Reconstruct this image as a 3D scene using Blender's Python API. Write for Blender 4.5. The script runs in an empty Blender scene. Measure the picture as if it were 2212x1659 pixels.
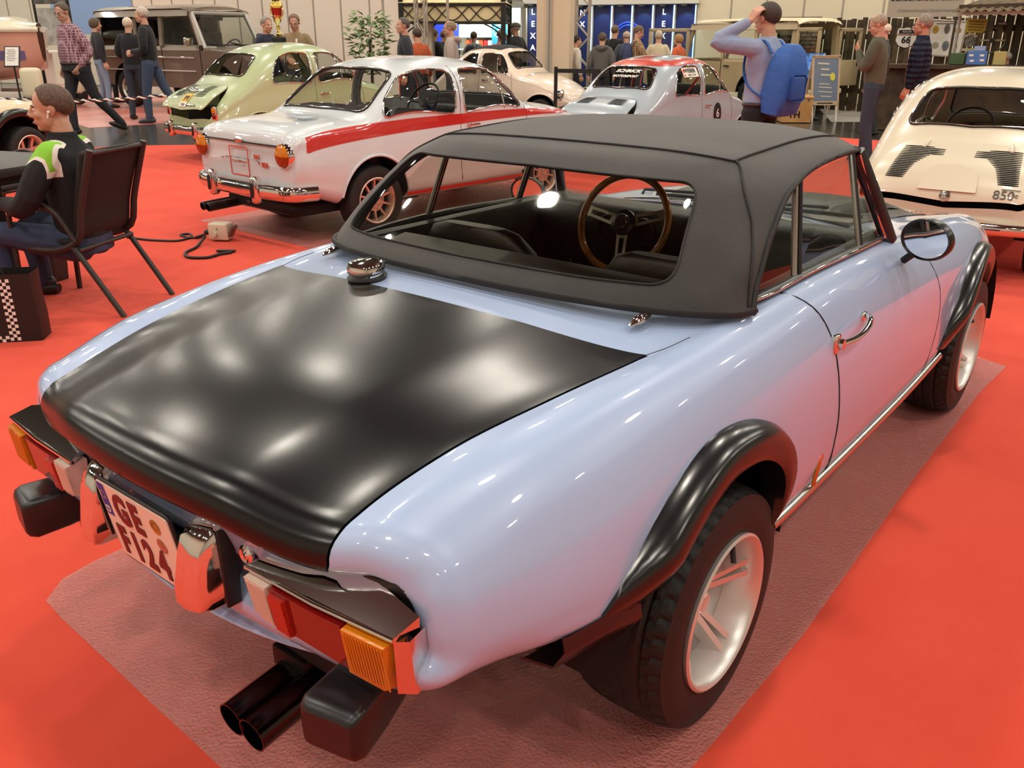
import bpy, bmesh, math, random
import numpy as np
from mathutils import Vector, Matrix
from mathutils.geometry import delaunay_2d_cdt
random.seed(7); RNG = np.random.RandomState(7)
SC = bpy.context.scene; COL = SC.collection
PI = math.pi
# ------------------------------------------------------------------ camera
cd = bpy.data.cameras.new('camera'); cam = bpy.data.objects.new('camera', cd); COL.objects.link(cam)
cd.sensor_fit = 'HORIZONTAL'; cd.sensor_width = 36; cd.lens = 1874.55 / 2212 * 36; cd.clip_end = 200
yaw, pitch = -0.68005, 0.38196
fw = Vector((math.sin(yaw) * math.cos(pitch), math.cos(yaw) * math.cos(pitch), -math.sin(pitch)))
rt = Vector((math.cos(yaw), -math.sin(yaw), 0)); up = rt.cross(fw)
cam.matrix_world = Matrix(((rt.x, up.x, -fw.x, 1.4483), (rt.y, up.y, -fw.y, -1.5624), (rt.z, up.z, -fw.z, 1.4845), (0, 0, 0, 1)))
SC.camera = cam
# ------------------------------------------------------------------ light of the hall
w = bpy.data.worlds.new('hall_air'); SC.world = w; w.use_nodes = True
w.node_tree.nodes['Background'].inputs[0].default_value = (1, .92, .82, 1)
w.node_tree.nodes['Background'].inputs[1].default_value = .22
def lamp(x, y, z, energy, size=.5, col=(1, .92, .80)):
    l = bpy.data.lights.new('high_bay_lamp', 'AREA'); l.shape = 'DISK'; l.size = size; l.energy = energy; l.color = col
    o = bpy.data.objects.new('high_bay_lamp', l); COL.objects.link(o); o.location = (x, y, z); return o
for ix in range(10):
    for iy in range(8):
        lamp(-36.2 + 5.2 * ix, -9.6 + 5.4 * iy, 8.6, 150)
vs = SC.view_settings
vs.view_transform = 'Standard'; vs.look = 'None'; vs.exposure = 0.0; vs.gamma = 1.0; vs.use_curve_mapping = False
# ------------------------------------------------------------------ materials
def L(h):
    if isinstance(h, str):
        h = h.lstrip('#'); c = [int(h[i:i + 2], 16) / 255 for i in (0, 2, 4)]
    else: c = list(h)
    return tuple(x / 12.92 if x <= .04045 else ((x + .055) / 1.055) ** 2.4 for x in c) + (1,)
MATS = {}
def mat(name, col='888888', rough=.5, metal=0, coat=0, spec=.5, bump=None, var=None, emit=0, sheen=0, cr=.04, vary_rough=None):
    if name in MATS: return MATS[name]
    m = bpy.data.materials.new(name); MATS[name] = m; m.use_nodes = True
    nt = m.node_tree; b = nt.nodes['Principled BSDF']; b.inputs['Base Color'].default_value = L(col)
    b.inputs['Roughness'].default_value = rough; b.inputs['Metallic'].default_value = metal
    b.inputs['Coat Weight'].default_value = coat; b.inputs['Coat Roughness'].default_value = cr
    b.inputs['Specular IOR Level'].default_value = spec; b.inputs['Sheen Weight'].default_value = sheen
    if emit:
        b.inputs['Emission Color'].default_value = L(col); b.inputs['Emission Strength'].default_value = emit
    if bump or var or vary_rough:
        tc = nt.nodes.new('ShaderNodeTexCoord')
    if bump:
        n = nt.nodes.new('ShaderNodeTexNoise'); n.inputs['Scale'].default_value = bump[0]; n.inputs['Detail'].default_value = 4
        nt.links.new(tc.outputs['Object'], n.inputs['Vector'])
        bp = nt.nodes.new('ShaderNodeBump'); bp.inputs['Strength'].default_value = bump[1]; bp.inputs['Distance'].default_value = bump[2] if len(bump) > 2 else .01
        nt.links.new(n.outputs['Fac'], bp.inputs['Height']); nt.links.new(bp.outputs['Normal'], b.inputs['Normal'])
    if var:
        n = nt.nodes.new('ShaderNodeTexNoise'); n.inputs['Scale'].default_value = var[0]; n.inputs['Detail'].default_value = 5
        nt.links.new(tc.outputs['Object'], n.inputs['Vector'])
        mx = nt.nodes.new('ShaderNodeMix'); mx.data_type = 'RGBA'
        c = L(col); mx.inputs[6].default_value = c; mx.inputs[7].default_value = L(var[1])
        rp = nt.nodes.new('ShaderNodeMapRange'); rp.inputs[1].default_value = .4; rp.inputs[2].default_value = .65
        nt.links.new(n.outputs['Fac'], rp.inputs[0]); nt.links.new(rp.outputs[0], mx.inputs[0]); nt.links.new(mx.outputs[2], b.inputs['Base Color'])
    if vary_rough:
        n = nt.nodes.new('ShaderNodeTexNoise'); n.inputs['Scale'].default_value = vary_rough[0]; n.inputs['Detail'].default_value = 5
        nt.links.new(tc.outputs['Object'], n.inputs['Vector'])
        rp = nt.nodes.new('ShaderNodeMapRange'); rp.inputs[1].default_value = .35; rp.inputs[2].default_value = .65; rp.inputs[3].default_value = vary_rough[1]; rp.inputs[4].default_value = vary_rough[2]
        nt.links.new(n.outputs['Fac'], rp.inputs[0]); nt.links.new(rp.outputs[0], b.inputs['Roughness'])
    return m
def glass_mat(name, tint='e8e8e8', rough=.0, refl=1.0):
    if name in MATS: return MATS[name]
    m = bpy.data.materials.new(name); MATS[name] = m; m.use_nodes = True; nt = m.node_tree; nt.nodes.clear()
    out = nt.nodes.new('ShaderNodeOutputMaterial'); mx = nt.nodes.new('ShaderNodeMixShader'); tr = nt.nodes.new('ShaderNodeBsdfTransparent'); gl = nt.nodes.new('ShaderNodeBsdfGlossy')
    fr = nt.nodes.new('ShaderNodeLayerWeight'); fr.inputs[0].default_value = .5; pw = nt.nodes.new('ShaderNodeMath'); pw.operation = 'POWER'; pw.inputs[1].default_value = 5; tr.inputs[0].default_value = L(tint); gl.inputs['Roughness'].default_value = rough
    mu = nt.nodes.new('ShaderNodeMath'); mu.operation = 'MULTIPLY_ADD'; mu.inputs[1].default_value = .92 * refl; mu.inputs[2].default_value = .045 * refl
    nt.links.new(fr.outputs['Facing'], pw.inputs[0]); nt.links.new(pw.outputs[0], mu.inputs[0]); nt.links.new(mu.outputs[0], mx.inputs[0]); nt.links.new(tr.outputs[0], mx.inputs[1]); nt.links.new(gl.outputs[0], mx.inputs[2]); nt.links.new(mx.outputs[0], out.inputs[0])
    return m
BLACK = mat('black_rubber', '141414', .55); CHROME = mat('chrome', 'e6e4e0', .07, 1); DARKCHROME = mat('satin_chrome', 'b8b6b2', .25, 1)
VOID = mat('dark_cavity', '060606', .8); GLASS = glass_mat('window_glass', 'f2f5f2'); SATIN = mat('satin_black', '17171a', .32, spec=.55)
# ------------------------------------------------------------------ object helpers
def tag(o, label=None, cat=None, group=None, kind=None):
    if label: o['label'] = label
    if cat: o['category'] = cat
    if group: o['group'] = group
    if kind: o['kind'] = kind
    return o
def thing(name, label, cat, loc=(0, 0, 0), rz=0, group=None, sc=1.0):
    o = bpy.data.objects.new(name, None); COL.objects.link(o); o.location = loc; o.rotation_euler = (0, 0, rz); o.empty_display_size = .1
    o.scale = (sc, sc, sc) if not isinstance(sc, tuple) else sc
    return tag(o, label, cat, group)
def link(name, me, parent=None, m=None):
    o = bpy.data.objects.new(name, me); COL.objects.link(o)
    if parent is not None: o.parent = parent
    if m is not None and not me.materials: me.materials.append(m)
    return o
def mesh(name, V, F, m=None, parent=None, sharp=35, smooth=True):
    me = bpy.data.meshes.new(name); me.from_pydata([tuple(v) for v in V], [], [tuple(int(i) for i in f) for f in F]); me.validate(clean_customdata=False); me.update()
    if smooth:
        me.shade_smooth()
        if sharp: me.set_sharp_from_angle(angle=math.radians(sharp))
    return link(name, me, parent, m)
def copy_tree(o, parent=None):
    c = o.copy(); COL.objects.link(c); c.parent = parent
    for ch in o.children: copy_tree(ch, c)
    return c
def recalc(V, F):
    bm = bmesh.new(); vs_ = [bm.verts.new(v) for v in V]
    for f in F:
        try: bm.faces.new([vs_[i] for i in f])
        except ValueError: pass
    bmesh.ops.recalc_face_normals(bm, faces=bm.faces[:]); F2 = [[v.index for v in f.verts] for f in bm.faces] if bm.verts.index_update() is None else []
    bm.free(); return F2
def aim(d, upv=(0, 0, 1)):
    z = Vector(d).normalized(); x = Vector(upv).cross(z)
    if x.length < 1e-4: x = Vector((1, 0, 0)).cross(z)
    if x.length < 1e-4: x = Vector((0, 1, 0)).cross(z)
    x.normalize(); y = z.cross(x)
    return Matrix(((x.x, y.x, z.x), (x.y, y.y, z.y), (x.z, y.z, z.z))).to_4x4()
T = Matrix.Translation
def RX(a): return Matrix.Rotation(a, 4, 'X')
def RY(a): return Matrix.Rotation(a, 4, 'Y')
def RZ(a): return Matrix.Rotation(a, 4, 'Z')
def rpoly(pts, r, n=5):
    """polygon with rounded corners; r a number or one per corner"""
    P = [np.array(p, float) for p in pts]; N = len(P); out = []
    for i in range(N):
        a, b, c = P[i - 1], P[i], P[(i + 1) % N]; ri = r[i] if hasattr(r, '__len__') else r
        da, dc = a - b, c - b; la, lc = np.linalg.norm(da), np.linalg.norm(dc)
        k = min(ri, la * .49, lc * .49)
        if k < 1e-6: out.append(b); continue
        p0, p2 = b + da / la * k, b + dc / lc * k
        for q in range(n + 1):
            s = q / n; out.append(p0 * (1 - s) ** 2 + 2 * b * s * (1 - s) + p2 * s * s)
    return np.array(out)
class MB:
    def __init__(s, M=None): s.v = []; s.f = []; s.M = M or Matrix.Identity(4)
    def add(s, V, F, M=None):
        k = len(s.v); MM = s.M @ M if M is not None else s.M
        s.v += [tuple(MM @ Vector(v)) for v in V]; s.f += [[i + k for i in f] for f in F]; return s
    def box(s, c, d, M=None, bev=0, seg=2):
        bm = bmesh.new(); bmesh.ops.create_cube(bm, size=1)
        for v in bm.verts: v.co = Vector((v.co.x * d[0], v.co.y * d[1], v.co.z * d[2]))
        if bev: bmesh.ops.bevel(bm, geom=bm.edges[:], offset=bev, segments=seg, profile=.5, affect='EDGES')
        bm.verts.index_update(); V = [v.co.copy() for v in bm.verts]; F = [[v.index for v in f.verts] for f in bm.faces]; bm.free()
        return s.add(V, F, T(Vector(c)) @ M if M is not None else T(Vector(c)))
    def tube(s, path, r, n=8, closed=False, caps=True, flat=1.0, upv=(0, 0, 1), rs=None):
        P = [Vector(p) for p in path]; N = len(P); V = []; F = []; prev = None
        for i, p in enumerate(P):
            a = P[i - 1] if (i > 0 or closed) else p; b = P[(i + 1) % N] if (i < N - 1 or closed) else p
            t = (b - a).normalized() if (b - a).length > 1e-9 else Vector((0, 0, 1))
            if prev is None:
                x = Vector(upv).cross(t)
                if x.length < 1e-3: x = Vector((1, 0, .1)).cross(t)
            else:
                x = prev - t * prev.dot(t)
            x.normalize(); prev = x; y = t.cross(x); ri = rs[i] if rs is not None else r
            for k in range(n):
                an = 2 * PI * k / n; V.append(p + x * (math.cos(an) * ri) + y * (math.sin(an) * ri * flat))
        for i in range(N if closed else N - 1):
            for k in range(n):
                F.append([i * n + k, i * n + (k + 1) % n, ((i + 1) % N) * n + (k + 1) % n, ((i + 1) % N) * n + k])
        if caps and not closed: F.append(list(range(n))[::-1]); F.append([(N - 1) * n + k for k in range(n)])
        return s.add(V, F)
    def lathe(s, prof, n=32, M=None, a0=0, a1=2 * PI):
        """profile (radius, height) turned about local z"""
        full = abs(a1 - a0 - 2 * PI) < 1e-6; K = n if full else n + 1; V = []; F = []; m = len(prof)
        for k in range(K):
            an = a0 + (a1 - a0) * k / n
            for r, h in prof: V.append((r * math.cos(an), r * math.sin(an), h))
        for k in range(n):
            k2 = (k + 1) % K
            for j in range(m - 1): F.append([k * m + j, k2 * m + j, k2 * m + j + 1, k * m + j + 1])
        return s.add(V, F, M)
    def prism(s, poly, d, M=None, inset=0):
        """polygon in local xy, extruded from z=0 to z=d"""
        n = len(poly); V = [(p[0], p[1], 0) for p in poly] + [(p[0], p[1], d) for p in poly]
        F = [list(range(n))[::-1], [n + i for i in range(n)]] + [[i, (i + 1) % n, n + (i + 1) % n, n + i] for i in range(n)]
        return s.add(V, F, M)
    def grid(s, G, M=None, cu=False, cv=False):
        G = np.asarray(G); a, b = G.shape[:2]; F = []
        for i in range(a if cu else a - 1):
            for j in range(b if cv else b - 1):
                F.append([i * b + j, ((i + 1) % a) * b + j, ((i + 1) % a) * b + (j + 1) % b, i * b + (j + 1) % b])
        return s.add(G.reshape(-1, 3), F, M)
    def ball(s, c, r, n=12, m=8, M=None):
        r = (r, r, r) if not hasattr(r, '__len__') else r
        G = [[(r[0] * math.sin(PI * j / m) * math.cos(2 * PI * i / n), r[1] * math.sin(PI * j / m) * math.sin(2 * PI * i / n), r[2] * math.cos(PI * j / m)) for j in range(m + 1)] for i in range(n)]
        return s.grid(G, T(Vector(c)) @ (M if M is not None else Matrix.Identity(4)), cu=True)
    def build(s, name, m=None, parent=None, sharp=35, smooth=True, label=None, fix=True):
        o = mesh(name, s.v, recalc(s.v, s.f) if fix else s.f, m, parent, sharp, smooth)
        if label: o['label'] = label
        return o
TEXTS = {}
def text(s, size, M, name, m, parent, depth=.002, label=None, sx=1.0, shear=0, bold=0):
    key = (s, size, depth, shear, sx, bold)
    if key not in TEXTS:
        c = bpy.data.curves.new('t', 'FONT'); c.body = s; c.size = size; c.extrude = depth; c.align_x = 'CENTER'; c.align_y = 'CENTER'; c.shear = shear; c.resolution_u = 3; c.offset = bold
        o = bpy.data.objects.new('t', c); COL.objects.link(o); dg = bpy.context.evaluated_depsgraph_get()
        me = bpy.data.meshes.new_from_object(o.evaluated_get(dg)); bpy.data.objects.remove(o); TEXTS[key] = me
        if sx != 1: me.transform(Matrix.Diagonal((sx, 1, 1, 1)))
    me = TEXTS[key].copy(); me.transform(M); me.materials.clear(); me.name = name
    o = link(name, me, parent, m)
    if label: o['label'] = label
    return o
# ------------------------------------------------------------------ smooth surfaces with cut-outs
def spline(kn, Y, q):
    kn = np.asarray(kn, float); Y = np.asarray(Y, float); h = np.diff(kn); d = np.diff(Y, axis=0) / h[:, None]
    m = np.empty_like(Y); m[1:-1] = (d[:-1] * h[1:, None] + d[1:] * h[:-1, None]) / (h[:-1] + h[1:])[:, None]; m[0] = d[0]; m[-1] = d[-1]
    i = np.clip(np.searchsorted(kn, q, side='right') - 1, 0, len(kn) - 2); s = ((q - kn[i]) / h[i])[:, None]; H = h[i][:, None]
    return (2 * s**3 - 3 * s**2 + 1) * Y[i] + (s**3 - 2 * s**2 + s) * H * m[i] + (-2 * s**3 + 3 * s**2) * Y[i + 1] + (s**3 - s**2) * H * m[i + 1]
class Surf:
    """half of a mirror-symmetric skin through a grid of points P[station][row]; v=0 lies on the mirror plane"""
    def __init__(s, P, sym_end=True):
        P = np.asarray(P, float); s.P = P; ns, nt = P.shape[:2]
        du = np.linalg.norm(np.diff(P, axis=0), axis=2).mean(1); dv = np.linalg.norm(np.diff(P, axis=1), axis=2).mean(0)
        s.ku = np.concatenate([[0], np.cumsum(np.maximum(du, .004))]); s.kv = np.concatenate([[0], np.cumsum(np.maximum(dv, .004))])
        fl = np.array([-1, 1, 1]); ghost = P[:, 1] * fl; s.E = np.concatenate([ghost[:, None], P], 1); s.ke = np.concatenate([[-s.kv[1]], s.kv])
        if sym_end:
            s.E = np.concatenate([s.E, (P[:, -2] * fl)[:, None]], 1); s.ke = np.append(s.ke, 2 * s.kv[-1] - s.kv[-2])
        s.U, s.V = s.ku[-1], s.kv[-1]; s.Iu = np.eye(ns); s.Iv = np.eye(len(s.ke))
    def u(s, i): return np.interp(i, np.arange(len(s.ku)), s.ku)
    def v(s, j): return np.interp(j, np.arange(len(s.kv)), s.kv)
    def ev(s, q):
        q = np.asarray(q, float).reshape(-1, 2); a = spline(s.ku, s.Iu, np.clip(q[:, 0], 0, s.U)); b = spline(s.ke, s.Iv, np.clip(q[:, 1], -.5 * s.kv[1], s.V))
        t = (a @ s.E.reshape(s.E.shape[0], -1)).reshape(len(q), -1, 3); return (t * b[:, :, None]).sum(1)
    def nrm(s, q):
        q = np.asarray(q, float).reshape(-1, 2); e = 2e-3
        a = np.clip(q[:, 0] - e, 0, s.U); b = np.clip(q[:, 0] + e, 0, s.U)
        du = s.ev(np.stack([b, q[:, 1]], 1)) - s.ev(np.stack([a, q[:, 1]], 1)); dv = s.ev(np.stack([q[:, 0], q[:, 1] + e], 1)) - s.ev(np.stack([q[:, 0], np.maximum(q[:, 1] - e, -e)], 1))
        n = np.cross(dv, du); n /= np.linalg.norm(n, axis=1)[:, None] + 1e-12; return n
    def inv(s, pts, ax, ur=None, vr=None):
        ur = ur or (0, s.U); vr = vr or (0, s.V); key = (tuple(ax), tuple(ur), tuple(vr)); pts = np.asarray(pts, float)
        if not hasattr(s, 'cache'): s.cache = {}
        if key not in s.cache:
            A, B = np.meshgrid(np.linspace(*ur, 200), np.linspace(*vr, 80), indexing='ij'); q = np.stack([A.ravel(), B.ravel()], 1); s.cache[key] = (q, s.ev(q)[:, list(ax)])
        q, X = s.cache[key]
        out = np.array([q[((X - p) ** 2).sum(1).argmin()] for p in pts]); e = 1e-3
        for _ in range(12):
            f = s.ev(out)[:, list(ax)]; fu = (s.ev(out + [e, 0])[:, list(ax)] - f) / e; fv = (s.ev(out + [0, e])[:, list(ax)] - f) / e; r = pts - f
            det = fu[:, 0] * fv[:, 1] - fu[:, 1] * fv[:, 0]; det = np.where(np.abs(det) < 1e-4, 1e-4, det)
            st = np.stack([(r[:, 0] * fv[:, 1] - r[:, 1] * fv[:, 0]) / det, (fu[:, 0] * r[:, 1] - fu[:, 1] * r[:, 0]) / det], 1)
            out = out + np.clip(st, -.03, .03); out[:, 0] = np.clip(out[:, 0], *ur); out[:, 1] = np.clip(out[:, 1], *vr)
        return out
def resample(P, h, closed=True):
    P = np.asarray(P, float); Q = np.vstack([P, P[:1]]) if closed else P; out = []
    for a, b in zip(Q[:-1], Q[1:]):
        n = max(1, int(math.ceil(np.linalg.norm(b - a) / h)))
        out += [a + (b - a) * k / n for k in range(n)]
    if not closed: out.append(Q[-1])
    out = np.array(out); keep = np.append(True, np.linalg.norm(np.diff(out, axis=0), axis=1) > 1e-6); return out[keep]
def inside(q, P):
    x, y = q[:, 0], q[:, 1]; r = np.zeros(len(q), bool); x0, y0 = P[:, 0], P[:, 1]; x1, y1 = np.roll(x0, -1), np.roll(y0, -1)
    for a, b, c, d in zip(x0, y0, x1, y1):
        if b == d: continue
        m = ((b > y) != (d > y)) & (x < (c - a) * (y - b) / (d - b) + a); r ^= m
    return r
def panel(S, outer, holes=(), h=.03, off=0., thick=0., mirror=None, name='panel', m=None, parent=None, dense=()):
    loops = [resample(outer, h)] + [resample(H, h * .6) for H in holes]
    verts = []; edges = []
    for Lp in loops:
        k = len(verts); verts += list(Lp); edges += [(k + i, k + (i + 1) % len(Lp)) for i in range(len(Lp))]
    lp = np.array(verts); lo, hi = loops[0].min(0), loops[0].max(0)
    def stg(lo, hi, hh):
        a = np.arange(lo[0] + hh * .5, hi[0], hh); b = np.arange(lo[1] + hh * .5, hi[1], hh); A, B = np.meshgrid(a, b, indexing='ij'); A = A + (np.arange(len(b)) % 2)[None] * hh * .5
        return np.stack([A.ravel(), B.ravel()], 1)
    g = stg(lo, hi, h)
    for (u0, u1, v0, v1, hh) in dense:
        bx = (g[:, 0] > u0) & (g[:, 0] < u1) & (g[:, 1] > v0) & (g[:, 1] < v1); g = np.vstack([g[~bx], stg((max(u0, lo[0]), max(v0, lo[1])), (min(u1, hi[0]), min(v1, hi[1])), hh)])
    if len(g):
        k = inside(g, loops[0])
        for H in loops[1:]: k &= ~inside(g, H)
        g = g[k]
    if len(g):
        keep = np.ones(len(g), bool)
        for i in range(0, len(g), 2000):
            d = ((g[i:i + 2000, None] - lp[None]) ** 2).sum(2).min(1); keep[i:i + 2000] = d > (.3 * h) ** 2 if not dense else d > (.004) ** 2
        g = g[keep]; verts += list(g)
    r = delaunay_2d_cdt([Vector((float(a), float(b))) for a, b in verts], edges, [], 0, 1e-7)
    q = np.array([[v.x, v.y] for v in r[0]]); F = np.array([list(f) for f in r[2] if len(f) == 3]); c = q[F].mean(1); k = inside(c, loops[0])
    for H in loops[1:]: k &= ~inside(c, H)
    F = F[k]; used = np.unique(F); mp = -np.ones(len(q), int); mp[used] = np.arange(len(used)); F = mp[F]; q = q[used]
    P = S.ev(q); N = S.nrm(q); P = P + N * off
    a, b, c_ = P[F[:, 0]], P[F[:, 1]], P[F[:, 2]]; fn = np.cross(b - a, c_ - a); flip = (fn * (N[F[:, 0]])).sum(1) < 0; F[flip] = F[flip][:, ::-1]
    mid = np.abs(P[:, 0]) < 1e-4 if mirror == 'weld' else np.zeros(len(P), bool)
    if thick:
        cnt = {}
        for f in F:
            for i in range(3):
                e = (int(f[i]), int(f[(i + 1) % 3])); cnt[e] = cnt.get(e, 0) + 1
        be = [e for e in cnt if (e[1], e[0]) not in cnt and not (mid[e[0]] and mid[e[1]])]
        n0 = len(P); idx = {}; VV = []; NN = []; FF = []
        tan = {}
        for i, j in be:
            t = P[j] - P[i]; o_ = np.cross(t, N[i]); o_ /= np.linalg.norm(o_) + 1e-12
            for z in (i, j): tan[z] = tan.get(z, 0) + o_
        for z in tan:
            o_ = tan[z] / (np.linalg.norm(tan[z]) + 1e-12); idx[z] = n0 + len(VV); VV += [P[z], P[z] - N[z] * thick]; NN += [o_, o_]
        for i, j in be: FF.append([idx[j], idx[i], idx[i] + 1]); FF.append([idx[j], idx[i] + 1, idx[j] + 1])
        P = np.vstack([P, VV]); N = np.vstack([N, NN]); F = np.vstack([F, FF]); mid = np.append(mid, np.zeros(len(VV), bool))
    if mirror:
        n0 = len(P); mp = np.arange(n0); ids = np.where(~mid)[0]; mp2 = mp.copy(); mp2[ids] = n0 + np.arange(len(ids))
        if mirror == 'weld': P[mid, 0] = 0; N[mid, 0] = 0
        P = np.vstack([P, P[ids] * [-1, 1, 1]]); N = np.vstack([N, N[ids] * [-1, 1, 1]]); F = np.vstack([F, mp2[F][:, ::-1]])
    me = bpy.data.meshes.new(name); me.from_pydata(P.tolist(), [], F.tolist()); me.update(); me.shade_smooth()
    N = N / (np.linalg.norm(N, axis=1)[:, None] + 1e-12)
    me.normals_split_custom_set_from_vertices(N.tolist())
    return link(name, me, parent, m)
def sline(S, loop, off=0, mirror=False):
    P = S.ev(loop) + S.nrm(loop) * off
    return P * ([-1, 1, 1] if mirror else [1, 1, 1])
def smooth_line(pts, n=40):
    P = np.asarray(pts, float); k = np.concatenate([[0], np.cumsum(np.linalg.norm(np.diff(P, axis=0), axis=1))]); return spline(k, P, np.linspace(0, k[-1], n))
# ------------------------------------------------------------------ hall shell
def flat(name, poly, z0, z1, m, **k):
    mb = MB(); mb.prism(poly, z1 - z0, T(Vector((0, 0, z0)))); o = mb.build(name, m, None, smooth=False); tag(o, **k); return o
FLOOR = mat('dark_hall_floor', '3a3836', .16, var=(1.2, '444240'), bump=(30, .05))
X0, X1, Y0, Y1, HZ = -52, 17, -14, 40, 9.4
flat('floor', [(X0, Y0), (X1, Y0), (X1, Y1), (X0, Y1)], -.10, -.004, FLOOR, kind='structure')
CEIL = mat('ceiling_steel', '545150', .8); HW = mat('hall_wall', 'd8cfbc', .8)
flat('ceiling', [(X0, Y0), (X1, Y0), (X1, Y1), (X0, Y1)], HZ, HZ + .1, CEIL, kind='structure')
for nm, c, d in (('wall_left', (X0 - .1, (Y0 + Y1) / 2, HZ / 2), (.2, Y1 - Y0, HZ)), ('wall_right', (X1 + .1, (Y0 + Y1) / 2, HZ / 2), (.2, Y1 - Y0, HZ)), ('wall_front', ((X0 + X1) / 2, Y0 - .1, HZ / 2), (X1 - X0, .2, HZ)), ('wall_back', ((X0 + X1) / 2, Y1 + .1, HZ / 2), (X1 - X0, .2, HZ))):
    tag(MB().box(c, d).build(nm, HW, None, smooth=False), kind='structure')
CARP = mat('red_carpet', 'd84e3a', .95, spec=.1, var=(2.5, 'd24835'), bump=(220, .35, .004), sheen=.1)
flat('red_carpet', [(-11.2, -9), (9, -9), (9, 13.2), (-2.0, 12.62), (-3.4, 12.58), (-11.2, 4.9)], -.004, 0, CARP, label='bright red exhibition carpet under the light blue convertible', cat='carpet')
PINK = mat('film_covered_carpet', 'd99a90', .35, coat=.3, cr=.25, var=(.8, 'c8685c'), bump=(6, .25, .02))
flat('pink_carpet', [(-14.07, 5.97), (-13.6, 8.3), (-12.6, 10.9), (-22.5, 11.2), (-29.2, 12.6), (-26.0, 8.6)], -.004, 0, PINK, label='pale pink film covered carpet beyond the black aisle at left', cat='carpet')
GREYC = mat('grey_carpet', '9a958c', .95, spec=.1)
flat('grey_carpet', [(-4.48, 15.18), (-3.37, 16.05), (.5, 17.6), (-6.5, 19.6)], -.004, 0, GREYC, label='light grey carpet in front of the rustic wooden stand', cat='carpet')
# crinkled protective films
def film(name, poly, label, seed):
    m = MATS.get('clear_film')
    if not m:
        m = bpy.data.materials.new('clear_film'); MATS['clear_film'] = m; m.use_nodes = True; nt = m.node_tree; nt.nodes.clear(); N = nt.nodes.new
        out = N('ShaderNodeOutputMaterial'); mx = N('ShaderNodeMixShader'); tr = N('ShaderNodeBsdfTransparent'); gl = N('ShaderNodeBsdfGlossy'); df = N('ShaderNodeBsdfDiffuse'); m2 = N('ShaderNodeMixShader'); fr = N('ShaderNodeLayerWeight'); pw = N('ShaderNodeMath'); pw.operation = 'POWER'; pw.inputs[1].default_value = 4; bp = N('ShaderNodeBump'); vo = N('ShaderNodeTexVoronoi'); no = N('ShaderNodeTexNoise'); tc = N('ShaderNodeTexCoord'); ad = N('ShaderNodeMath'); mu = N('ShaderNodeMath')
        vo.feature = 'SMOOTH_F1'; vo.inputs['Scale'].default_value = 120; no.inputs['Scale'].default_value = 150; no.inputs['Detail'].default_value = 6; ad.operation = 'ADD'; gl.inputs['Roughness'].default_value = .17; tr.inputs[0].default_value = (.98, .97, .97, 1); df.inputs[0].default_value = L('f2e6e2'); m2.inputs[0].default_value = .15; fr.inputs[0].default_value = .5
        bp.inputs['Strength'].default_value = 1.0; bp.inputs['Distance'].default_value = .010; mu.operation = 'MULTIPLY_ADD'; mu.inputs[1].default_value = .8; mu.inputs[2].default_value = .09; mu.use_clamp = True
        for a, b in ((tc.outputs['Object'], vo.inputs['Vector']), (tc.outputs['Object'], no.inputs['Vector']), (vo.outputs['Distance'], ad.inputs[0]), (no.outputs['Fac'], ad.inputs[1]), (ad.outputs[0], bp.inputs['Height']), (bp.outputs[0], gl.inputs['Normal']), (bp.outputs[0], fr.inputs['Normal']), (tr.outputs[0], m2.inputs[1]), (df.outputs[0], m2.inputs[2]), (fr.outputs['Facing'], pw.inputs[0]), (pw.outputs[0], mu.inputs[0]), (mu.outputs[0], mx.inputs[0]), (m2.outputs[0], mx.inputs[1]), (gl.outputs[0], mx.inputs[2]), (mx.outputs[0], out.inputs[0])): nt.links.new(a, b)
    P = [Vector((x, y, 0)) for x, y in poly]; bm = bmesh.new(); f = bm.faces.new([bm.verts.new(p) for p in P]); bmesh.ops.triangulate(bm, faces=[f])
    for _ in range(6): bmesh.ops.subdivide_edges(bm, edges=[e for e in bm.edges if e.calc_length() > .12], cuts=1, use_grid_fill=True); bmesh.ops.triangulate(bm, faces=bm.faces[:])
    bm.normal_update()
    from mathutils import noise
    for v_ in bm.verts: v_.co.z = .005 + .004 * noise.noise(v_.co * 7 + Vector((seed, 0, 0)))
    if bm.faces[:][0].normal.z < 0: bmesh.ops.reverse_faces(bm, faces=bm.faces[:])
    me = bpy.data.meshes.new(name); bm.to_mesh(me); bm.free(); me.shade_smooth(); o = link(name, me, None, m); tag(o, label, 'plastic film')
film('plastic_film', [(-.95, -.62), (-.93, -.72), (-.86, -.80), (-.74, -.81), (.05, -.84), (.62, -.70), (.84, -.50), (.86, .4), (.83, 1.5), (.82, 2.5), (.84, 2.98), (.3, 3.2), (-.85, 3.2), (-.95, 1.0)], 'clear crinkled plastic film on the carpet under the light blue convertible', 0)
film('plastic_film', [(-5.35, 2.55), (-3.4, 2.45), (-3.1, 5.9), (-5.4, 6.0)], 'clear crinkled plastic film on the carpet under the white saloon', 5)
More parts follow.
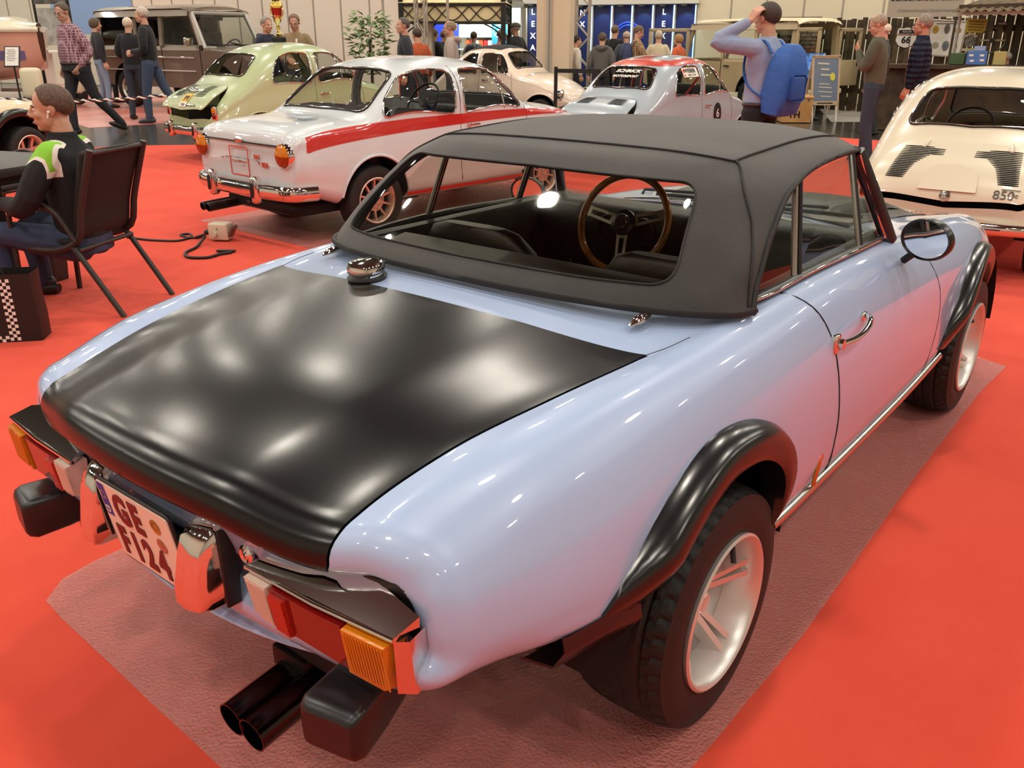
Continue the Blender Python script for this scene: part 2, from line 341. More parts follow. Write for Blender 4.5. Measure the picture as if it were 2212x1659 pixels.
# ------------------------------------------------------------------ wheels
def tyre_mesh(name, ro, ri, wd, n=160, tread=True):
    hw = wd / 2; prof = []
    for k in range(9): a = k / 8; prof.append((ri + (ro - ri - .020) * a * .95, -hw * (.80 + .20 * math.sin(PI * (.25 + .5 * a)))))
    tw = np.linspace(-hw * .93, hw * .93, 27); crown = [(ro - .020 * (abs(t) / hw) ** 4, t) for t in tw]
    pr = prof + crown + [(r, -h) for r, h in prof[::-1]]; k0 = len(prof); G = []
    for i in range(n):
        a = 2 * PI * i / n; row = []
        for j, (r, x) in enumerate(pr):
            rr = r
            if tread and k0 < j < k0 + 26:
                jj = j - k0; t = x / hw
                if jj in (6, 11, 15, 20): rr -= .007
                elif abs(t) > .52 and (i % 4 == (1 if abs(t) > .7 else 2)): rr -= .006
                elif abs(t) < .5 and (i + jj) % 8 == 0: rr -= .003
            row.append((x, rr * math.cos(a), rr * math.sin(a)))
        G.append(row)
    mb = MB().grid(G, cu=True); me = bpy.data.meshes.new(name); me.from_pydata(mb.v, [], recalc(mb.v, mb.f)); me.shade_smooth(); me.set_sharp_from_angle(angle=math.radians(28)); me.materials.append(mat('tyre_rubber', '151413', .62, bump=(90, .15))); return me
def seg(mb, a, b, wa, wb, d):
    """flat bar from a to b in the wheel plane (x outward)"""
    a, b = Vector(a), Vector(b); t = (b - a).normalized(); s = Vector((1, 0, 0)).cross(t).normalized(); V = []
    for p, w_ in ((a, wa), (b, wb)):
        for q in (-1, 1):
            for dx in (0, -d): V.append(p + s * (q * w_ / 2) + Vector((dx, 0, 0)))
    mb.add(V, [[0, 2, 6, 4], [1, 5, 7, 3], [0, 4, 5, 1], [2, 3, 7, 6], [0, 1, 3, 2], [4, 6, 7, 5]])
WH = {}
AXX = Matrix(((0, 0, 1, 0), (1, 0, 0, 0), (0, 1, 0, 0), (0, 0, 0, 1)))      # local z -> x
def wheel(parent, pos, ro, rr, wd, style, side, col='c9c7c3', name='wheel', spin=0):
    """wheel as part of a car: tyre > rim pieces; outward is +x for side=1"""
    key = (ro, rr, wd, style, col)
    if key not in WH:
        ALU = mat('alloy_' + col, col, .36, .7)
        d = {'tyre': tyre_mesh('wheel', ro, rr - .004, wd, 160 if style == 'deep' else 96, style == 'deep')}
        hw = wd / 2; rim = MB()
        dish = {'deep': .062, 'ring': .03, 'steel': .03, 'star': .05, 'slot': .02}[style]
        rim.lathe([(rr - .035, -hw * .9), (rr - .02, hw - dish - .02), (rr - .018, hw - .03), (rr - .006, hw - .018), (rr + .002, hw - .006), (rr + .003, hw + .003), (rr - .003, hw + .007), (rr - .010, hw + .003), (rr - .014, hw - .006), (rr - .02, hw - .02), (rr - .026, hw - dish - .015)], 64, AXX)
        xd = hw - dish; sp = MB()
        if style == 'deep':
            sp.lathe([(0, xd - .02), (.055, xd - .02), (.06, xd - .035), (rr - .025, xd - .055), (rr - .03, xd - .065)], 48, AXX); hub = MB().lathe([(.028, xd - .02), (.028, xd + .004), (.022, xd + .012), (0, xd + .013)], 24, AXX)
            for k in range(5):
                for sg in (-1, 1):
                    a = spin + 2 * PI * k / 5 + sg * .16; c, s = math.cos(a), math.sin(a); a2 = a - sg * .05
                    seg(sp, (xd - .022, .045 * c, .045 * s), (xd - .02 + .058, (rr - .022) * math.cos(a2), (rr - .022) * math.sin(a2)), .017, .014, .05)
            for k in range(4): a = PI / 4 + k * PI / 2; sp.lathe([(.009, xd - .03), (.009, xd - .008), (0, xd - .007)], 6, T(Vector((0, .042 * math.cos(a), .042 * math.sin(a)))) @ AXX)
            vl = MB().tube([(hw - .045, (rr - .022) * math.cos(.95), (rr - .022) * math.sin(.95)), (hw - .02, (rr - .075) * math.cos(.95), (rr - .075) * math.sin(.95))], .0065, 8)
            d['valve'] = (vl, BLACK)
        elif style == 'ring':
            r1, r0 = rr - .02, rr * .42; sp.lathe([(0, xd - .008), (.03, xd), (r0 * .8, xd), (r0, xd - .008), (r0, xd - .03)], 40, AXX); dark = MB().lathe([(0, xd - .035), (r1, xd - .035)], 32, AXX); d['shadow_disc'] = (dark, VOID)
            for k in range(10): a = spin + 2 * PI * k / 10; c, s = math.cos(a), math.sin(a); seg(sp, (xd - .003, r0 * .9 * c, r0 * .9 * s), (xd + .008, r1 * c, r1 * s), .018, .014, .025)
            rc = (r0 + r1) * .53; sp.lathe([(r0 * 1.02, xd - .02), (r0 * 1.02, xd + .003), (r0 * 1.14, xd + .003), (r0 * 1.14, xd - .02)], 40, AXX)
            for k in range(4): a = PI / 4 + k * PI / 2; sp.lathe([(.009, xd), (.009, xd + .012), (0, xd + .013)], 6, T(Vector((0, .045 * math.cos(a), .045 * math.sin(a)))) @ AXX)
            hub = MB().lathe([(.024, xd), (.022, xd + .01), (0, xd + .012)], 20, AXX)
        elif style == 'star':
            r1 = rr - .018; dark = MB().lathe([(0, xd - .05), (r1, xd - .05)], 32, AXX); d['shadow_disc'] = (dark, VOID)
            for k in range(4):
                a = spin + k * PI / 2; c, s = math.cos(a), math.sin(a); seg(sp, (xd, .0, 0), (xd - .002, .10 * c, .10 * s), .04, .05, .035)
                for sg in (-1, 1): b = a + sg * .34; seg(sp, (xd - .001, .088 * math.cos(a + sg * .18), .088 * math.sin(a + sg * .18)), (xd + .01, r1 * math.cos(b), r1 * math.sin(b)), .03, .03, .035)
            sp.lathe([(.06, xd - .03), (.06, xd + .004), (.0, xd + .004)], 24, AXX); hub = MB().lathe([(.034, xd + .003), (.032, xd + .014), (0, xd + .016)], 24, AXX)
        elif style == 'slot':
            sp.lathe([(0, xd - .03), (.05, xd - .03), (.08, xd), (rr * .72, xd - .005), (rr - .02, xd - .03)], 40, AXX); hub = MB().lathe([(.05, xd - .03), (.045, xd + .02), (0, xd + .022)], 24, AXX); dk = MB()
            for k in range(5): a = spin + 2 * PI * k / 5; dk.lathe([(.026, -.004), (.026, .003), (0, .003)], 16, T(Vector((xd, rr * .62 * math.cos(a), rr * .62 * math.sin(a)))) @ AXX)
            d['vent_hole'] = (dk, VOID)
        else:
            sp.lathe([(0, xd + .0), (.05, xd), (.075, xd - .018), (rr * .7, xd - .022), (rr - .02, xd - .005)], 40, AXX); hub = MB().lathe([(.055, xd), (.05, xd + .018), (.03, xd + .026), (0, xd + .028)], 24, AXX)
        d['rim'] = (rim, ALU); d['spokes'] = (sp, ALU); d['hub_cap'] = (hub, mat('hub_red', 'b02a26', .4) if style == 'star' else ALU)
        for k in list(d):
            if k != 'tyre': o = d[k][0].build(k, d[k][1], None, 40); d[k] = o.data; bpy.data.objects.remove(o)
        WH[key] = d
    d = WH[key]; o = link(name, d['tyre'], parent); o.location = pos; o.rotation_euler = (0, 0, 0 if side > 0 else PI)
    for k, me in d.items():
        if k != 'tyre': link(k, me, o)
    return o
# ------------------------------------------------------------------ the light blue convertible
BLUE = mat('paint_light_blue', 'a6bbdf', .35, 0, 1.0, cr=.03)
SP = thing('convertible_car', 'light blue two-seat convertible with closed black soft top and black boot lid in the foreground', 'car')
def spider():
    R = SP
    secs = [  # y, then (x,z) per row from the centre line over the fender to the keel
     (-.77, [(0,.806),(.25,.797),(.490,.770),(.55,.780),(.612,.768),(.655,.742),(.690,.695),(.708,.63),(.708,.575),(.688,.528),(.63,.485),(.35,.452),(0,.448)]),
     (-.60, [(0,.852),(.26,.842),(.512,.815),(.575,.823),(.640,.811),(.688,.778),(.727,.715),(.752,.63),(.755,.57),(.742,.52),(.68,.48),(.36,.44),(0,.44)]),
     (-.35, [(0,.884),(.28,.875),(.558,.848),(.612,.853),(.668,.840),(.718,.800),(.760,.718),(.782,.62),(.787,.55),(.778,.495),(.72,.455),(.38,.42),(0,.42)]),
     (-.10, [(0,.905),(.29,.896),(.600,.868),(.642,.872),(.688,.862),(.734,.826),(.775,.735),(.797,.62),(.80,.53),(.792,.44),(.73,.39),(.40,.36),(0,.36)]),
     (.20, [(0,.924),(.31,.914),(.630,.886),(.662,.887),(.696,.877),(.740,.846),(.785,.75),(.804,.62),(.804,.51),(.79,.40),(.73,.345),(.4,.33),(0,.33)]),
     (.60, [(0,.93),(.31,.922),(.628,.897),(.656,.899),(.690,.895),(.738,.862),(.787,.76),(.806,.62),(.804,.50),(.785,.385),(.72,.335),(.4,.32),(0,.32)]),
     (1.0, [(0,.925),(.31,.917),(.622,.890),(.650,.891),(.684,.884),(.734,.851),(.785,.752),(.805,.62),(.803,.50),(.785,.385),(.72,.335),(.4,.32),(0,.32)]),
     (1.36, [(0,.905),(.30,.897),(.600,.872),(.632,.870),(.670,.862),(.724,.832),(.778,.742),(.800,.62),(.80,.50),(.783,.388),(.72,.335),(.4,.32),(0,.32)]),
     (1.70, [(0,.875),(.27,.862),(.500,.832),(.575,.836),(.652,.838),(.712,.812),(.768,.732),(.793,.62),(.795,.50),(.78,.40),(.72,.345),(.4,.33),(0,.33)]),
     (2.10, [(0,.845),(.26,.832),(.480,.800),(.565,.812),(.645,.816),(.706,.788),(.762,.712),(.788,.61),(.79,.51),(.775,.42),(.71,.37),(.4,.34),(0,.34)]),
     (2.45, [(0,.808),(.25,.795),(.465,.765),(.55,.780),(.628,.785),(.686,.757),(.738,.686),(.763,.60),(.765,.51),(.75,.43),(.68,.38),(.38,.35),(0,.35)]),
     (2.75, [(0,.752),(.24,.742),(.44,.715),(.52,.730),(.59,.732),(.64,.705),(.684,.645),(.705,.57),(.705,.50),(.69,.44),(.62,.39),(.35,.37),(0,.37)]),
     (2.95, [(0,.675),(.23,.667),(.41,.650),(.48,.655),(.54,.65),(.58,.63),(.612,.585),(.625,.53),(.625,.49),(.60,.45),(.54,.41),(.32,.39),(0,.39)]),
     (3.03, [(0,.60),(.20,.597),(.36,.59),(.42,.588),(.46,.582),(.485,.57),(.50,.55),(.505,.525),(.50,.505),(.47,.48),(.42,.46),(.25,.45),(0,.45)])]
    base = np.array(secs[0][1]); cl = np.concatenate([[base[1] * [-1, 1]], base, [base[-2] * [-1, 1]]]); tn = cl[2:] - cl[:-2]; nr = np.stack([tn[:, 1], -tn[:, 0]], 1); nr /= np.linalg.norm(nr, axis=1)[:, None]
    nr = -nr if nr[0, 1] > 0 else nr                                     # pointing inward
    if nr[0, 1] > 0: nr = -nr
    P = []
    mid = np.stack([base[:, 0] * .8, np.full(13, .60)], 1); mid[11:, 1] = .585; mid[:2, 1] = .62
    for f, yy in ((1, -.775),): P.append([(x, yy, z) for x, z in mid])
    for d, yy in ((.095, -.812), (.070, -.836), (.036, -.832), (.012, -.806)): P.append([(x, yy, z) for x, z in base + nr * d])
    for y, s in secs: P.append([(x, y, z) for x, z in s])
    P.append([(x * .6, 3.04, .52 + (z - .52) * .4) for x, z in secs[-1][1]])
    P = np.array(P)
    wgt = np.clip((-.30 - P[..., 1]) / .47, 0, 1); wgt = wgt * wgt * (3 - 2 * wgt)
    sh = np.where(np.abs(P[..., 0]) < .49, -.075 + .075 * (P[..., 0] / .49)**2, np.minimum(.075 * ((P[..., 0] / .49)**2 - 1), .05)); sh[:5, 9:] = sh[:5, 9:] * .25 + .01; P[..., 1] += sh * wgt
    S = Surf(P); u, v = S.u, S.v
    # boot lid region
    e = np.linspace(0, .603, 12); fr = S.inv(np.stack([e, -.137 + .06 * (e / .6)**2.2], 1), (0, 1), (u(6), u(11)), (0, v(3)))
    uL = u(1.25); edge = np.stack([np.linspace(uL + .03, fr[-1, 0], 30), np.full(30, v(2))], 1); edge[-1] = fr[-1]; edge[:, 1] += np.linspace(0, fr[-1, 1] - v(2), 30)
    low = [(uL, 0), (uL, v(1)), (uL, v(2) - .035), (uL + .008, v(2) - .010)]
    lid = np.vstack([low, edge, fr[::-1][1:]]); lid[-1, 1] = 0
    c = lid.mean(0); hole = lid.copy(); hole[:4, 0] -= .004; hole[4:34, 1] += .0035; hole[34:, 0] += .004; hole[33] += .003
    # cockpit opening (under the soft top)
    cp = S.inv([(0, .10), (.45, .18), (.60, .33), (.60, 1.25), (.45, 1.33), (0, 1.36)], (0, 1), (u(8), u(14)), (0, v(4))); cp[0, 1] = cp[-1, 1] = 0
    # wheel arches: outlines seen from the side
    def arch(yc, zc, r, a0, a1):
        a = np.radians(np.linspace(a0, a1, 28)); q = S.inv(np.stack([yc + r * np.cos(a), zc + r * np.sin(a)], 1), (1, 2), (u(6), u(17)), (v(4.2), v(10)))
        return q
    def outline(pts, yc=0): return S.inv(smooth_line([(a + yc, b) for a, b in pts], 34), (1, 2), (u(6), u(18)), (v(4.2), v(10)))
    rearA = outline([(.262, .395), (.285, .49), (.245, .585), (.16, .665), (.05, .712), (-.08, .722), (-.20, .69), (-.30, .64), (-.385, .58), (-.455, .525)])
    frontA = outline([(.345, .43), (.33, .50), (.26, .59), (.15, .665), (.02, .70), (-.12, .70), (-.27, .672), (-.39, .61), (-.49, .53), (-.575, .435)], 2.27)
    def hole_of(q): return np.vstack([q, [(q[-1, 0], v(11)), (q[0, 0], v(11))]])
    out = [(0, 0), (S.U, 0), (S.U, S.V), (0, S.V)]
    dn = [(0, u(7), 0, S.V, .012), (u(7), u(10), v(2), v(6), .018)]
    # the body skin is split where the boot lid and cockpit meet the mirror plane
    body_loop = [(0, 0)] + list(hole[:-1]) + [(hole[-1, 0], 0)] + list(cp) + [(S.U, 0), (S.U, S.V), (0, S.V)]
    body_loop = np.array([body_loop[0]] + [(hole[0, 0], 0)] + body_loop[2:])
    b = panel(S, body_loop, [hole_of(rearA), hole_of(frontA)], .026, 0, .012, 'weld', 'body', BLUE, R, dn)
    panel(S, lid, [], .02, .0025, .02, 'weld', 'boot_lid', mat('satin_black_lid', '0a0a0c', .235, spec=.45), R, [(0, u(7), 0, S.V, .011)])
    g = MB().grid(np.array([[S.ev([(uu, vv)])[0] * [sx, 1, 1] + [0, .03 if uu < u(5) else 0, -.03] for sx, vv in [(-1, v(2.3)), (-1, v(1)), (1, 0), (1, v(1)), (1, v(2.3))]] for uu in np.linspace(u(2.6), fr[0, 0] + .02, 24)])); g.build('boot_gutter', VOID, R)
    # ------- arch flares: black trims standing proud of the skin
    FL = mat('satin_black_flare', '151515', .22, spec=.6)
    def flare(q, yc, zc, rl, xl, nm):
        for sx in (1, -1):
            Pq = sline(S, q, .002); n = len(Pq); G = []
            for i, p_ in enumerate(Pq):
                a = math.atan2(p_[2] - zc, p_[1] - yc); k = i / (n - 1); e_ = min(1, (k / .5) ** .8, (1 - k) / .14); ry, rz_ = (p_[1] - yc) * rl, (p_[2] - zc) * rl; lip = np.array([p_[0] + xl * e_ + .004, yc + ry, zc + rz_])
                o_ = p_ + np.array([0, math.cos(a), math.sin(a)]) * .02; o_[0] = p_[0] + .004
                row = []
                for s in np.linspace(0, 1, 7): row.append(o_ * (1 - s) + lip * s + np.array([1, 0, 0]) * (.022 * math.sin(PI * s) * e_) + np.array([0, math.cos(a), math.sin(a)]) * .012 * math.sin(PI * s))
                row += [lip + [-.006, -.006 * math.cos(a), -.006 * math.sin(a)], lip + [-.07, 0, 0]]
                row.insert(0, o_ + [-.015, 0, 0]); G.append(np.array(row) * [sx, 1, 1])
            MB().grid(G).build(nm, FL, R, 50)
    flare(rearA, -.06, .34, .86, .046, 'wheel_arch_flare'); flare(frontA, 2.20, .34, .86, .036, 'wheel_arch_flare')
    # dark lower skirt behind the rear wheel, joined to the flare
    for sx in (1, -1):
        q = S.inv([(-.36, .505), (-.45, .53), (-.55, .527), (-.65, .537), (-.72, .548)], (1, 2), (u(6), u(9)), (v(7), v(10))); A = sline(S, q, .004); G = [[a * [sx, 1, 1], (a + [.006, 0, -.03]) * [sx, 1, 1], (a + [-.02, 0, -.075 - .0 * i]) * [sx, 1, 1], (a + [-.10, .01, -.10]) * [sx, 1, 1]] for i, a in enumerate(A)]
        A2 = sline(S, [(u(3.2), v(9.2)), (u(2), v(9.3))], .004)
        MB().grid(G).build('rear_skirt', SATIN, R, 60)
    for yc in (-.03, 2.27):
        for sx in (1, -1):
            MB(T(Vector((sx * .46, yc, .315)))).lathe([(.375, -.32), (.375, 0), (.02, 0)] if sx < 0 else [(.02, 0), (.375, 0), (.375, .32)], 40, AXX, 0, PI).build('wheel_well', VOID, R)
    for sx in (1, -1):
        wheel(R, (sx * .690, -.01, .288), .287, .183, .235, 'deep', sx, 'dedcd8', spin=.17); wheel(R, (sx * .672, 2.27, .286), .285, .183, .235, 'deep', sx, 'dedcd8', spin=.5)
    # ------- seams, sill trim, belt trim
    def line(pts, nm, m, r, ax=(1, 2), vr=(v(3.3), v(10)), ur=(u(6), u(18)), off=.0, flat=1, n=40, both=True):
        q = S.inv(smooth_line(pts, n), ax, ur, vr)
        for sx in ((1, -1) if both else (1,)): MB().tube(sline(S, q, off, sx < 0), r, 8, flat=flat).build(nm, m, R, 60)
    SEAM = mat('panel_gap', '0a0c14', .7)
    line([(.452, .905), (.475, .888), (.502, .855), (.528, .80), (.548, .72), (.575, .62), (.598, .52), (.612, .42), (.618, .388)], 'door_gap', SEAM, .0032, off=-.0012)
    line([(1.475, .835), (1.515, .78), (1.555, .69), (1.565, .60), (1.55, .5), (1.53, .40)], 'door_gap', SEAM, .0022, off=-.0012)
    line([(.26, .378), (.6, .378), (1.0, .378), (1.4, .384), (1.75, .395)], 'sill_trim', mat('brushed_sill', 'c8c6c2', .22, 1), .017, off=.004, flat=1, vr=(v(8), v(10.5)))
    q0 = S.inv(smooth_line([(.634, .24), (.652, .4), (.655, .6), (.652, 1.0), (.636, 1.30)], 30), (0, 1), (u(8), u(14)), (v(2), v(5)))
    for sx in (1, -1):
        MB().tube(sline(S, q0, .006, sx < 0), .014, 8, flat=1).build('belt_moulding', SATIN, R, 60); MB().tube(sline(S, q0 + [0, .014], .010, sx < 0), .006, 8).build('belt_trim', CHROME, R, 60)
    line([(.60, -.078), (.618, -.02), (.63, .06)], 'fender_gap', SEAM, .0012, ax=(0, 1), vr=(v(1.5), v(4)), ur=(u(8), u(11)), n=12)
    # ------- door handle, mirrors
    for sx in (1, -1):
        f = Matrix.Diagonal((sx, 1, 1, 1)); h = MB(f @ T(Vector((-.020, 0, 0))))
        h.box((.806, .545, .768), (.02, .035, .05), RZ(.05), .006); h.box((.80, .765, .786), (.014, .03, .022), None, .005)
        h.tube(smooth_line([(.818, .55, .768), (.835, .60, .772), (.838, .68, .782), (.822, .745, .79), (.806, .77, .788)], 16), .009, 10, flat=.8); h.lathe([(.014, 0), (.014, .012), (0, .014)], 16, T(Vector((.815, .55, .768))) @ AXX)
        h.build('door_handle', CHROME, R)
        mx = .805 if sx > 0 else .83; my, mz = (1.18, .925) if sx > 0 else (1.36, .872); mr = thing('mirror', None, None) if False else None
        m = MB(); c = Vector((sx * mx, my, mz)); M = T(c) @ RZ(-.30 if sx > 0 else .16) @ RX(PI / 2 + .05) @ RY(-.06)
        m.lathe([(.062, 0), (.066, .004), (.066, .012), (.055, -.03), (.03, -.05), (0, -.055)][:0] + [(.058, .004), (.066, .010), (.068, 0), (.064, -.02), (.045, -.045), (.02, -.056), (0, -.058)], 36, M @ Matrix.Diagonal((1.22, .92, 1, 1)))
        m.tube([c + Vector((-sx * .01, .035, -.02)), c + Vector((-sx * .04, .05, -.055)), Vector((sx * .735, my + .06, mz - .085))], .012, 8); o = m.build('door_mirror', mat('mirror_shell', '0d0d0e', .3), R)
        MB().lathe([(.060, .005), (0, .006)], 36, M @ Matrix.Diagonal((1.22, .92, 1, 1))).build('mirror_glass', mat('mirror_glass', 'f2f2f2', .02, 1), o)
    # ------- little things on the rear deck
    c = MB(T(Vector((-.215, -.100, .903))) @ RX(.10)); c.lathe([(.05, 0), (.052, .006), (.03, .01)], 32); o = c.build('filler_gasket', BLACK, R)
    c = MB(T(Vector((-.215, -.100, .903))) @ RX(.10)); c.lathe([(.042, .006), (.043, .016), (.046, .018), (.049, .022), (.049, .034), (.044, .042), (.03, .046), (0, .047)], 40); c.box((.0, .047, .028), (.03, .02, .012), None, .003); c.build('filler_cap', CHROME, R)
    for sx in (1, -1):
        q = MB(T(Vector((sx * .520, .050, .902))) @ RZ(-sx * .1) @ RX(.08)); G = []
        for k in range(11):
            t = k / 10; rw = .014 * math.sqrt(max(0, 1 - (1 - t * 1.5) ** 2)) if t < .66 else .014 * (1 - (t - .66) / .34 * .85); rh = .018 * (rw / .014)
            G.append([(rw * math.cos(a), .03 - .085 * t, rh * max(0, math.sin(a)) * (1.1 - .5 * t)) for a in np.linspace(-.2, PI + .2, 11)])
        q.grid(G); q.build('roof_catch', CHROME, R, 70)
    lk = S.inv([(.262, .632)], (0, 2), (u(.3), u(2.4)), (0, v(3)))
    pl = S.ev(lk)[0]; MB(T(Vector(pl)) @ RX(PI / 2)).lathe([(0, .012), (.006, .013), (.009, .010), (.014, .012), (.019, .008), (.021, -.002)], 28).build('boot_lock', CHROME, R)
    # side badge
    q = S.inv([(.50, .425)], (1, 2), (u(8), u(12)), (v(7), v(10))); pq = Vector(S.ev(q)[0]); bd = MB(T(pq)); bd.box((.003, 0, 0), (.006, .022, .07), RX(-.35), .002); bd.build('side_badge', mat('brass', 'c9862e', .3, .9), R); MB(T(pq)).box((.004, .016, .042), (.006, .03, .018), RX(-.2), .003).build('badge_crown', CHROME, R)
    # ------- rear lamps
    red = mat('lamp_red', '76100c', .12, coat=.6); amb = mat('lamp_amber', 'd07a12', .14, coat=.6, bump=(60, .1)); clr = mat('lamp_clear', 'd9c2b4', .12, coat=.6); rfl = mat('lamp_reflector', 'b5220f', .2, coat=.4, bump=(200, .4))
    for sx in (1, -1):
        f = Matrix.Diagonal((sx, 1, 1, 1))
        def sec(x0, x1, d, nm, m, zt=.641, par=None, top=0, ribs=0):
            def zb(x): return .545 - .012 * (x - .33) / .3
            def yb(x): return -.848 + .018 * ((x - .31) / .33) ** 2
            mb = MB(f); n = 2; V = []
            xb0 = x0 + (.022 if x0 < .33 else .008 * 0); xb1 = x1 - (.014 if x1 > .62 else 0)
            V = []
            for (x, z, e) in [(x0, zt, 0), (x1, zt, 0), (xb1, zb(xb1), 1), (xb0, zb(xb0), 1)]: V.append((x, yb(x) + .01, z))
            for (x, z) in [(x0, zt), (x1, zt), (xb1, zb(xb1)), (xb0, zb(xb0))]:
                cx, cz = (x0 + x1) / 2, .59; ix = x + (.003 if x < cx else -.003); iz = z + (-.006 if z > cz else .010); V.append((ix, yb(x) - d - (.012 if z > .6 else .0), iz))
            mb.add(V, [[4, 5, 6, 7], [0, 1, 5, 4], [1, 2, 6, 5], [2, 3, 7, 6], [3, 0, 4, 7]])
            o = mb.build(nm, m, par, 30)
            if ribs:
                rb = MB(f)
                for k in range(ribs):
                    x = x0 + .006 + (x1 - x0 - .016) * k / (ribs - 1); rb.tube([(x + .003, yb(x) - d - .012, zt - .010), (x + .008, yb(x) - d - .002, zb(x) + .018)], .0016, 5)
                rb.build('lens_rib', m, o)
            return o
        bz = MB(f); top = [(.306, -.862, .652), (.648, -.842, .656), (.652, -.79, .662), (.600, -.78, .694), (.50, -.79, .700), (.34, -.815, .662)]
        bz.add([(.306, -.874, .650), (.648, -.852, .652), (.650, -.800, .662), (.560, -.800, .688), (.44, -.81, .690), (.335, -.83, .660), (.306, -.874, .642), (.648, -.852, .643), (.65, -.80, .643), (.335, -.83, .643)], [[0, 1, 2, 3, 4, 5], [0, 6, 7, 1], [1, 7, 8, 2], [0, 5, 9, 6], [6, 9, 8, 7]])
        bz.add([(.646, -.852, .645), (.660, -.832, .640), (.650, -.812, .522), (.634, -.838, .532), (.652, -.79, .64), (.650, -.78, .53)], [[0, 1, 2, 3], [1, 4, 5, 2]])
        bz.tube([(.307, -.872, .6455), (.48, -.868, .6462), (.647, -.852, .6475)], .0045, 8)
        lampo = bz.build('tail_lamp', CHROME, R, 25)
        sec(.312, .374, .024, 'clear_lens', clr, par=lampo, ribs=9); sec(.374, .548, .020, 'red_lens', red, par=lampo); sec(.378, .418, .027, 'reflector', rfl, .632, lampo); sec(.548, .640, .024, 'amber_lens', amb, par=lampo, ribs=13)
        MB(f).add([(.30, -.815, .652), (.60, -.80, .70), (.655, -.775, .655), (.648, -.775, .53), (.34, -.815, .535)], [[0, 1, 2, 3, 4]]).build('lamp_gasket', BLACK, lampo, smooth=False)
    # ------- chrome number-plate guards
    for sx in (1, -1):
        G = []; mb = MB(T(Vector((sx * .184, -.862, .600))) @ Matrix.Diagonal((sx, 1, 1, 1)))
        for z, dpt, wd in [(-.076, .050, .032), (-.068, .062, .037), (-.04, .062, .038), (.03, .047, .036), (.060, .037, .034), (.078, .020, .030), (.086, .0, .026)]:
            G.append([(-wd, .02, z), (-wd * .98, -dpt * .86, z), (-wd * .9, -dpt, z), (0, -dpt * 1.04, z), (wd * .75, -dpt * .9, z), (wd, -dpt * .55, z), (wd * 1.02, .02, z)])
        mb.grid(G); mb.add(G[0], [[0, 1, 2, 3, 4, 5, 6]]); mb.add(G[-1], [[6, 5, 4, 3, 2, 1, 0]]); o = mb.build('plate_guard', CHROME, R, 40)
        MB(T(Vector((sx * .184, -.862, .600))) @ Matrix.Diagonal((sx, 1, 1, 1))).box((.040, .008, 0), (.008, .03, .16), None, .003).build('guard_pad', BLACK, o)
    # ------- number plate, two lines
    M = T(Vector((.006, -.893, .597))) @ RX(PI / 2 + .163) @ Matrix.Diagonal((.945, .97, 1, 1))
    pm = MB(M); pm.prism(rpoly([(-.135, -.095), (.135, -.095), (.135, .095), (-.135, .095)], .012), .003); plate = pm.build('number_plate', mat('plate_white', 'e8dccb', .4), R, smooth=False)
    dr = mat('plate_dark_red', '6e1a1c', .5)
    MB(M).prism([(-.131, .012), (-.103, .012), (-.103, .091), (-.131, .091)], .0036).build('country_band', mat('eu_blue', '1c3a9a', .5), plate, smooth=False)
    text('D', .024, M @ T(Vector((-.117, .026, .004))), 'plate_letter', mat('plate_white', 'e8dccb'), plate, .0005)
    stars = MB(M)
    for k in range(12): stars.lathe([(.0018, .0042), (0, .0043)], 5, T(Vector((-.117 + .009 * math.cos(k * PI / 6), .064 + .009 * math.sin(k * PI / 6), 0))))
    stars.build('star_ring', mat('star_yellow', 'd8c050', .5), plate)
    for s_, x, z in [('G', -.055, .043), ('E', .002, .043), ('F', -.095, -.047), ('1', -.046, -.047), ('2', .002, -.047), ('4', .055, -.047)]:
        text(s_, .098, M @ T(Vector((x, z, .004))), 'plate_letter', dr, plate, .0012, sx=.74, bold=.004)
    for x, z, c_ in [(.078, .058, 'c8862c'), (.078, .012, 'c07068')]:
        MB(M @ T(Vector((x, z, 0)))).lathe([(.017, .0035), (.017, .0042), (0, .0044)], 24).build('plate_seal', mat('seal_' + c_, c_, .4, var=(90, '7a5a20')), plate)
    fr_ = MB(M); fr_.tube([tuple(p_) + (-.002,) for p_ in rpoly([(-.139, -.099), (.139, -.099), (.139, .099), (-.139, .099)], .014)], .004, 6, closed=True); fr_.build('plate_frame', BLACK, plate)
    MB().box((.006, -.855, .60), (.2, .05, .03)).build('plate_bracket', SATIN, R)
    # ------- bumper blocks, exhaust, valance
    for sx in (1, -1):
        M = T(Vector((sx * .530, -.845, .462))) @ RZ(sx * .22); mb = MB(M); G = []
        for y, hx, z0, z1 in [(.10, .046, -.042, .036), (.02, .054, -.052, .042), (-.050, .058, -.056, .040), (-.066, .054, -.050, .034), (-.072, .046, -.042, .024)]:
            G.append([(x, y, z) for x, z in rpoly([(-hx, z0), (hx, z0), (hx, z1), (-hx, z1)], .014, 3)])
        mb.grid(G, cv=True); mb.add(G[-1], [list(range(len(G[-1])))]); mb.build('bumper_block', SATIN, R, 50)
        MB(M).box((0, .14, -.01), (.05, .12, .05), None, .006).build('bumper_bracket', SATIN, R)
    for x in (.258, .319):
        mb = MB(T(Vector((x, -.775, .330))) @ RX(PI / 2 + .10) @ RY(.02)); mb.lathe([(.034, -.03), (.034, .135), (.0345, .140), (.0315, .140), (.031, .02), (0, .02)], 36); mb.build('exhaust_tip', mat('dark_steel', '3a3634', .16, 1), R, 50)
    mb = MB(); mb.tube(smooth_line([(.265, -.79, .325), (.26, -.68, .33), (.25, -.5, .32), (.2, -.2, .26)], 16), .04, 14); mb.box((.265, -.77, .36), (.1, .03, .05), None, .006); mb.build('exhaust_pipe', mat('rusty_steel', '1b1817', .5, .6), R)
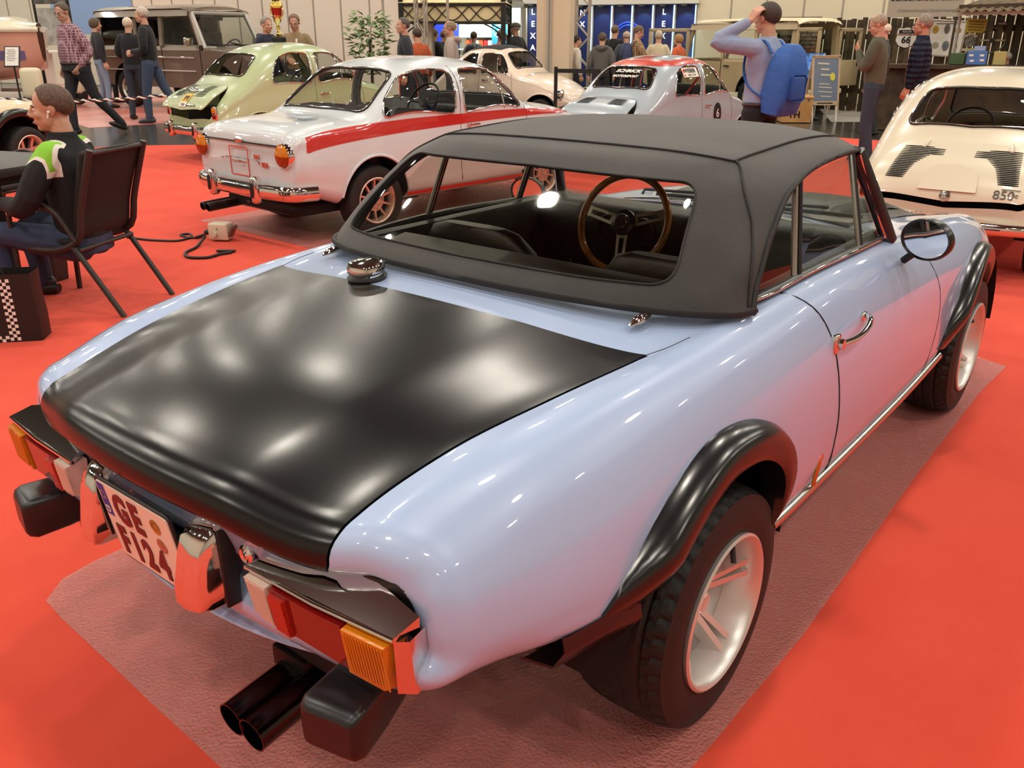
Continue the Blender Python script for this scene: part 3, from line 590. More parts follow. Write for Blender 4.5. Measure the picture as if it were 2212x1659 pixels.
    MB().box((0, -.70, .42), (1.0, .16, .09), None, .03).build('rear_valance', VOID, R); MB().box((0, .9, .30), (1.36, 1.9, .10), None, .03).build('underbody', VOID, R)
    # ------- soft top
    fab = mat('soft_top_fabric', '2b2a2a', .62, bump=(160, .12), var=(5, '343230'), spec=.35, sheen=.15)
    rows = [  # rear hem -> header; per row list of centre..edge points
     [(0,-.025,.926),(.20,-.018,.925),(.41,.018,.921),(.56,.085,.911),(.640,.155,.903),(.676,.205,.897),(.684,.262,.893)],
     [(0,-.012,.938),(.20,-.006,.938),(.41,.030,.934),(.555,.095,.926),(.636,.165,.920),(.668,.222,.918),(.675,.282,.918)],
     [(0,.055,.985),(.20,.060,.985),(.41,.090,.983),(.540,.150,.982),(.618,.22,.985),(.652,.285,.99),(.660,.340,.985)],
     [(0,.185,1.085),(.19,.190,1.085),(.385,.212,1.083),(.505,.262,1.085),(.58,.33,1.085),(.622,.40,1.075),(.640,.445,1.065)],
     [(0,.318,1.170),(.18,.322,1.169),(.36,.338,1.167),(.475,.375,1.163),(.552,.435,1.152),(.600,.495,1.133),(.624,.545,1.118)],
     [(0,.375,1.196),(.18,.38,1.195),(.36,.395,1.191),(.47,.43,1.183),(.545,.490,1.168),(.595,.545,1.147),(.618,.595,1.132)],
     [(0,.468,1.213),(.18,.47,1.212),(.36,.475,1.207),(.475,.49,1.196),(.545,.55,1.177),(.59,.61,1.158),(.610,.655,1.143)],
     [(0,.66,1.230),(.18,.66,1.229),(.36,.66,1.222),(.475,.66,1.208),(.545,.69,1.188),(.583,.72,1.171),(.602,.745,1.156)],
     [(0,.95,1.240),(.18,.95,1.239),(.36,.945,1.231),(.47,.94,1.216),(.535,.935,1.199),(.572,.93,1.182),(.592,.925,1.166)],
     [(0,1.19,1.228),(.18,1.185,1.227),(.36,1.17,1.219),(.465,1.155,1.206),(.525,1.14,1.192),(.56,1.13,1.178),(.580,1.12,1.165)],
     [(0,1.275,1.214),(.18,1.268,1.213),(.36,1.25,1.206),(.455,1.232,1.195),(.512,1.212,1.183),(.548,1.198,1.171),(.570,1.18,1.160)],
     [(0,1.300,1.196),(.18,1.292,1.195),(.36,1.272,1.190),(.45,1.25,1.181),(.505,1.23,1.170),(.54,1.213,1.160),(.562,1.195,1.152)]]
    ST = Surf(rows, sym_end=False); su, sv = ST.u, ST.v
    wl = ST.inv(rpoly([(0, .968), (.545, .964), (.478, 1.158), (0, 1.164)], [0, .05, .05, 0], 8), (0, 2), (su(1), su(5)), (0, sv(5))); wl[0, 1] = wl[-1, 1] = 0
    so = [(0, 0)] + list(wl) + [(ST.U, 0), (ST.U, ST.V), (0, ST.V)]
    top = panel(ST, so, [], .024, 0, .006, 'weld', 'soft_top', fab, R, [(su(3), su(7), 0, ST.V, .014)])
    win = panel(ST, wl, [], .03, -.003, 0, 'weld', 'rear_window', glass_mat('clear_vinyl', 'efece2', .04, 1.1), top)
    wq = wl[1:-1]
    for sx in (1, -1): MB().tube(sline(ST, resample(wl, .02, False), .001, sx < 0), .0032, 6).build('window_seam', mat('seam_fabric', '1c1b1b', .7), top, 60)
    hem = np.stack([np.full(30, .006), np.linspace(0, ST.V, 30)], 1); sd = np.stack([np.linspace(0, ST.U, 50), np.full(50, ST.V - .006)], 1)
    cr = np.stack([np.full(30, su(6)), np.linspace(0, sv(3.2), 30)], 1); cr2 = np.stack([np.linspace(su(6), su(10.5), 30), np.linspace(sv(3.2), sv(3.4), 30)], 1); cr3 = np.vstack([np.stack([np.linspace(su(6), su(3), 20), sv(3.25) + (sv(4.6) - sv(3.25)) * np.linspace(0, 1, 20) ** .7], 1), np.stack([np.linspace(su(3), su(.8), 16)[1:], np.linspace(sv(4.6), sv(5.5), 16)[1:]], 1)])
    for sx in (1, -1):
        for q, r_ in ((hem, .009), (sd, .007), (cr, .0035), (cr2, .0035), (cr3, .0035)): MB().tube(sline(ST, q, .002, sx < 0), r_, 6).build('piping', mat('seam_fabric', '1c1b1b', .7), top, 60)
    # ------- side glass, pillars
    for sx in (1, -1):
        f = Matrix.Diagonal((sx, 1, 1, 1)); A = (.648, .285, .925); B = (.622, .545, 1.105); C = (.600, .632, 1.142); D = (.574, 1.10, 1.160); Eb = (.648, 1.06, .905); Fb = (.650, .57, .912); G_ = (.560, 1.185, 1.155); H_ = (.640, 1.315, .886)
        MB(f).add([A, B, C, Fb], [[0, 1, 2, 3]]).build('quarter_glass', glass_mat('side_glass', 'e4e8e2'), R, smooth=False); MB(f).add([Fb, C, D, Eb], [[0, 1, 2, 3]]).build('door_glass', glass_mat('side_glass', 'e4e8e2'), R, smooth=False); MB(f).add([Eb, D, G_, H_], [[0, 1, 2, 3]]).build('vent_glass', glass_mat('side_glass', 'e4e8e2'), R, smooth=False)
        MB(f).tube([C, Fb], .0085, 8).build('glass_post', DARKCHROME, R); MB(f).tube([(Fb[0] + .006, Fb[1] + .022, Fb[2]), (C[0] + .006, C[1] + .02, C[2])], .006, 8).build('glass_channel', BLACK, R)
        MB(f).tube([D, Eb], .0065, 8).build('vent_post', DARKCHROME, R); MB(f).tube([(D[0], D[1] + .018, D[2]), (Eb[0], Eb[1] + .02, Eb[2])], .008, 8).build('vent_seal', BLACK, R)
        p_ = MB(f); p_.tube([(.652, 1.36, .868), (.612, 1.275, 1.01), (.562, 1.195, 1.156)], .021, 10, flat=1.3); p_.build('windscreen_pillar', SATIN, R); MB(f).tube([(.648, 1.325, .885), (.61, 1.25, 1.01), (.575, 1.185, 1.152)], .005, 8).build('pillar_trim', CHROME, R)
    hd = MB(); hd.tube([(-.56, 1.20, 1.155), (-.36, 1.262, 1.188), (0, 1.29, 1.196), (.36, 1.262, 1.188), (.56, 1.20, 1.155)], .018, 10); hd.build('windscreen_header', SATIN, R)
    ws = [[(x * (.645 + (.56 - .645) * t), 1.44 - .075 * x * x + (1.285 - 1.44 + .0) * t - .02 * x * x * t, .885 + (1.185 - .885) * t - .018 * x * x) for x in np.linspace(-1, 1, 13)] for t in np.linspace(0, 1, 5)]
    MB().grid(ws).build('windscreen', GLASS, R)
    for x0 in (-.33, .12):
        mb = MB(); mb.tube([(x0, 1.46, .905), (x0 + .02, 1.44, .925), (x0 + .3, 1.425, .94)], .006, 6); mb.tube([(x0 + .08, 1.43, .915), (x0 + .42, 1.41, .925)], .007, 6); mb.build('wiper', BLACK, R)
    # ------- interior
    it = mat('black_vinyl', '1a1918', .42, bump=(60, .1)); tub = MB(); tub.box((0, .7, .42), (1.34, 1.5, .03)); tub.box((0, .10, .62), (1.28, .03, .42), RX(-.3)); tub.box((0, 1.45, .62), (1.3, .03, .42)); tub.build('cabin_floor', it, R, smooth=False)
    for sx in (1, -1): MB().box((sx * .615, .78, .67), (.05, 1.15, .47), None, .02).build('door_card', it, R)
    MB().box((0, .26, .80), (1.16, .30, .20), RX(.12), .06).build('rear_shelf', it, R)
    ds = MB(); G = []
    for y, z in [(1.40, .885), (1.28, .910), (1.18, .905), (1.14, .87), (1.15, .78), (1.22, .66)]: G.append([(x, y - .02 * abs(x), z) for x in np.linspace(-.60, .60, 11)])
    ds.grid(G); ds.build('dashboard', it, R, 60)
    for k, x in enumerate((-.27, -.13)): MB(T(Vector((x, 1.145, .83))) @ RX(PI / 2)).lathe([(.05, 0), (.05, .015), (.045, .018), (.043, .01), (0, .01)], 24).build('gauge', SATIN, R)
    for x in (-.36, .34):
        def cushion(prof, hw, nm, par=None):
            G = [];
            for (y, z, ww, th) in prof: G.append([(x + ww * math.cos(a) * abs(math.cos(a)) ** -.45 if abs(math.cos(a)) > 1e-3 else x, y - th * .96 * (math.sin(a)) * abs(math.sin(a) + 1e-6) ** -.3, z) for a in np.linspace(0, 2 * PI, 20, endpoint=False)])
            mb = MB().grid(G, cv=True); mb.add(G[-1], [list(range(20))]); mb.add(G[0], [list(range(20))[::-1]]); return mb.build(nm, it, R, 60)
        cushion([(.62, .52, .20, .09), (.59, .60, .23, .085), (.55, .75, .235, .075), (.51, .86, .215, .06), (.49, .915, .17, .045), (.487, .93, .12, .025)], .2, 'seat_backrest')
        MB().box((x, .85, .56), (.44, .46, .13), RX(.1), .05, 3).build('seat_cushion', it, R); G = []
    tn_ = MB(); tn_.box((0, .85, .55), (.20, .9, .18), None, .06); tn_.tube([(0, 1.0, .62), (0, 1.02, .76)], .008); tn_.ball((0, 1.02, .77), .02); tn_.build('transmission_tunnel', it, R)
    M = T(Vector((-.192, 1.10, .862))) @ RZ(.05) @ RX(PI / 2 - .38); wood = mat('varnished_wood', 'b5793a', .16, coat=.8, var=(18, '8a5420'), cr=.05)
    rim = MB(M); rim.tube([(.172 * math.cos(a), .172 * math.sin(a), 0) for a in np.linspace(0, 2 * PI, 56, endpoint=False)], .0135, 12, closed=True); sw = rim.build('steering_wheel', wood, R)
    sp = MB(M)
    for a in (PI * .94, PI * 1.5 + .12, .30):
        c_, s_ = math.cos(a), math.sin(a); Ms = M @ RZ(a); k = MB(Ms)
        for a0, b0 in (((.03, .022), (.165, .017)),):
            for sg in (-1, 1): sp.add([tuple(RZ(a) @ Vector(q)) for q in [(.03, sg * .022, -.002), (.165, sg * .017, 0), (.165, sg * .008, 0), (.03, sg * .010, -.002), (.03, sg * .022, -.006), (.165, sg * .017, -.004), (.165, sg * .008, -.004), (.03, sg * .010, -.006)]], [[0, 1, 2, 3], [4, 7, 6, 5], [0, 4, 5, 1], [2, 6, 7, 3], [1, 5, 6, 2], [0, 3, 7, 4]])
            for r0, r1 in ((.03, .055), (.14, .168)): sp.add([tuple(RZ(a) @ Vector(q)) for q in [(r0, -.019, 0), (r1, -.018, 0), (r1, .018, 0), (r0, .019, 0), (r0, -.019, -.004), (r1, -.018, -.004), (r1, .018, -.004), (r0, .019, -.004)]], [[0, 1, 2, 3], [4, 7, 6, 5], [0, 4, 5, 1], [2, 6, 7, 3], [1, 5, 6, 2], [0, 3, 7, 4]])
    sp.build('wheel_spokes', mat('brushed_spoke', 'c0b8a8', .3, 1), sw, smooth=False)
    MB(M).lathe([(.048, -.01), (.046, .006), (.03, .012), (.026, .018), (0, .02)], 32).build('horn_button', SATIN, sw); MB(M).lathe([(.022, .0185), (.020, .022), (0, .022)], 24).build('horn_badge', CHROME, sw)
    MB().tube([(-.192, 1.11, .858), (-.20, 1.28, .80)], .03, 12).build('steering_column', SATIN, R)
    # ------- bonnet with two bulges
    HB = mat('matt_black_bonnet', '1b1b1c', .35, spec=.45); q = S.inv(rpoly([(0, 1.52), (.46, 1.50), (.445, 2.70), (0, 2.82)], [0, .05, .1, 0]), (0, 1), (u(11), u(18)), (0, v(3.2))); q[0, 1] = q[-1, 1] = 0
    bon = panel(S, q, [], .04, .004, .012, 'weld', 'bonnet', HB, R)
    for sx in (1, -1):
        G = []
        for t in np.linspace(0, 1, 15):
            y = 1.60 + 1.0 * t; zb = float(np.interp(y, [1.36, 1.7, 2.1, 2.45, 2.75], [.890, .855, .825, .79, .735])); hh = .055 * min(1, t * 6 + .05) * (1 - t ** 3 * .9); ww = .115 * (1 - .15 * t)
            G.append([(sx * .24 + ww * c_, y, zb + hh * math.sqrt(max(0, 1 - c_ ** 4)) - .006) for c_ in np.linspace(-1, 1, 11)])
        MB().grid(G).build('bonnet_bulge', HB, bon, 60)
    MB().box((.30, 1.56, .872), (.34, .10, .012), RX(-.05), .004).build('cowl_vent', mat('grey_vent', '6c665e', .4, .4), R)
    for sx in (1, -1): MB(T(Vector((sx * .50, 2.86, .60))) @ RX(-PI / 2)).lathe([(.09, -.06), (.09, .06), (.085, .065), (.05, .09), (0, .1)], 28).build('headlamp', GLASS if False else CHROME, R)
spider()
# ------------------------------------------------------------------ small saloons of the same family
def kn(tab, y):
    a = np.array(tab, float); return spline(a[:, 0], a[:, 1:], np.atleast_1d(np.clip(y, a[0, 0], a[-1, 0])))
SHAPES = {
 '600': dict(
    st=[-.60,-.585,-.54,-.47,-.38,-.28,-.16,-.04,.08,.20,.35,.55,.80,1.05,1.25,1.38,1.48,1.60,1.72,1.84,2.0,2.2,2.38,2.48,2.54],
    zt=[(-.60,.50),(-.585,.58),(-.54,.67),(-.47,.755),(-.38,.83),(-.28,.895),(-.16,.975),(-.04,1.08),(.08,1.19),(.20,1.275),(.35,1.345),(.55,1.385),(.80,1.405),(1.05,1.395),(1.25,1.355),(1.38,1.30),(1.48,1.205),(1.60,1.08),(1.72,.965),(1.84,.915),(2.0,.89),(2.2,.835),(2.38,.745),(2.48,.65),(2.54,.54)],
    zb=[(-.60,.42),(-.54,.50),(-.38,.62),(-.16,.74),(.2,.82),(.8,.84),(1.4,.83),(1.7,.80),(2.0,.74),(2.3,.62),(2.48,.52),(2.54,.45)],
    wb=[(-.60,.50),(-.585,.565),(-.54,.60),(-.47,.628),(-.38,.645),(-.16,.66),(.2,.668),(.8,.668),(1.4,.662),(1.72,.65),(2.0,.635),(2.2,.60),(2.38,.52),(2.48,.42),(2.54,.30)],
    n=[(-.60,3.4),(-.38,3.0),(-.16,2.7),(.15,2.9),(.55,3.1),(1.2,3.1),(1.5,2.8),(1.75,2.5),(2.54,2.2)],
    wm=.028, zs=.30, rear_lid=[(0,.915),(.40,.905),(.50,.80),(.535,.62),(.50,.53),(0,.505)], rear_win=[(0,1.015),(.47,1.01),(.395,1.25),(0,1.265)], front_win=[(0,.985),(.52,.975),(.44,1.255),(0,1.275)],
    side_win=[[(.22,.925),(.83,.915),(.835,1.275),(.60,1.285),(.38,1.22),(.27,1.08)], [(.925,.915),(1.58,.92),(1.50,1.08),(1.33,1.255),(.93,1.28)]], vent=[(1.33,.918),(1.27,1.265)],
    door=[(.875,1.31),(.875,.85),(.865,.45),(.88,.34)], door2=[(1.62,.93),(1.66,.75),(1.64,.5),(1.6,.36)], wb_y=2.0, wr=.262, wt=.575, lamps='tall'),
 '850': dict(
    st=[-.72,-.712,-.69,-.66,-.60,-.50,-.35,-.20,-.08,.02,.12,.22,.32,.42,.55,.75,1.0,1.25,1.40,1.50,1.60,1.70,1.80,1.92,2.1,2.35,2.6,2.76,2.81],
    zt=[(-.72,.66),(-.712,.76),(-.69,.805),(-.66,.825),(-.60,.845),(-.50,.862),(-.35,.878),(-.20,.888),(-.08,.905),(.02,.955),(.12,1.05),(.22,1.15),(.32,1.24),(.42,1.305),(.55,1.347),(.75,1.374),(1.0,1.382),(1.25,1.362),(1.40,1.328),(1.50,1.27),(1.60,1.17),(1.70,1.065),(1.80,.965),(1.92,.925),(2.1,.905),(2.35,.865),(2.6,.79),(2.76,.68),(2.81,.58)],
    zb=[(-.72,.56),(-.69,.66),(-.60,.70),(-.3,.745),(.1,.79),(.8,.82),(1.5,.83),(1.8,.81),(2.1,.78),(2.5,.70),(2.76,.57),(2.81,.5)],
    wb=[(-.72,.58),(-.712,.615),(-.69,.645),(-.66,.66),(-.5,.675),(-.2,.68),(.2,.684),(.8,.688),(1.5,.682),(1.9,.67),(2.3,.645),(2.6,.58),(2.76,.48),(2.81,.38)],
    n=[(-.72,4.5),(-.3,4.2),(0,3.6),(.3,3.2),(.6,3.2),(1.3,3.2),(1.6,2.9),(1.9,3.2),(2.4,3.0),(2.81,2.6)],
    wm=.022, zs=.27, rear_lid=[(0,.842),(.52,.835),(.53,.80),(.52,.72),(0,.715)], rear_win=[(0,.945),(.545,.935),(.47,1.255),(0,1.275)], front_win=[(0,.985),(.55,.975),(.46,1.27),(0,1.29)],
    side_win=[[(.10,.895),(.87,.885),(.88,1.265),(.62,1.275),(.40,1.225),(.18,1.03)], [(.965,.885),(1.69,.90),(1.60,1.07),(1.44,1.25),(.97,1.27)]], vent=[(1.46,.895),(1.40,1.255)],
    door=[(.925,1.30),(.92,.85),(.90,.50),(.93,.33)], door2=[(1.73,.91),(1.76,.75),(1.74,.5),(1.7,.36)], wb_y=2.027, wr=.272, wt=.60, lamps='round'),
 '500': dict(
    st=[-.55,-.535,-.49,-.42,-.34,-.24,-.13,-.02,.08,.18,.30,.5,.70,.90,1.04,1.14,1.24,1.34,1.45,1.6,1.8,2.02,2.18,2.28,2.33],
    zt=[(-.55,.45),(-.535,.53),(-.49,.63),(-.42,.725),(-.34,.80),(-.24,.88),(-.13,.96),(-.02,1.06),(.08,1.15),(.18,1.225),(.30,1.275),(.5,1.315),(.70,1.325),(.90,1.305),(1.04,1.255),(1.14,1.17),(1.24,1.06),(1.34,.955),(1.45,.90),(1.6,.875),(1.8,.83),(2.02,.75),(2.18,.66),(2.28,.57),(2.33,.47)],
    zb=[(-.55,.38),(-.49,.46),(-.34,.60),(-.13,.72),(.2,.79),(.7,.81),(1.2,.80),(1.45,.76),(1.8,.68),(2.1,.55),(2.28,.46),(2.33,.40)],
    wb=[(-.55,.44),(-.535,.51),(-.49,.55),(-.42,.58),(-.34,.60),(-.13,.625),(.2,.635),(.7,.637),(1.2,.632),(1.45,.62),(1.8,.60),(2.02,.55),(2.18,.47),(2.28,.37),(2.33,.26)],
    n=[(-.55,3.0),(-.13,2.6),(.15,2.8),(.5,3.0),(1.0,3.0),(1.25,2.7),(1.5,2.4),(2.33,2.2)],
    wm=.024, zs=.27, rear_lid=[(0,.84),(.36,.83),(.42,.72),(.44,.56),(.40,.47),(0,.445)], rear_win=[(0,.955),(.42,.95),(.36,1.185),(0,1.20)], front_win=[(0,.97),(.47,.96),(.40,1.20),(0,1.22)],
    side_win=[[(.20,.88),(.60,.87),(.605,1.195),(.42,1.195),(.27,1.09)], [(.685,.87),(1.24,.88),(1.17,1.02),(1.03,1.185),(.69,1.20)]], vent=[(1.03,.875),(.985,1.185)],
    door=[(.645,1.24),(.645,.8),(.64,.42),(.66,.32)], door2=[(1.28,.88),(1.31,.7),(1.29,.5),(1.25,.34)], wb_y=1.84, wr=.25, wt=.56, lamps='small')}
def shape_surf(sh):
    D = SHAPES[sh]; P = []; th = np.linspace(0, PI / 2, 9); ys = D['st']
    for y in ys:
        zt, zb, wb, n = kn(D['zt'], y)[0, 0], kn(D['zb'], y)[0, 0], kn(D['wb'], y)[0, 0], kn(D['n'], y)[0, 0]
        zb = min(zb, zt - .05); row = [(wb * math.sin(a) ** (2 / n), y, zb + (zt - zb) * math.cos(a) ** (2 / n)) for a in th]; row[0] = (0, y, zt); row[-1] = (wb, y, zb)
        zs = D['zs'] + max(0, .14 * ((-.2 - y) / .45)) + max(0, .14 * ((y - (ys[-1] - .5)) / .5)); zs = min(zs, zb - .06); k = np.array([.25, .5, .75, .93, 1.0]); wmx = D['wm'] * min(1, wb / .6)
        for q in k: row.append((wb + wmx * math.sin(PI * min(1, q * 1.15)) - (.035 if q > .99 else .006 if q > .9 else 0), y, zb + (zs - zb) * q))
        row += [(wb * .55, y, zs - .015), (0, y, zs - .015)]; P.append(row)
    P = np.array(P); a2 = P[0].copy(); a2[:, 0] *= .03; a2[:, 2] = a2[:, 2].mean(); a2[:, 1] -= .013; b2 = P[-1].copy(); b2[:, 0] *= .03; b2[:, 2] = b2[:, 2].mean(); b2[:, 1] += .017; a = P[0].copy(); a[:, 0] *= .35; a[:, 2] = .5 * (a[:, 2] + a[:, 2].mean()) - .0; a[:, 1] -= .012; b = P[-1].copy(); b[:, 0] *= .4; b[:, 2] = .5 * (b[:, 2] + b[:, 2].mean()); b[:, 1] += .015
    return Surf(np.concatenate([a2[None], a[None], P, b[None], b2[None]]))
def _sq(z): return z if z < .82 else .82 + (z - .82) * .87
for k_ in ('zt',): SHAPES['850'][k_] = [(a, _sq(b)) for a, b in SHAPES['850'][k_]]
for k_ in ('rear_lid', 'rear_win', 'front_win', 'vent', 'door', 'door2'): SHAPES['850'][k_] = [(a, _sq(b)) for a, b in SHAPES['850'][k_]]
SHAPES['850']['side_win'] = [[(a, _sq(b)) for a, b in w_] for w_ in SHAPES['850']['side_win']]
SURFS = {}
def saloon(name, label, loc, hd, sc, sh, paint, lid_open=0, wheel_style='steel', wheel_col='c9c7c3', trim=CHROME, door_col=None, arches='lip', lid_m=None, interior='1c1a19', bumper=True, tyre_w=.15):
    D = SHAPES[sh]; R = thing(name, label, 'car', loc, -hd, None, sc); S = SURFS.setdefault(sh, shape_surf(sh)); u, v = S.u, S.v; ny = len(D['st']); iu = lambda y: u(2 + np.interp(y, D['st'], np.arange(ny)))
    vb = v(8); tail = (0, iu(.02 if sh == '850' else -.05)); side = (iu(-.5), iu(D['st'][-1] - .2))
    sw = [S.inv(rpoly(w_, .06, 5), (1, 2), side, (v(1.5), v(9))) for w_ in D['side_win']]
    def half(w_, r, ur): q = S.inv(rpoly(w_, [0] + [r] * (len(w_) - 2) + [0], 6), (0, 2), ur, (0, v(9))); q[0, 1] = q[-1, 1] = 0; return q
    rwin = half(D['rear_win'], .07, (iu(-.35), iu(.6))); fwin = half(D['front_win'], .07, (iu(1.0), iu(2.0))); 
    rl = half(D['rear_lid'], .05, tail)
    def order(q): return q if q[0, 0] < q[-1, 0] else q[::-1]
    parts = [order(rl), order(rwin), order(fwin)]; loop = [(0, 0)]
    for q in parts: loop += list(q)
    loop += [(S.U, 0), (S.U, S.V), (0, S.V)]
    def arch(yc, r):
        a = np.radians(np.linspace(8, 172, 24)); q = S.inv(np.stack([yc + r * np.cos(a), D['wr'] + .02 + r * np.sin(a)], 1), (1, 2), (iu(D['st'][0] + .06), iu(D['st'][-1] - .06)), (v(5), v(12.5))); return q
    ar = [arch(0, D['wr'] + .055), arch(D['wb_y'], D['wr'] + .055)]
    holes = [np.vstack([q, [(q[-1, 0], v(13.6)), (q[0, 0], v(13.6))]]) for q in ar] + sw
    panel(S, loop, holes, .045, 0, .01, 'weld', 'body', paint, R, [(0, iu(D['st'][4]), 0, S.V, .028)])
    # lid, hinged at its upper edge
    lm = lid_m or paint; lid = panel(S, rl, [], .03, .004, .012, 'weld', 'engine_lid', lm, R)
    hz = S.ev(rl)[:, 2].max(); hy = S.ev(rl)[S.ev(rl)[:, 2].argmax(), 1]; ML = T(Vector((0, hy, hz))) @ RX(-lid_open) @ T(Vector((0, -hy, -hz)))
    lid.data.transform(ML)
    MB().box((0, (hy + D['st'][0]) / 2 + (.22 if sh == '850' else .13), .52), (.80, .26, .26), None, .05).build('engine_bay', VOID, R)
    gl = GLASS
    panel(S, rwin, [], .06, -.006, 0, 'weld', 'rear_window', gl, R); panel(S, fwin, [], .06, -.006, 0, 'weld', 'windscreen', gl, R)
    for sx in (1, -1):
        for i, q in enumerate(sw):
            g = panel(S, q, [], .08, -.006, 0, None, 'door_window' if i else 'quarter_window', gl, R)
            if sx < 0:
                g.data.transform(Matrix.Diagonal((-1, 1, 1, 1))); g.data.flip_normals()
            MB().tube(sline(S, resample(q, .03), .003, sx < 0), .008, 6, closed=True).build('window_surround', trim, g, 60)
        for q, nm in ((rwin, 'rear_surround'), (fwin, 'front_surround')): MB().tube(sline(S, resample(q, .03, False), .003, sx < 0), .011, 6).build(nm, BLACK if trim is BLACK else BLACK, R, 60); MB().tube(sline(S, resample(q, .03, False), .012, sx < 0), .005, 6).build('trim_strip', trim, R, 60)
        for pts in (D['door'], D['door2']):
            q = S.inv(smooth_line(pts, 24), (1, 2), side, (v(2), v(12.6))); MB().tube(sline(S, q, -.0005, sx < 0), .0028, 6).build('door_gap', mat('panel_gap', '0a0c14', .7), R, 60)
        q = S.inv(np.linspace(D['vent'][0], D['vent'][1], 8), (1, 2), side, (v(1.5), v(9))); MB().tube(sline(S, q, 0, sx < 0), .008, 6).build('vent_post', trim, R, 60)
        yd = D['door'][1][0] + .09; q = S.inv([(yd, .775)], (1, 2), side, (v(7), v(12))); p_ = sline(S, q, .0, sx < 0)[0]
        h = MB(T(Vector(p_))); h.box((sx * .006, 0, 0), (.016, .05, .03), None, .005); h.tube([(sx * .02, -.02, 0), (sx * .028, .05, .002), (sx * .022, .11, 0)], .009, 8); h.build('door_handle', CHROME, R)
        for q in ar:
            if arches == 'wide':
                G = []
                for p_, nq in zip(sline(S, q, 0), q):
                    G.append([np.array(p_) * [sx, 1, 1] + [sx * a, 0, b] for a, b in ((-.01, .035), (.02, .03), (.05, .012), (.058, -.006), (.03, -.015))])
                MB().grid(G).build('wheel_arch', paint, R, 60)
            else: MB().tube(sline(S, q, .003, sx < 0), .012, 8).build('arch_lip', paint, R, 60)
        for yc in (0, D['wb_y']):
            MB(T(Vector((sx * (D['wt'] - .14), yc, D['wr'] + .02)))).lathe([(.02, 0), (D['wr'] + .055, 0), (D['wr'] + .055, sx * .2)], 24, AXX, 0, PI).build('wheel_well', VOID, R)
            wheel(R, (sx * (D['wt'] + (.02 if arches == 'wide' else 0)), yc, D['wr']), D['wr'], .175, tyre_w, wheel_style, sx, wheel_col, spin=.3)
        # lamps
        if D['lamps'] == 'round':
            c = Vector((sx * .555, -.712, .665)); M = T(c) @ RX(PI / 2)
            o = MB(M).lathe([(.088, -.02), (.09, .02), (.084, .030), (.078, .028)], 28).build('tail_lamp', CHROME, R); MB(M).lathe([(.079, .02), (.074, .042), (.05, .054), (0, .058)], 28, None, 0, PI).build('amber_lens', mat('lamp_amber', 'e08410', .14), o); MB(M).lathe([(.079, .02), (.074, .042), (.05, .054), (0, .058)], 28, None, PI, 2 * PI).build('red_lens', mat('lamp_red_brown', '9a3a10', .14), o)
        elif D['lamps'] == 'tall':
            q = S.inv([(.555, .60)], (0, 2), (0, iu(.0)), (v(3), v(10))); c = Vector(S.ev(q)[0] * [sx, 1, 1]); M = T(c) @ RZ(sx * .35)
            o = MB(M).box((0, -.01, 0), (.075, .05, .17), None, .018).build('tail_lamp', CHROME, R); MB(M).box((0, -.03, .035), (.055, .04, .065), None, .012).build('amber_lens', mat('lamp_amber', 'e08410', .14), o); MB(M).box((0, -.03, -.032), (.055, .04, .065), None, .012).build('red_lens', mat('lamp_red', '8e0f0c', .12), o)
        else:
            q = S.inv([(.50, .56)], (0, 2), (0, iu(0)), (v(3), v(10))); c = Vector(S.ev(q)[0] * [sx, 1, 1]); MB(T(c)).ball((0, 0, 0), (.03, .04, .07)).build('tail_lamp', mat('lamp_red', '8e0f0c', .12), R)
        q = S.inv([(.47, .60 if sh != '500' else .56)], (0, 2), (iu(D['st'][-1] - .5), S.U), (v(2), v(10))); c = Vector(S.ev(q)[0] * [sx, 1, 1]); M = T(c) @ RX(-PI / 2)
        MB(M).lathe([(.085, -.05), (.09, .02), (.08, .026), (.076, .02), (.05, .04), (0, .05)], 24).build('headlamp', CHROME, R)
    if bumper:
        y0 = D['st'][0]; zb_ = .40 if sh == '850' else .38
        b = MB(); path = smooth_line([(-.70, y0 + .16, zb_), (-.64, y0 + .0, zb_), (-.4, y0 - .07, zb_), (0, y0 - .085, zb_), (.4, y0 - .07, zb_), (.64, y0 + .0, zb_), (.70, y0 + .16, zb_)], 40); b.tube(path, .032, 14, flat=1.75, upv=(0, 0, 1)); bo = b.build('rear_bumper', CHROME, R, 60)
        for sx in (1, -1):
            MB(T(Vector((sx * .30, y0 - .10, zb_)))).box((0, 0, .01), (.065, .08, .20), None, .028, 3).build('overrider', CHROME, bo); MB(T(Vector((sx * .30, y0 - .143, zb_)))).box((0, 0, .01), (.03, .012, .11), None, .005).build('overrider_pad', BLACK, bo)
    # cabin
    it = mat('cabin_' + interior, interior, .6); fy = D['door2'][0][0]; MB().box((0, (fy + .1) / 2, D['zs'] + .02), (1.10, fy - .1, .03)).build('cabin_floor', it, R); s5 = .9 if sh == '500' else 1
    MB().box((0, .16, .60), (1.02 * s5, .14, .50), RX(-.25), .05).build('rear_seat', it, R)
    for x in (-.27, .27): MB().box((x * s5, .72, .62), (.42 * s5, .12, .56), RX(-.2), .05, 3).build('seat_backrest', it, R); MB().box((x * s5, .98, .42), (.42 * s5, .46, .14), RX(.08), .05).build('seat_cushion', it, R)
    MB().box((0, fy - .06, .80), (1.08 * s5, .16, .13), None, .04).build('dashboard', it, R)
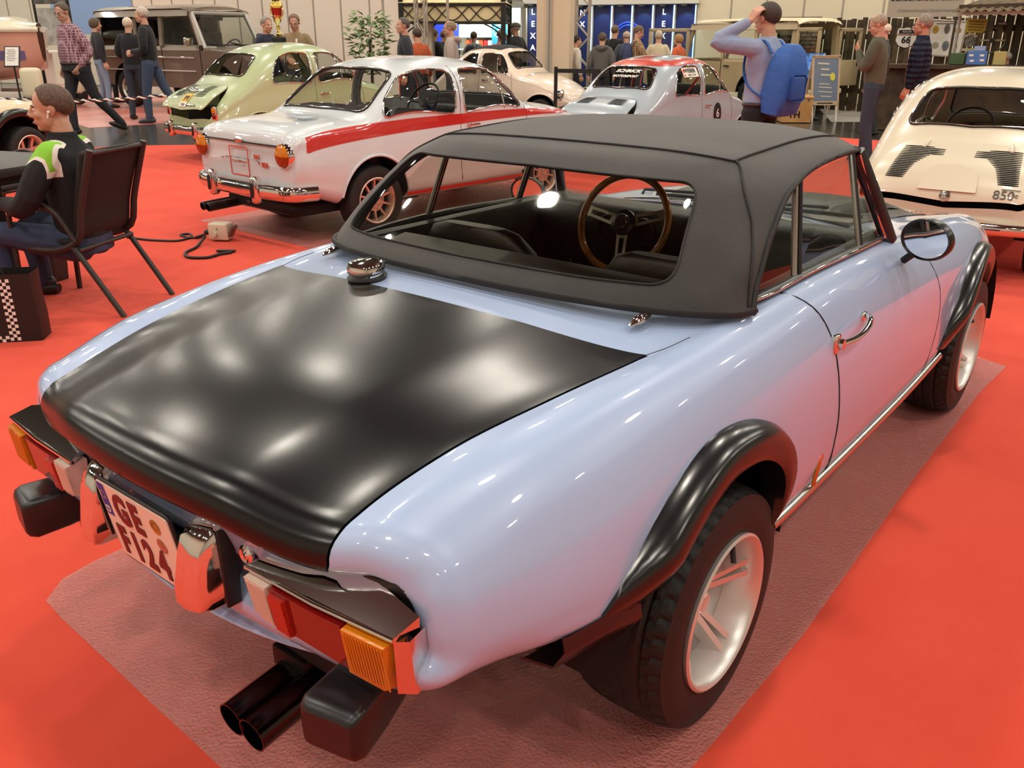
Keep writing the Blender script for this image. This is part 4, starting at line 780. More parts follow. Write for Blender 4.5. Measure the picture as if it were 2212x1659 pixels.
    M = T(Vector((-.27 * s5, fy - .36, .90))) @ RX(PI / 2 - .6); q = MB(M); q.tube([(.185 * math.cos(a), .185 * math.sin(a), 0) for a in np.linspace(0, 2 * PI, 32, endpoint=False)], .011, 8, closed=True); q.tube([(-.18, 0, -.0), (0, 0, -.03), (.18, 0, 0)], .012, 6); q.lathe([(.05, -.02), (.045, .0), (0, .005)], 16); q.tube([(0, 0, -.02), (0, 0, -.35)], .02, 8); q.build('steering_wheel', BLACK, R)
    return R, S, lid, ML, u, v, iu, tail, side
def on_rear(S, ML, pts, tail, v, off=.006):
    q = S.inv(pts, (0, 2), tail, (0, v(9))); P = S.ev(q); N = S.nrm(q); return [(ML @ Vector(p_ + n_ * off), (ML.to_3x3() @ Vector(n_))) for p_, n_ in zip(P, N)]
SLOT = mat('louvre_shadow', '0b0a09', .8)
def louvres(S, ML, tail, v, R, lid, rowsz, xl, xr, r=.0045, single=True):
    mb = MB()
    for k, z in enumerate(rowsz):
        for sx in (-1, 1):
            a, b = xl[k], xr[k]
            if b - a < .02: continue
            x = np.linspace(a, b, 6); zz = z - .012 * ((x - a) / (b - a) - .5) ** 2 * 0
            P = [p_[0] for p_ in on_rear(S, ML, [(abs(q), z) for q in x], tail, v, .005)]; P = [Vector((sx * p_.x, p_.y, p_.z)) for p_ in P]
            if single: mb = MB()
            mb.tube(P, r, 6, flat=.8, rs=[r * .5] + [r] * 4 + [r * .5])
            if single: mb.build('louvre', SLOT, lid, 60)
    if not single: tag(mb.build('louvres', SLOT, lid, 60), kind='stuff')
def badge_plane(pt, n, upv=(0, 0, 1)):
    z = Vector(n).normalized(); x = Vector(upv).cross(z).normalized(); y = z.cross(x); return T(pt) @ Matrix(((x.x, y.x, z.x), (x.y, y.y, z.y), (x.z, y.z, z.z))).to_4x4()
# --- white saloon with a red side band
P850 = mat('paint_pale_blue_white', 'd3dade', .3, 0, 1.0); RED = mat('paint_red', 'c0201a', .3, 0, 1.0)
R, S, lid, ML, u, v, iu, tail, side = saloon('saloon_car', 'white saloon with broad red band along its side and round amber tail lamps', (-4.402, 3.173, 0), .060, 1.011, '850', P850, 0, 'ring', 'd8b8aa', interior='241c1b', tyre_w=.165)
qb = S.inv(np.vstack([smooth_line([(-.60, .79), (-.45, .818), (-.2, .838), (.3, .862), (.9, .868), (1.5, .868), (2.1, .845), (2.55, .80)], 60), smooth_line([(2.56, .785), (2.1, .80), (1.5, .80), (.9, .785), (.3, .765), (-.2, .735), (-.45, .71), (-.61, .685)], 60)]), (1, 2), (iu(-.70), iu(2.7)), (v(4.5), v(11)))
panel(S, qb, [], .05, .0022, 0, 'both', 'side_band', RED, R)
pr = on_rear(S, ML, [(.0, .70)], (0, iu(-.6)), v)[0]
yb = -.733
MB().box((0, yb + .004, .728), (1.02, .012, .012), None, .004).build('tail_trim', mat('dark_trim', '262a30', .3), R); MB(T(Vector((0, yb - .01, .745)))).ball((0, 0, 0), (.05, .02, .024)).build('tail_badge', CHROME, R)
fr_ = MB(T(Vector((-.03, yb - .005, .585))) @ RX(PI / 2)); fr_.tube([tuple(q) + (0,) for q in rpoly([(-.125, -.105), (.125, -.105), (.125, .105), (-.125, .105)], .01)], .005, 6, closed=True, flat=.6); fr_.build('plate_outline', mat('coral_red', 'd0503e', .5), R)
MB(T(Vector((-.03, yb - .006, .585)))).box((0, 0, 0), (.20, .01, .012), None, .004).build('plate_bracket', CHROME, R)
MR = T(Vector((.27, yb - .006, .60))) @ RX(PI / 2); CR = mat('coral_red', 'd0503e', .5); text('FIAT', .05, MR @ T(Vector((-.05, .03, 0))), 'script_badge', CR, R, .003, sx=.8); text('850', .055, MR @ T(Vector((.05, -.02, 0))), 'script_badge', CR, R, .003); text('S', .03, MR @ T(Vector((-.03, -.012, 0))), 'script_badge', CR, R, .003)
for x in np.linspace(-.16, .16, 14): MB().box((.30 + x * .5 - .06, -.30, .888), (.006, .14, .008), None, .002).build('deck_louvre', mat('pale_louvre', 'a9b4ba', .4), R)
for x in (-.09, .0): MB(T(Vector((-.38 + x, -.80, .205))) @ RX(PI / 2 + .05)).lathe([(.034, -.35), (.034, .05), (.029, .055), (.028, -.04), (0, -.05)], 18).build('exhaust_tip', SATIN, R)
MB().tube([(-.43, -.5, .22), (-.2, -.55, .24), (.25, -.5, .22)], .055, 10).build('silencer', SATIN, R); MB().box((0, .0, .24), (1.0, 1.2, .08), None, .02).build('underbody', VOID, R)
MB().box((.50, 1.0, .27), (.01, 1.45, .05), None, .003).build('sill_stripe', RED, R); MB(T(Vector((.693, 1.0, .29)))).box((0, 0, 0), (.012, 1.40, .03), None, .004).build('sill_stripe', RED, R)
# --- green saloon
PG = mat('paint_pistachio', 'b7c598', .3, 0, 1.0)
R, S, lid, ML, u, v, iu, tail, side = saloon('saloon_car', 'pistachio green rounded saloon with propped engine lid behind the white one', (-8.836, 5.338, 0), .063, .997, '600', PG, .30, 'steel')
louvres(S, ML, tail, v, R, lid, np.linspace(.87, .70, 11), [.15] * 11, np.linspace(.30, .36, 11), .006, False)
WT = mat('sticker_white', 'e9e6da', .5); YL = mat('sticker_yellow', 'e8b21e', .5); BK = mat('sticker_black', '161514', .5)
p0, n0 = on_rear(S, ML, [(-.0 + .001, .70)], tail, v, .008)[0]
def decal(x, z, w_, h, m, nm, off=.008, S=S, ML=ML, tail=tail, par=lid):
    p_, n_ = on_rear(S, ML, [(abs(x) + 1e-3, z)], tail, v, off)[0]; n_ = Vector((math.copysign(n_.x, x), n_.y, n_.z)); p_ = Vector((math.copysign(p_.x, x), p_.y, p_.z)); M = badge_plane(p_, n_)
    if m: MB(M).prism([(-w_ / 2, -h / 2), (w_ / 2, -h / 2), (w_ / 2, h / 2), (-w_ / 2, h / 2)], .003).build(nm, m, par, smooth=False)
    return M
MM = decal(.03, .66, .16, .13, YL, 'fuel_sticker'); d_ = MB(MM); d_.prism(rpoly([(-.05, -.01), (.05, -.01), (.06, .03), (-.03, .035), (-.055, .02)], .01), .0045); [d_.prism([(x, -.05), (x + .012, -.05), (x + .014, 0), (x, 0)], .0045) for x in (-.045, -.025, .02, .04)]; d_.build('beast_figure', BK, lid, smooth=False)
MM = decal(.03, .575, .16, .07, WT, 'fuel_sticker'); text('Agip', .055, MM @ T(Vector((0, 0, .004))), 'sticker_text', BK, lid, .001)
MM = decal(-.16, .73, .1, .1, None, ''); text('ABARTH & C', .06, MM @ RZ(.35) @ T(Vector((0, .03, .003))), 'lid_script', BK, lid, .001, sx=.9); text('AUTO MECC', .04, MM @ RZ(.35) @ T(Vector((0, -.04, .003))), 'lid_script', BK, lid, .001)
MM = decal(.22, .565, .1, .1, None, ''); text('derivazione 750', .034, MM @ T(Vector((0, 0, .003))), 'lid_script', BK, lid, .001)
p_, n_ = on_rear(S, ML, [(.001, .77)], tail, v, .02)[0]; MB(T(p_) @ RX(.4)).ball((0, 0, 0), (.12, .05, .03)).build('plate_lamp', CHROME, lid)
MB().tube([(.45, -.25, .62), (.46, -.42, .72)], .008, 6).build('lid_prop', SATIN, R)
# --- blue-grey racing saloon with red bands over the roof
PB = mat('paint_grey_blue', 'a6b1ba', .3, 0, 1.0); RR = mat('paint_signal_red', 'c9301c', .3, 0, 1.0)
R, S, lid, ML, u, v, iu, tail, side = saloon('saloon_car', 'grey blue racing saloon with red bands over its roof', (-4.314, 7.633, 0), .078, .90, '600', PB, .34, 'steel')
louvres(S, ML, tail, v, R, lid, np.linspace(.86, .76, 7), [.14] * 7, np.linspace(.34, .38, 7), .007, False)
ro = S.inv(rpoly([(0, .19), (.40, .26), (.52, .45), (.53, 1.18), (.40, 1.32), (0, 1.38)], [0, .1, .1, .1, .1, 0], 5), (0, 1), (iu(0), iu(1.6)), (0, v(7))); ro[0, 1] = ro[-1, 1] = 0
hl = S.inv(rpoly([(.10, .42), (.38, .44), (.40, 1.12), (.10, 1.16)], .05), (0, 1), (iu(0), iu(1.6)), (0, v(7)))
panel(S, ro, [hl], .05, .0022, 0, 'weld', 'roof_band', RR, R)
MW = [(.0, 1.195)]; p_, n_ = on_rear(S, Matrix.Identity(4), [(.001, 1.215)], (iu(-.3), iu(.6)), v, .004)[0]; MM = badge_plane(p_, n_); text('SCHRICK', .075, MM, 'window_sticker', WT, R, .001, sx=1.25, shear=.2, bold=.003)
p_, n_ = on_rear(S, Matrix.Identity(4), [(.001, 1.155)], (iu(-.3), iu(.6)), v, .004)[0]; text('MOTORSPORT', .05, badge_plane(p_, n_), 'window_sticker', WT, R, .001, sx=1.2, shear=.2, bold=.002)
def on_side(y, z, off=.006):
    q = S.inv([(y, z)], (1, 2), side, (v(1.5), v(12))); return Vector(S.ev(q)[0] + S.nrm(q)[0] * off), Vector(S.nrm(q)[0])
p_, n_ = on_side(.62, 1.20); MM = badge_plane(p_, n_); MB(MM).prism([(-.16, -.065), (.16, -.065), (.16, .065), (-.16, .065)], .003).build('side_sticker', WT, R, smooth=False); text('WEBER', .075, MM @ T(Vector((.0, .02, .004))), 'sticker_text', BK, R, .001, bold=.003); text('INJECTION', .035, MM @ T(Vector((.02, -.038, .004))), 'sticker_text', BK, R, .001)
o_ = MB(MM); o_.prism([(-.15, 0), (-.12, -.01), (-.105, .035), (-.13, .05), (-.15, .03)], .0045); o_.prism([(-.15, -.05), (-.11, -.05), (-.11, -.03), (-.15, -.03)], .0045); o_.build('sticker_mark', RR, R, smooth=False)
p_, n_ = on_side(1.25, .66); MM = badge_plane(p_, n_); MB(MM).lathe([(.105, .0), (.105, .003), (0, .003)], 32, Matrix.Diagonal((.9, 1.35, 1, 1))).build('number_roundel', BK, R); text('6', .16, MM @ T(Vector((0, 0, .004))), 'start_number', WT, R, .001)
for a, b in (((.30, .55, .55), (.50, 1.05, 1.15)), ((.0, .45, .5), (.30, .30, 1.18)), ((-.3, .5, .5), (-.48, .9, 1.15))): MB().tube([a, b], .02, 8).build('roll_bar', mat('bar_red', 'a02420', .4), R)
# --- cream racing saloon on the right
PC = mat('paint_cream', 'ddd3bb', .3, 0, 1.0)
R, S, lid, ML, u, v, iu, tail, side = saloon('saloon_car', 'cream rounded saloon with many louvres on its engine lid at the right edge', (.07, 5.07, 0), -.032, .91, '600', PC, .14, 'steel', bumper=False)
zr = np.linspace(.865, .645, 19); xr = np.linspace(.385, .43, 19); xl = np.array([.10] * 5 + list(np.linspace(.19, .25, 5)) + [.262, .268, .274, .28, .285, .29, .295, .30, .305]); xl[0] = .18; louvres(S, ML, tail, v, R, lid, zr, xl, xr, .0066, True)
p_, n_ = on_rear(S, ML, [(.001, .655)], tail, v, .006)[0]; MM = badge_plane(p_, n_); MB(MM).prism(rpoly([(-.19, -.095), (.19, -.095), (.17, .06), (.08, .115), (-.08, .115), (-.17, .06)], [.01, .01, .05, .06, .06, .05]), .004).build('plate_panel', PC, lid, 50)
p_, n_ = on_rear(S, ML, [(.001, .54)], tail, v, .004)[0]; MM = badge_plane(p_, n_); k_ = MB(MM); k_.lathe([(.04, 0), (.036, .008), (0, .01)], 20); k_.box((0, .005, .025), (.026, .06, .03), None, .008); k_.build('lid_latch', CHROME, lid)
p_, n_ = on_rear(S, ML, [(.36, .575)], tail, v, .006)[0]; MM = badge_plane(p_, n_); text('850', .088, MM, 'script_badge', mat('dark_chrome', '4a4640', .3, .8), lid, .003); text('TC', .03, MM @ T(Vector((.068, 0, .002))), 'script_badge', mat('dark_chrome', '4a4640', .3, .8), lid, .003)
MB(MM).tube([(-.02, .042, .002), (.095, .042, .002)], .003, 6).build('badge_bar', mat('dark_chrome', '4a4640', .3, .8), lid)
for x in (-.24, .30):
    sx = -1 if x < 0 else 1; a = on_rear(S, ML, [(abs(x), .915), (abs(x) * 1.03, .885), (abs(x) * 1.06, .855)], tail, v, .012); MB().tube([Vector((sx * q[0].x, q[0].y, q[0].z)) for q in a], .014, 8, rs=[.008, .016, .010]).build('lid_hinge', PC, lid)
for sx in (1, -1):
    MB().tube(smooth_line([(sx * .26, -.665, .40), (sx * .45, -.64, .40), (sx * .62, -.56, .40), (sx * .69, -.42, .40)], 16), .026, 12, flat=1.6).build('quarter_bumper', CHROME, R, 60)
# --- pink-white little car further back
PP = mat('paint_pale_rose', 'ead9c6', .3, 0, 1.0)
R, S, lid, ML, u, v, iu, tail, side = saloon('saloon_car', 'small pale rose car with black folding roof in front of the column', (-9.70, 10.97, 0), 1.44, 1.0, '500', PP, 0, 'steel')
rf = S.inv(rpoly([(0, .30), (.40, .32), (.42, .95), (0, .99)], [0, .08, .08, 0]), (0, 1), (iu(.0), iu(1.3)), (0, v(7))); rf[0, 1] = rf[-1, 1] = 0; panel(S, rf, [], .06, .008, .01, 'weld', 'folding_roof', mat('roof_cloth', '232325', .8), R)
for sx in (-1, 1):
    mb = MB()
    for z in np.linspace(.80, .68, 8):
        P_ = [q[0] for q in on_rear(S, ML, [(x, z) for x in np.linspace(.10, .28, 4)], tail, v, .004)]; mb.tube([Vector((sx * q.x, q.y, q.z)) for q in P_], .005, 6)
    tag(mb.build('louvres', SLOT, lid), kind='stuff')
p_, n_ = on_rear(S, ML, [(.001, .62)], tail, v, .012)[0]; MB(T(p_)).ball((0, 0, 0), (.09, .03, .035)).build('tail_badge', CHROME, lid)
# ------------------------------------------------------------------ stands and partitions of the hall
CREAM = mat('partition_cream', 'efe2d2', .75); POST = mat('alu_post', 'b9b0a4', .4, .6); WHITE = mat('white_panel', 'e6e2d8', .6); DK = mat('dark_iron', '1d1a18', .5); WOODD = mat('dark_timber', '4a3a28', .75, var=(6, '33281b'), bump=(40, .2)); GREYP = mat('grey_paint', 'a9a59c', .6)
def along(a, b, n): a, b = Vector(a), Vector(b); return [a + (b - a) * (i / n) for i in range(n + 1)]
def panel_wall(name, label, a, b, z0, z1, n, m, post=POST, cat='partition', t=.04, pw=.035, pnames='panel'):
    R = thing(name, label, cat, (a[0], a[1], 0)); d = Vector((b[0] - a[0], b[1] - a[1], 0)); ln = d.length; an = math.atan2(d.y, d.x); w_ = ln / n; pm = None; sm = None
    for i in range(n + 1):
        c = d * (i / n); M = RZ(an)
        if sm is None: sm = MB(RZ(an)).box((0, 0, (z0 + z1) / 2), (pw, t * 1.6, z1 - z0), None, .004, 1).build('post', post, R, smooth=False); o = sm
        else: o = link('post', sm.data, R)
        o.location = c
        if i < n:
            if pm is None: pm = MB(RZ(an)).box((w_ / 2, 0, (z0 + z1) / 2), (w_ - pw * 1.02, t, z1 - z0 - .02), None, .004, 1).build(pnames, m, R, smooth=False); o = pm
            else: o = link(pnames, pm.data, R)
            o.location = c
    return R
panel_wall('partition_wall', 'tall cream panelled partition behind the brown off-roader and the potted fig', (-21.9, 11.5), (-11.75, 12.2), 0, 4.2, 12, CREAM)
# high cream wall panels behind the stands on the right
panel_wall('partition_wall', 'high cream panelled back wall above the wooden fence at right', (-9.77, 19.66), (-1.79, 20.20), 0, 4.4, 9, mat('partition_ivory', 'e8dcc0', .75))
panel_wall('partition_wall', 'pale back wall above the blue booth with advertising boards on it', (-17.50, 22.97), (-11.36, 24.45), 0, 5, 7, mat('pale_wall', 'd6cdbd', .75))
panel_wall('partition_wall', 'white horizontally ribbed wall at far left', (-32.17, 11.32), (-25.70, 13.40), 0, 5, 7, mat('pale_wall2', 'ddd6c2', .75))
o = MB().box((-25.27, 12.09, 2.01), (2.9, .1, 1.0), RZ(.35)).build('blue_backdrop', mat('sky_blue_board', '8fb0dc', .7)); tag(o, 'pale blue board behind the people at far left', 'board')
# far left display stand
R = thing('display_stand', 'tall black framed display with a grey photo panel over a counter, far left', 'stand', (-24.46, 10.56, 1.69)[:2] + (0,), .45)
MB().box((0, 0, 1.70), (.95, .04, .95), None).build('photo_panel', mat('grey_photo', '8d8c86', .5, var=(3, 'b8b8b2')), R); MB().box((0, -.03, 2.45), (1.0, .05, .35)).build('header_board', mat('header_dark', '6d6a66', .5, var=(4, '2c2a2a')), R)
for x in (-.55, .53): MB().box((x, 0, 1.4), (.05, .05, 2.8)).build('frame_post', DK, R)
R = thing('counter', 'white counter on splayed panel legs below the grey photo panel', 'counter', (-23.59, 10.06, 1.23)[:2] + (0,), .45)
MB().box((0, 0, 1.08), (1.35, .6, .06), None, .01).build('counter_top', WHITE, R)
for x in (-.42, .42): MB().prism([(x - .28 * (1 if x < 0 else .35), 0), (x + .28 * (.35 if x < 0 else 1), 0), (x + .12, 1.05), (x - .12, 1.05)], .4, T(Vector((0, .2, 0))) @ RX(PI / 2)).build('panel_leg', WHITE, R, smooth=False)
# boat on a trailer
R = thing('motor_boat', 'cream motor boat with pink side and violet stripe at the far left edge', 'boat', (-19.80, 7.24, 1.09)[:2] + (0,), 0.620)
HP = mat('hull_rose', 'd9a08c', .25, coat=.8); GC = mat('gelcoat_cream', 'e9e0c8', .25, coat=.8); G = []
for x, hw, zt, zk in [(-2.6, 1.0, 1.62, .55), (-1.2, 1.0, 1.62, .52), (-.2, .95, 1.62, .56), (.35, .80, 1.64, .62), (.68, .48, 1.66, .76), (.82, .12, 1.68, .95)]:
    G.append([(x, -hw, zt), (x, -hw * .97, zt - .3), (x, -hw * .88, zk + .30), (x, -hw * .6, zk + .08), (x, 0, zk), (x, hw * .6, zk + .08), (x, hw * .88, zk + .30), (x, hw * .97, zt - .3), (x, hw, zt)])
MB().grid(G).build('hull', HP, R, 60); G2 = [[(q[0] + (.03 if i > 3 else 0), q[1] * 1.02, q[2] - .02 + dz) for q in (r[0], r[8])] for i, r in enumerate(G) for dz in (0,)]
st_ = MB(); st_.tube([(r[0][0], r[0][1] * 1.015, 1.60) for r in G], .06, 8); st_.tube([(r[8][0], r[8][1] * 1.015, 1.60) for r in G], .06, 8); st_.build('gunwale', GC, R)
dk_ = MB(); dk_.grid([[(r[0][0], y * abs(r[0][1]), 1.66 + .20 * (1 - y * y) * (1 if i < 4 else .4)) for y in np.linspace(-1, 1, 7)] for i, r in enumerate(G)]); dk_.build('deck', GC, R, 60)
sp_ = MB(); sp_.grid([[(r[0][0], r[0][1] * s * 1.006, z) for s, z in ((.955, 1.18), (.93, 1.0))] for r in G[:5]]); sp_.build('side_stripe', mat('violet_stripe', '6b5a86', .3), R)
MB().grid([[(x, y, 1.82 + .55 * t) for y, t, x in ((-.75 + .1 * q, q, -.55 - .4 * q), (0, q, -.35 - .4 * q), (.75 - .1 * q, q, -.55 - .4 * q))] for q in (0, .5, 1)]).build('windscreen', glass_mat('violet_screen', '9c8a9e'), R); MB().tube([(-.95, -.65, 2.37), (-.75, 0, 2.38), (-.95, .65, 2.37)], .03, 8).build('screen_frame', mat('violet_frame', '8a7890', .4), R)
R = thing('boat_trailer', 'white painted boat trailer with rounded cream mudguard below the pink boat', 'trailer', (-19.80, 7.24, 1.09)[:2] + (0,), 0.620)
WP = mat('white_beam', 'd8cfc6', .5)
for y in (-.7, .7): MB().box((-.9, y, .30), (3.6, .10, .14), None, .01).build('beam', WP, R); MB().box((.0, y * .9, .48), (.12, .12, .24)).build('bunk_post', WP, R)
for x in (-1.8, -.4, .7): MB().box((x, 0, .22), (.12, 1.5, .12), None, .01).build('cross_beam', WP, R)
for y in (-.85, .85): MB().box((.95, y, .55), (.42, .26, .62), None, .09, 3).build('mudguard', mat('mudguard_cream', 'e2d9bb', .5), R); MB(T(Vector((.95, y, .22)))).lathe([(.05, -.09), (.21, -.08), (.22, 0), (.21, .08), (.05, .09)], 20, RX(PI / 2)).build('wheel', BLACK, R)
# info sign
R = thing('info_sign', 'black framed info sheet on a slim stand before the boat', 'sign', (-17.46, 6.35, 0.96)[:2] + (0,), .75)
MB().box((0, 0, .02), (.34, .34, .03), None, .008).build('foot', DK, R); MB().tube([(0, 0, .02), (0, 0, 1.0)], .018, 8).build('pole', DK, R); M = T(Vector((0, 0, 1.10))) @ RX(-.45); MB(M).box((0, 0, 0), (.30, .02, .42), None, .006).build('frame', DK, R); MB(M).box((0, -.012, 0), (.25, .006, .37)).build('sheet', mat('paper', 'e8e2da', .6), R)
for k in range(7): MB(M).box((-.02 + .02 * (k % 2), -.017, .13 - .035 * k), (.14 + .02 * (k % 3), .002, .008)).build('text_line', mat('ink', '54504c', .7), R)
# brown off-roader and beige off-roader (boxy)
def quad_slab(mb, P, t=.03): 
    P = [Vector(p_) for p_ in P]; n = (P[1] - P[0]).cross(P[2] - P[0]).normalized() * t; V = [p_ for p_ in P] + [p_ - n for p_ in P]; k = len(P); mb.add(V, [list(range(k)), list(range(k, 2 * k))[::-1]] + [[i, i + k, (i + 1) % k + k, (i + 1) % k] for i in range(k)])
def offroader():
    R = thing('off_road_vehicle', 'brown metallic boxy off-roader with silver windscreen frame in front of the cream partition', 'car', (-18.158, 9.784, 0), -1.457, None, 1.066)
    BR = mat('paint_brown', '7b6f60', .3, .3, .8); BR2 = mat('paint_brown_dark', '6a564c', .3, .2, .8); SIL = mat('paint_silver', 'b4b2ac', .3, .3, .8); W = .76
    b = MB(); prof = [(-.85, .48), (-.85, 1.12), (2.42, 1.12), (3.55, 1.04), (3.62, .95), (3.62, .55), (3.2, .50)]
    for a in np.linspace(0, PI, 9): prof.append((2.85 + .46 * math.cos(a), .42 + .46 * math.sin(a)))
    prof += [(2.3, .42), (.5, .42)]
    for a in np.linspace(0, PI, 9): prof.append((.0 + .46 * math.cos(a), .42 + .46 * math.sin(a)))
    Mx = Matrix(((0, 0, 1, -W), (1, 0, 0, 0), (0, 1, 0, 0), (0, 0, 0, 1))); b.prism(prof, 2 * W, Mx); b.build('body', BR2, R, 30)
    up_ = MB()
    for sx in (1, -1):
        f = Matrix.Diagonal((sx, 1, 1, 1))
        for y0, y1, z0, z1 in [(-.83, 2.35, 1.12, 1.22), (-.83, 2.1, 1.74, 1.86), (-.83, -.72, 1.2, 1.78), (.36, .46, 1.2, 1.78), (1.16, 1.26, 1.2, 1.78)]:
            up_.add([f @ Vector(q) for q in [(W, y0, z0), (W, y1, z0), (W - .05, y1 - (.0), z1), (W - .05, y0, z1), (W - .06, y0, z0), (W - .06, y1, z0), (W - .11, y1, z1), (W - .11, y0, z1)]], [[0, 1, 2, 3], [7, 6, 5, 4], [0, 4, 5, 1], [1, 5, 6, 2], [2, 6, 7, 3], [3, 7, 4, 0]])
    up_.build('cabin_frame', BR, R, 30)
    for sx in (1, -1):
        f = Matrix.Diagonal((sx, 1, 1, 1)); MB(f).tube([(W - .02, 2.38, 1.2), (W - .09, 2.10, 1.80)], .045, 8).build('door_pillar', BR, R)
        for y0, y1 in ((-.72, .36), (.46, 1.16), (1.26, 2.2)):
            g = MB(f); quad_slab(g, [(W - .02, y0, 1.22), (W - .02, y1 if y1 < 2 else 2.32, 1.22), (W - .07, y1 if y1 < 2 else 2.08, 1.74), (W - .07, y0, 1.74)], .01); g.build('side_window', glass_mat('dark_glass', '4a4a46') if y1 < 2 else GLASS, R, smooth=False)
        MB(f).box((W + .012, .75, .99), (.03, 2.9, .035), None, .008).build('side_trim', CHROME, R); MB(f).box((W + .010, .75, .74), (.03, 2.9, .03), None, .008).build('side_trim', SIL, R)
        for y in (.41, 1.21, 2.36): MB(f).box((W + .002, y, .85), (.01, .012, .7)).build('door_gap', VOID, R)
        for yc in (0, 2.85):
            MB(T(Vector((sx * (W - .25), yc, .42)))).lathe([(.02, 0), (.45, 0), (.45, sx * .26)], 24, AXX, 0, PI).build('wheel_well', VOID, R); wheel(R, (sx * (W - .08), yc, .37), .37, .21, .20, 'slot', sx, 'c8c2b8')
        MB(T(Vector((sx * (W + .10), 2.18, 1.28)))).box((0, 0, 0), (.20, .07, .16), None, .03, 3).build('door_mirror', CHROME, R)
        MB().tube([(sx * (W - .15), 3.3, 1.06), (sx * (W - .15), 3.55, 1.02)], .05, 8).build('turn_lamp', mat('lamp_amber', 'e08410', .14), R)
    rf = MB(); rf.grid([[(x * (W - .02), y, z + .09 * (1 - abs(x) ** 3)) for x in np.linspace(-1, 1, 9)] for y, z in ((-.9, 1.80), (-.84, 1.86), (.6, 1.885), (1.9, 1.875), (2.14, 1.83), (2.16, 1.79))]); rf.build('roof', BR, R, 50)
    fz = MB()
    for a, b_, r_ in (((-.70, 2.46, 1.15), (.70, 2.46, 1.15), .05), ((-.66, 2.13, 1.80), (.66, 2.13, 1.80), .04), ((-.70, 2.46, 1.15), (-.66, 2.13, 1.80), .04), ((.70, 2.46, 1.15), (.66, 2.13, 1.80), .04)): fz.tube([a, b_], r_, 8)
    fz.build('windscreen_frame', SIL, R); g = MB(); quad_slab(g, [(-.68, 2.46, 1.18), (.68, 2.46, 1.18), (.64, 2.15, 1.78), (-.64, 2.15, 1.78)], .008); g.build('windscreen', GLASS, R, smooth=False)
    MB().box((0, 2.48, 1.09), (1.5, .10, .10), None, .02).build('cowl', SIL, R)
    for sx in (1, -1): MB().box((sx * .62, 3.0, 1.09), (.26, 1.1, .10), RX(-.07), .03).build('wing_top', BR, R)
    MB().box((0, 3.0, 1.10), (.94, 1.12, .12), RX(-.075), .03).build('bonnet', BR, R)
    for x in (-.3, .25): MB().tube([(x, 2.50, 1.19), (x + .35, 2.42, 1.26)], .014, 6).build('wiper', BLACK, R); 
    MB().box((0, 3.64, .80), (1.2, .05, .30), None, .02).build('grille', SATIN, R); MB().box((0, 3.70, .52), (1.55, .14, .16), None, .03).build('front_bumper', SATIN, R)
    for sx in (1, -1): MB(T(Vector((sx * .5, 3.66, .82))) @ RX(-PI / 2)).lathe([(.1, 0), (.1, .03), (0, .06)], 20).build('headlamp', CHROME, R)
    for x in (-.36, .36): MB().box((x, 1.35, 1.1), (.48, .16, .75), RX(-.15), .06).build('seat_backrest', VOID, R); MB().box((x, 1.28, 1.58), (.28, .1, .22), None, .05, 3).build('headrest', VOID, R)
    M = T(Vector((-.36, 2.0, 1.16))) @ RX(PI / 2 - .6); MB(M).tube([(.19 * math.cos(a), .19 * math.sin(a), 0) for a in np.linspace(0, 2 * PI, 24, endpoint=False)], .014, 6, closed=True).build('steering_wheel', BLACK, R); MB().box((0, 2.2, 1.10), (1.4, .3, .14), None, .04).build('dashboard', VOID, R); MB().box((0, 2.1, 1.70), (.2, .04, .07), None, .02).build('rear_view_mirror', BLACK, R)
offroader()
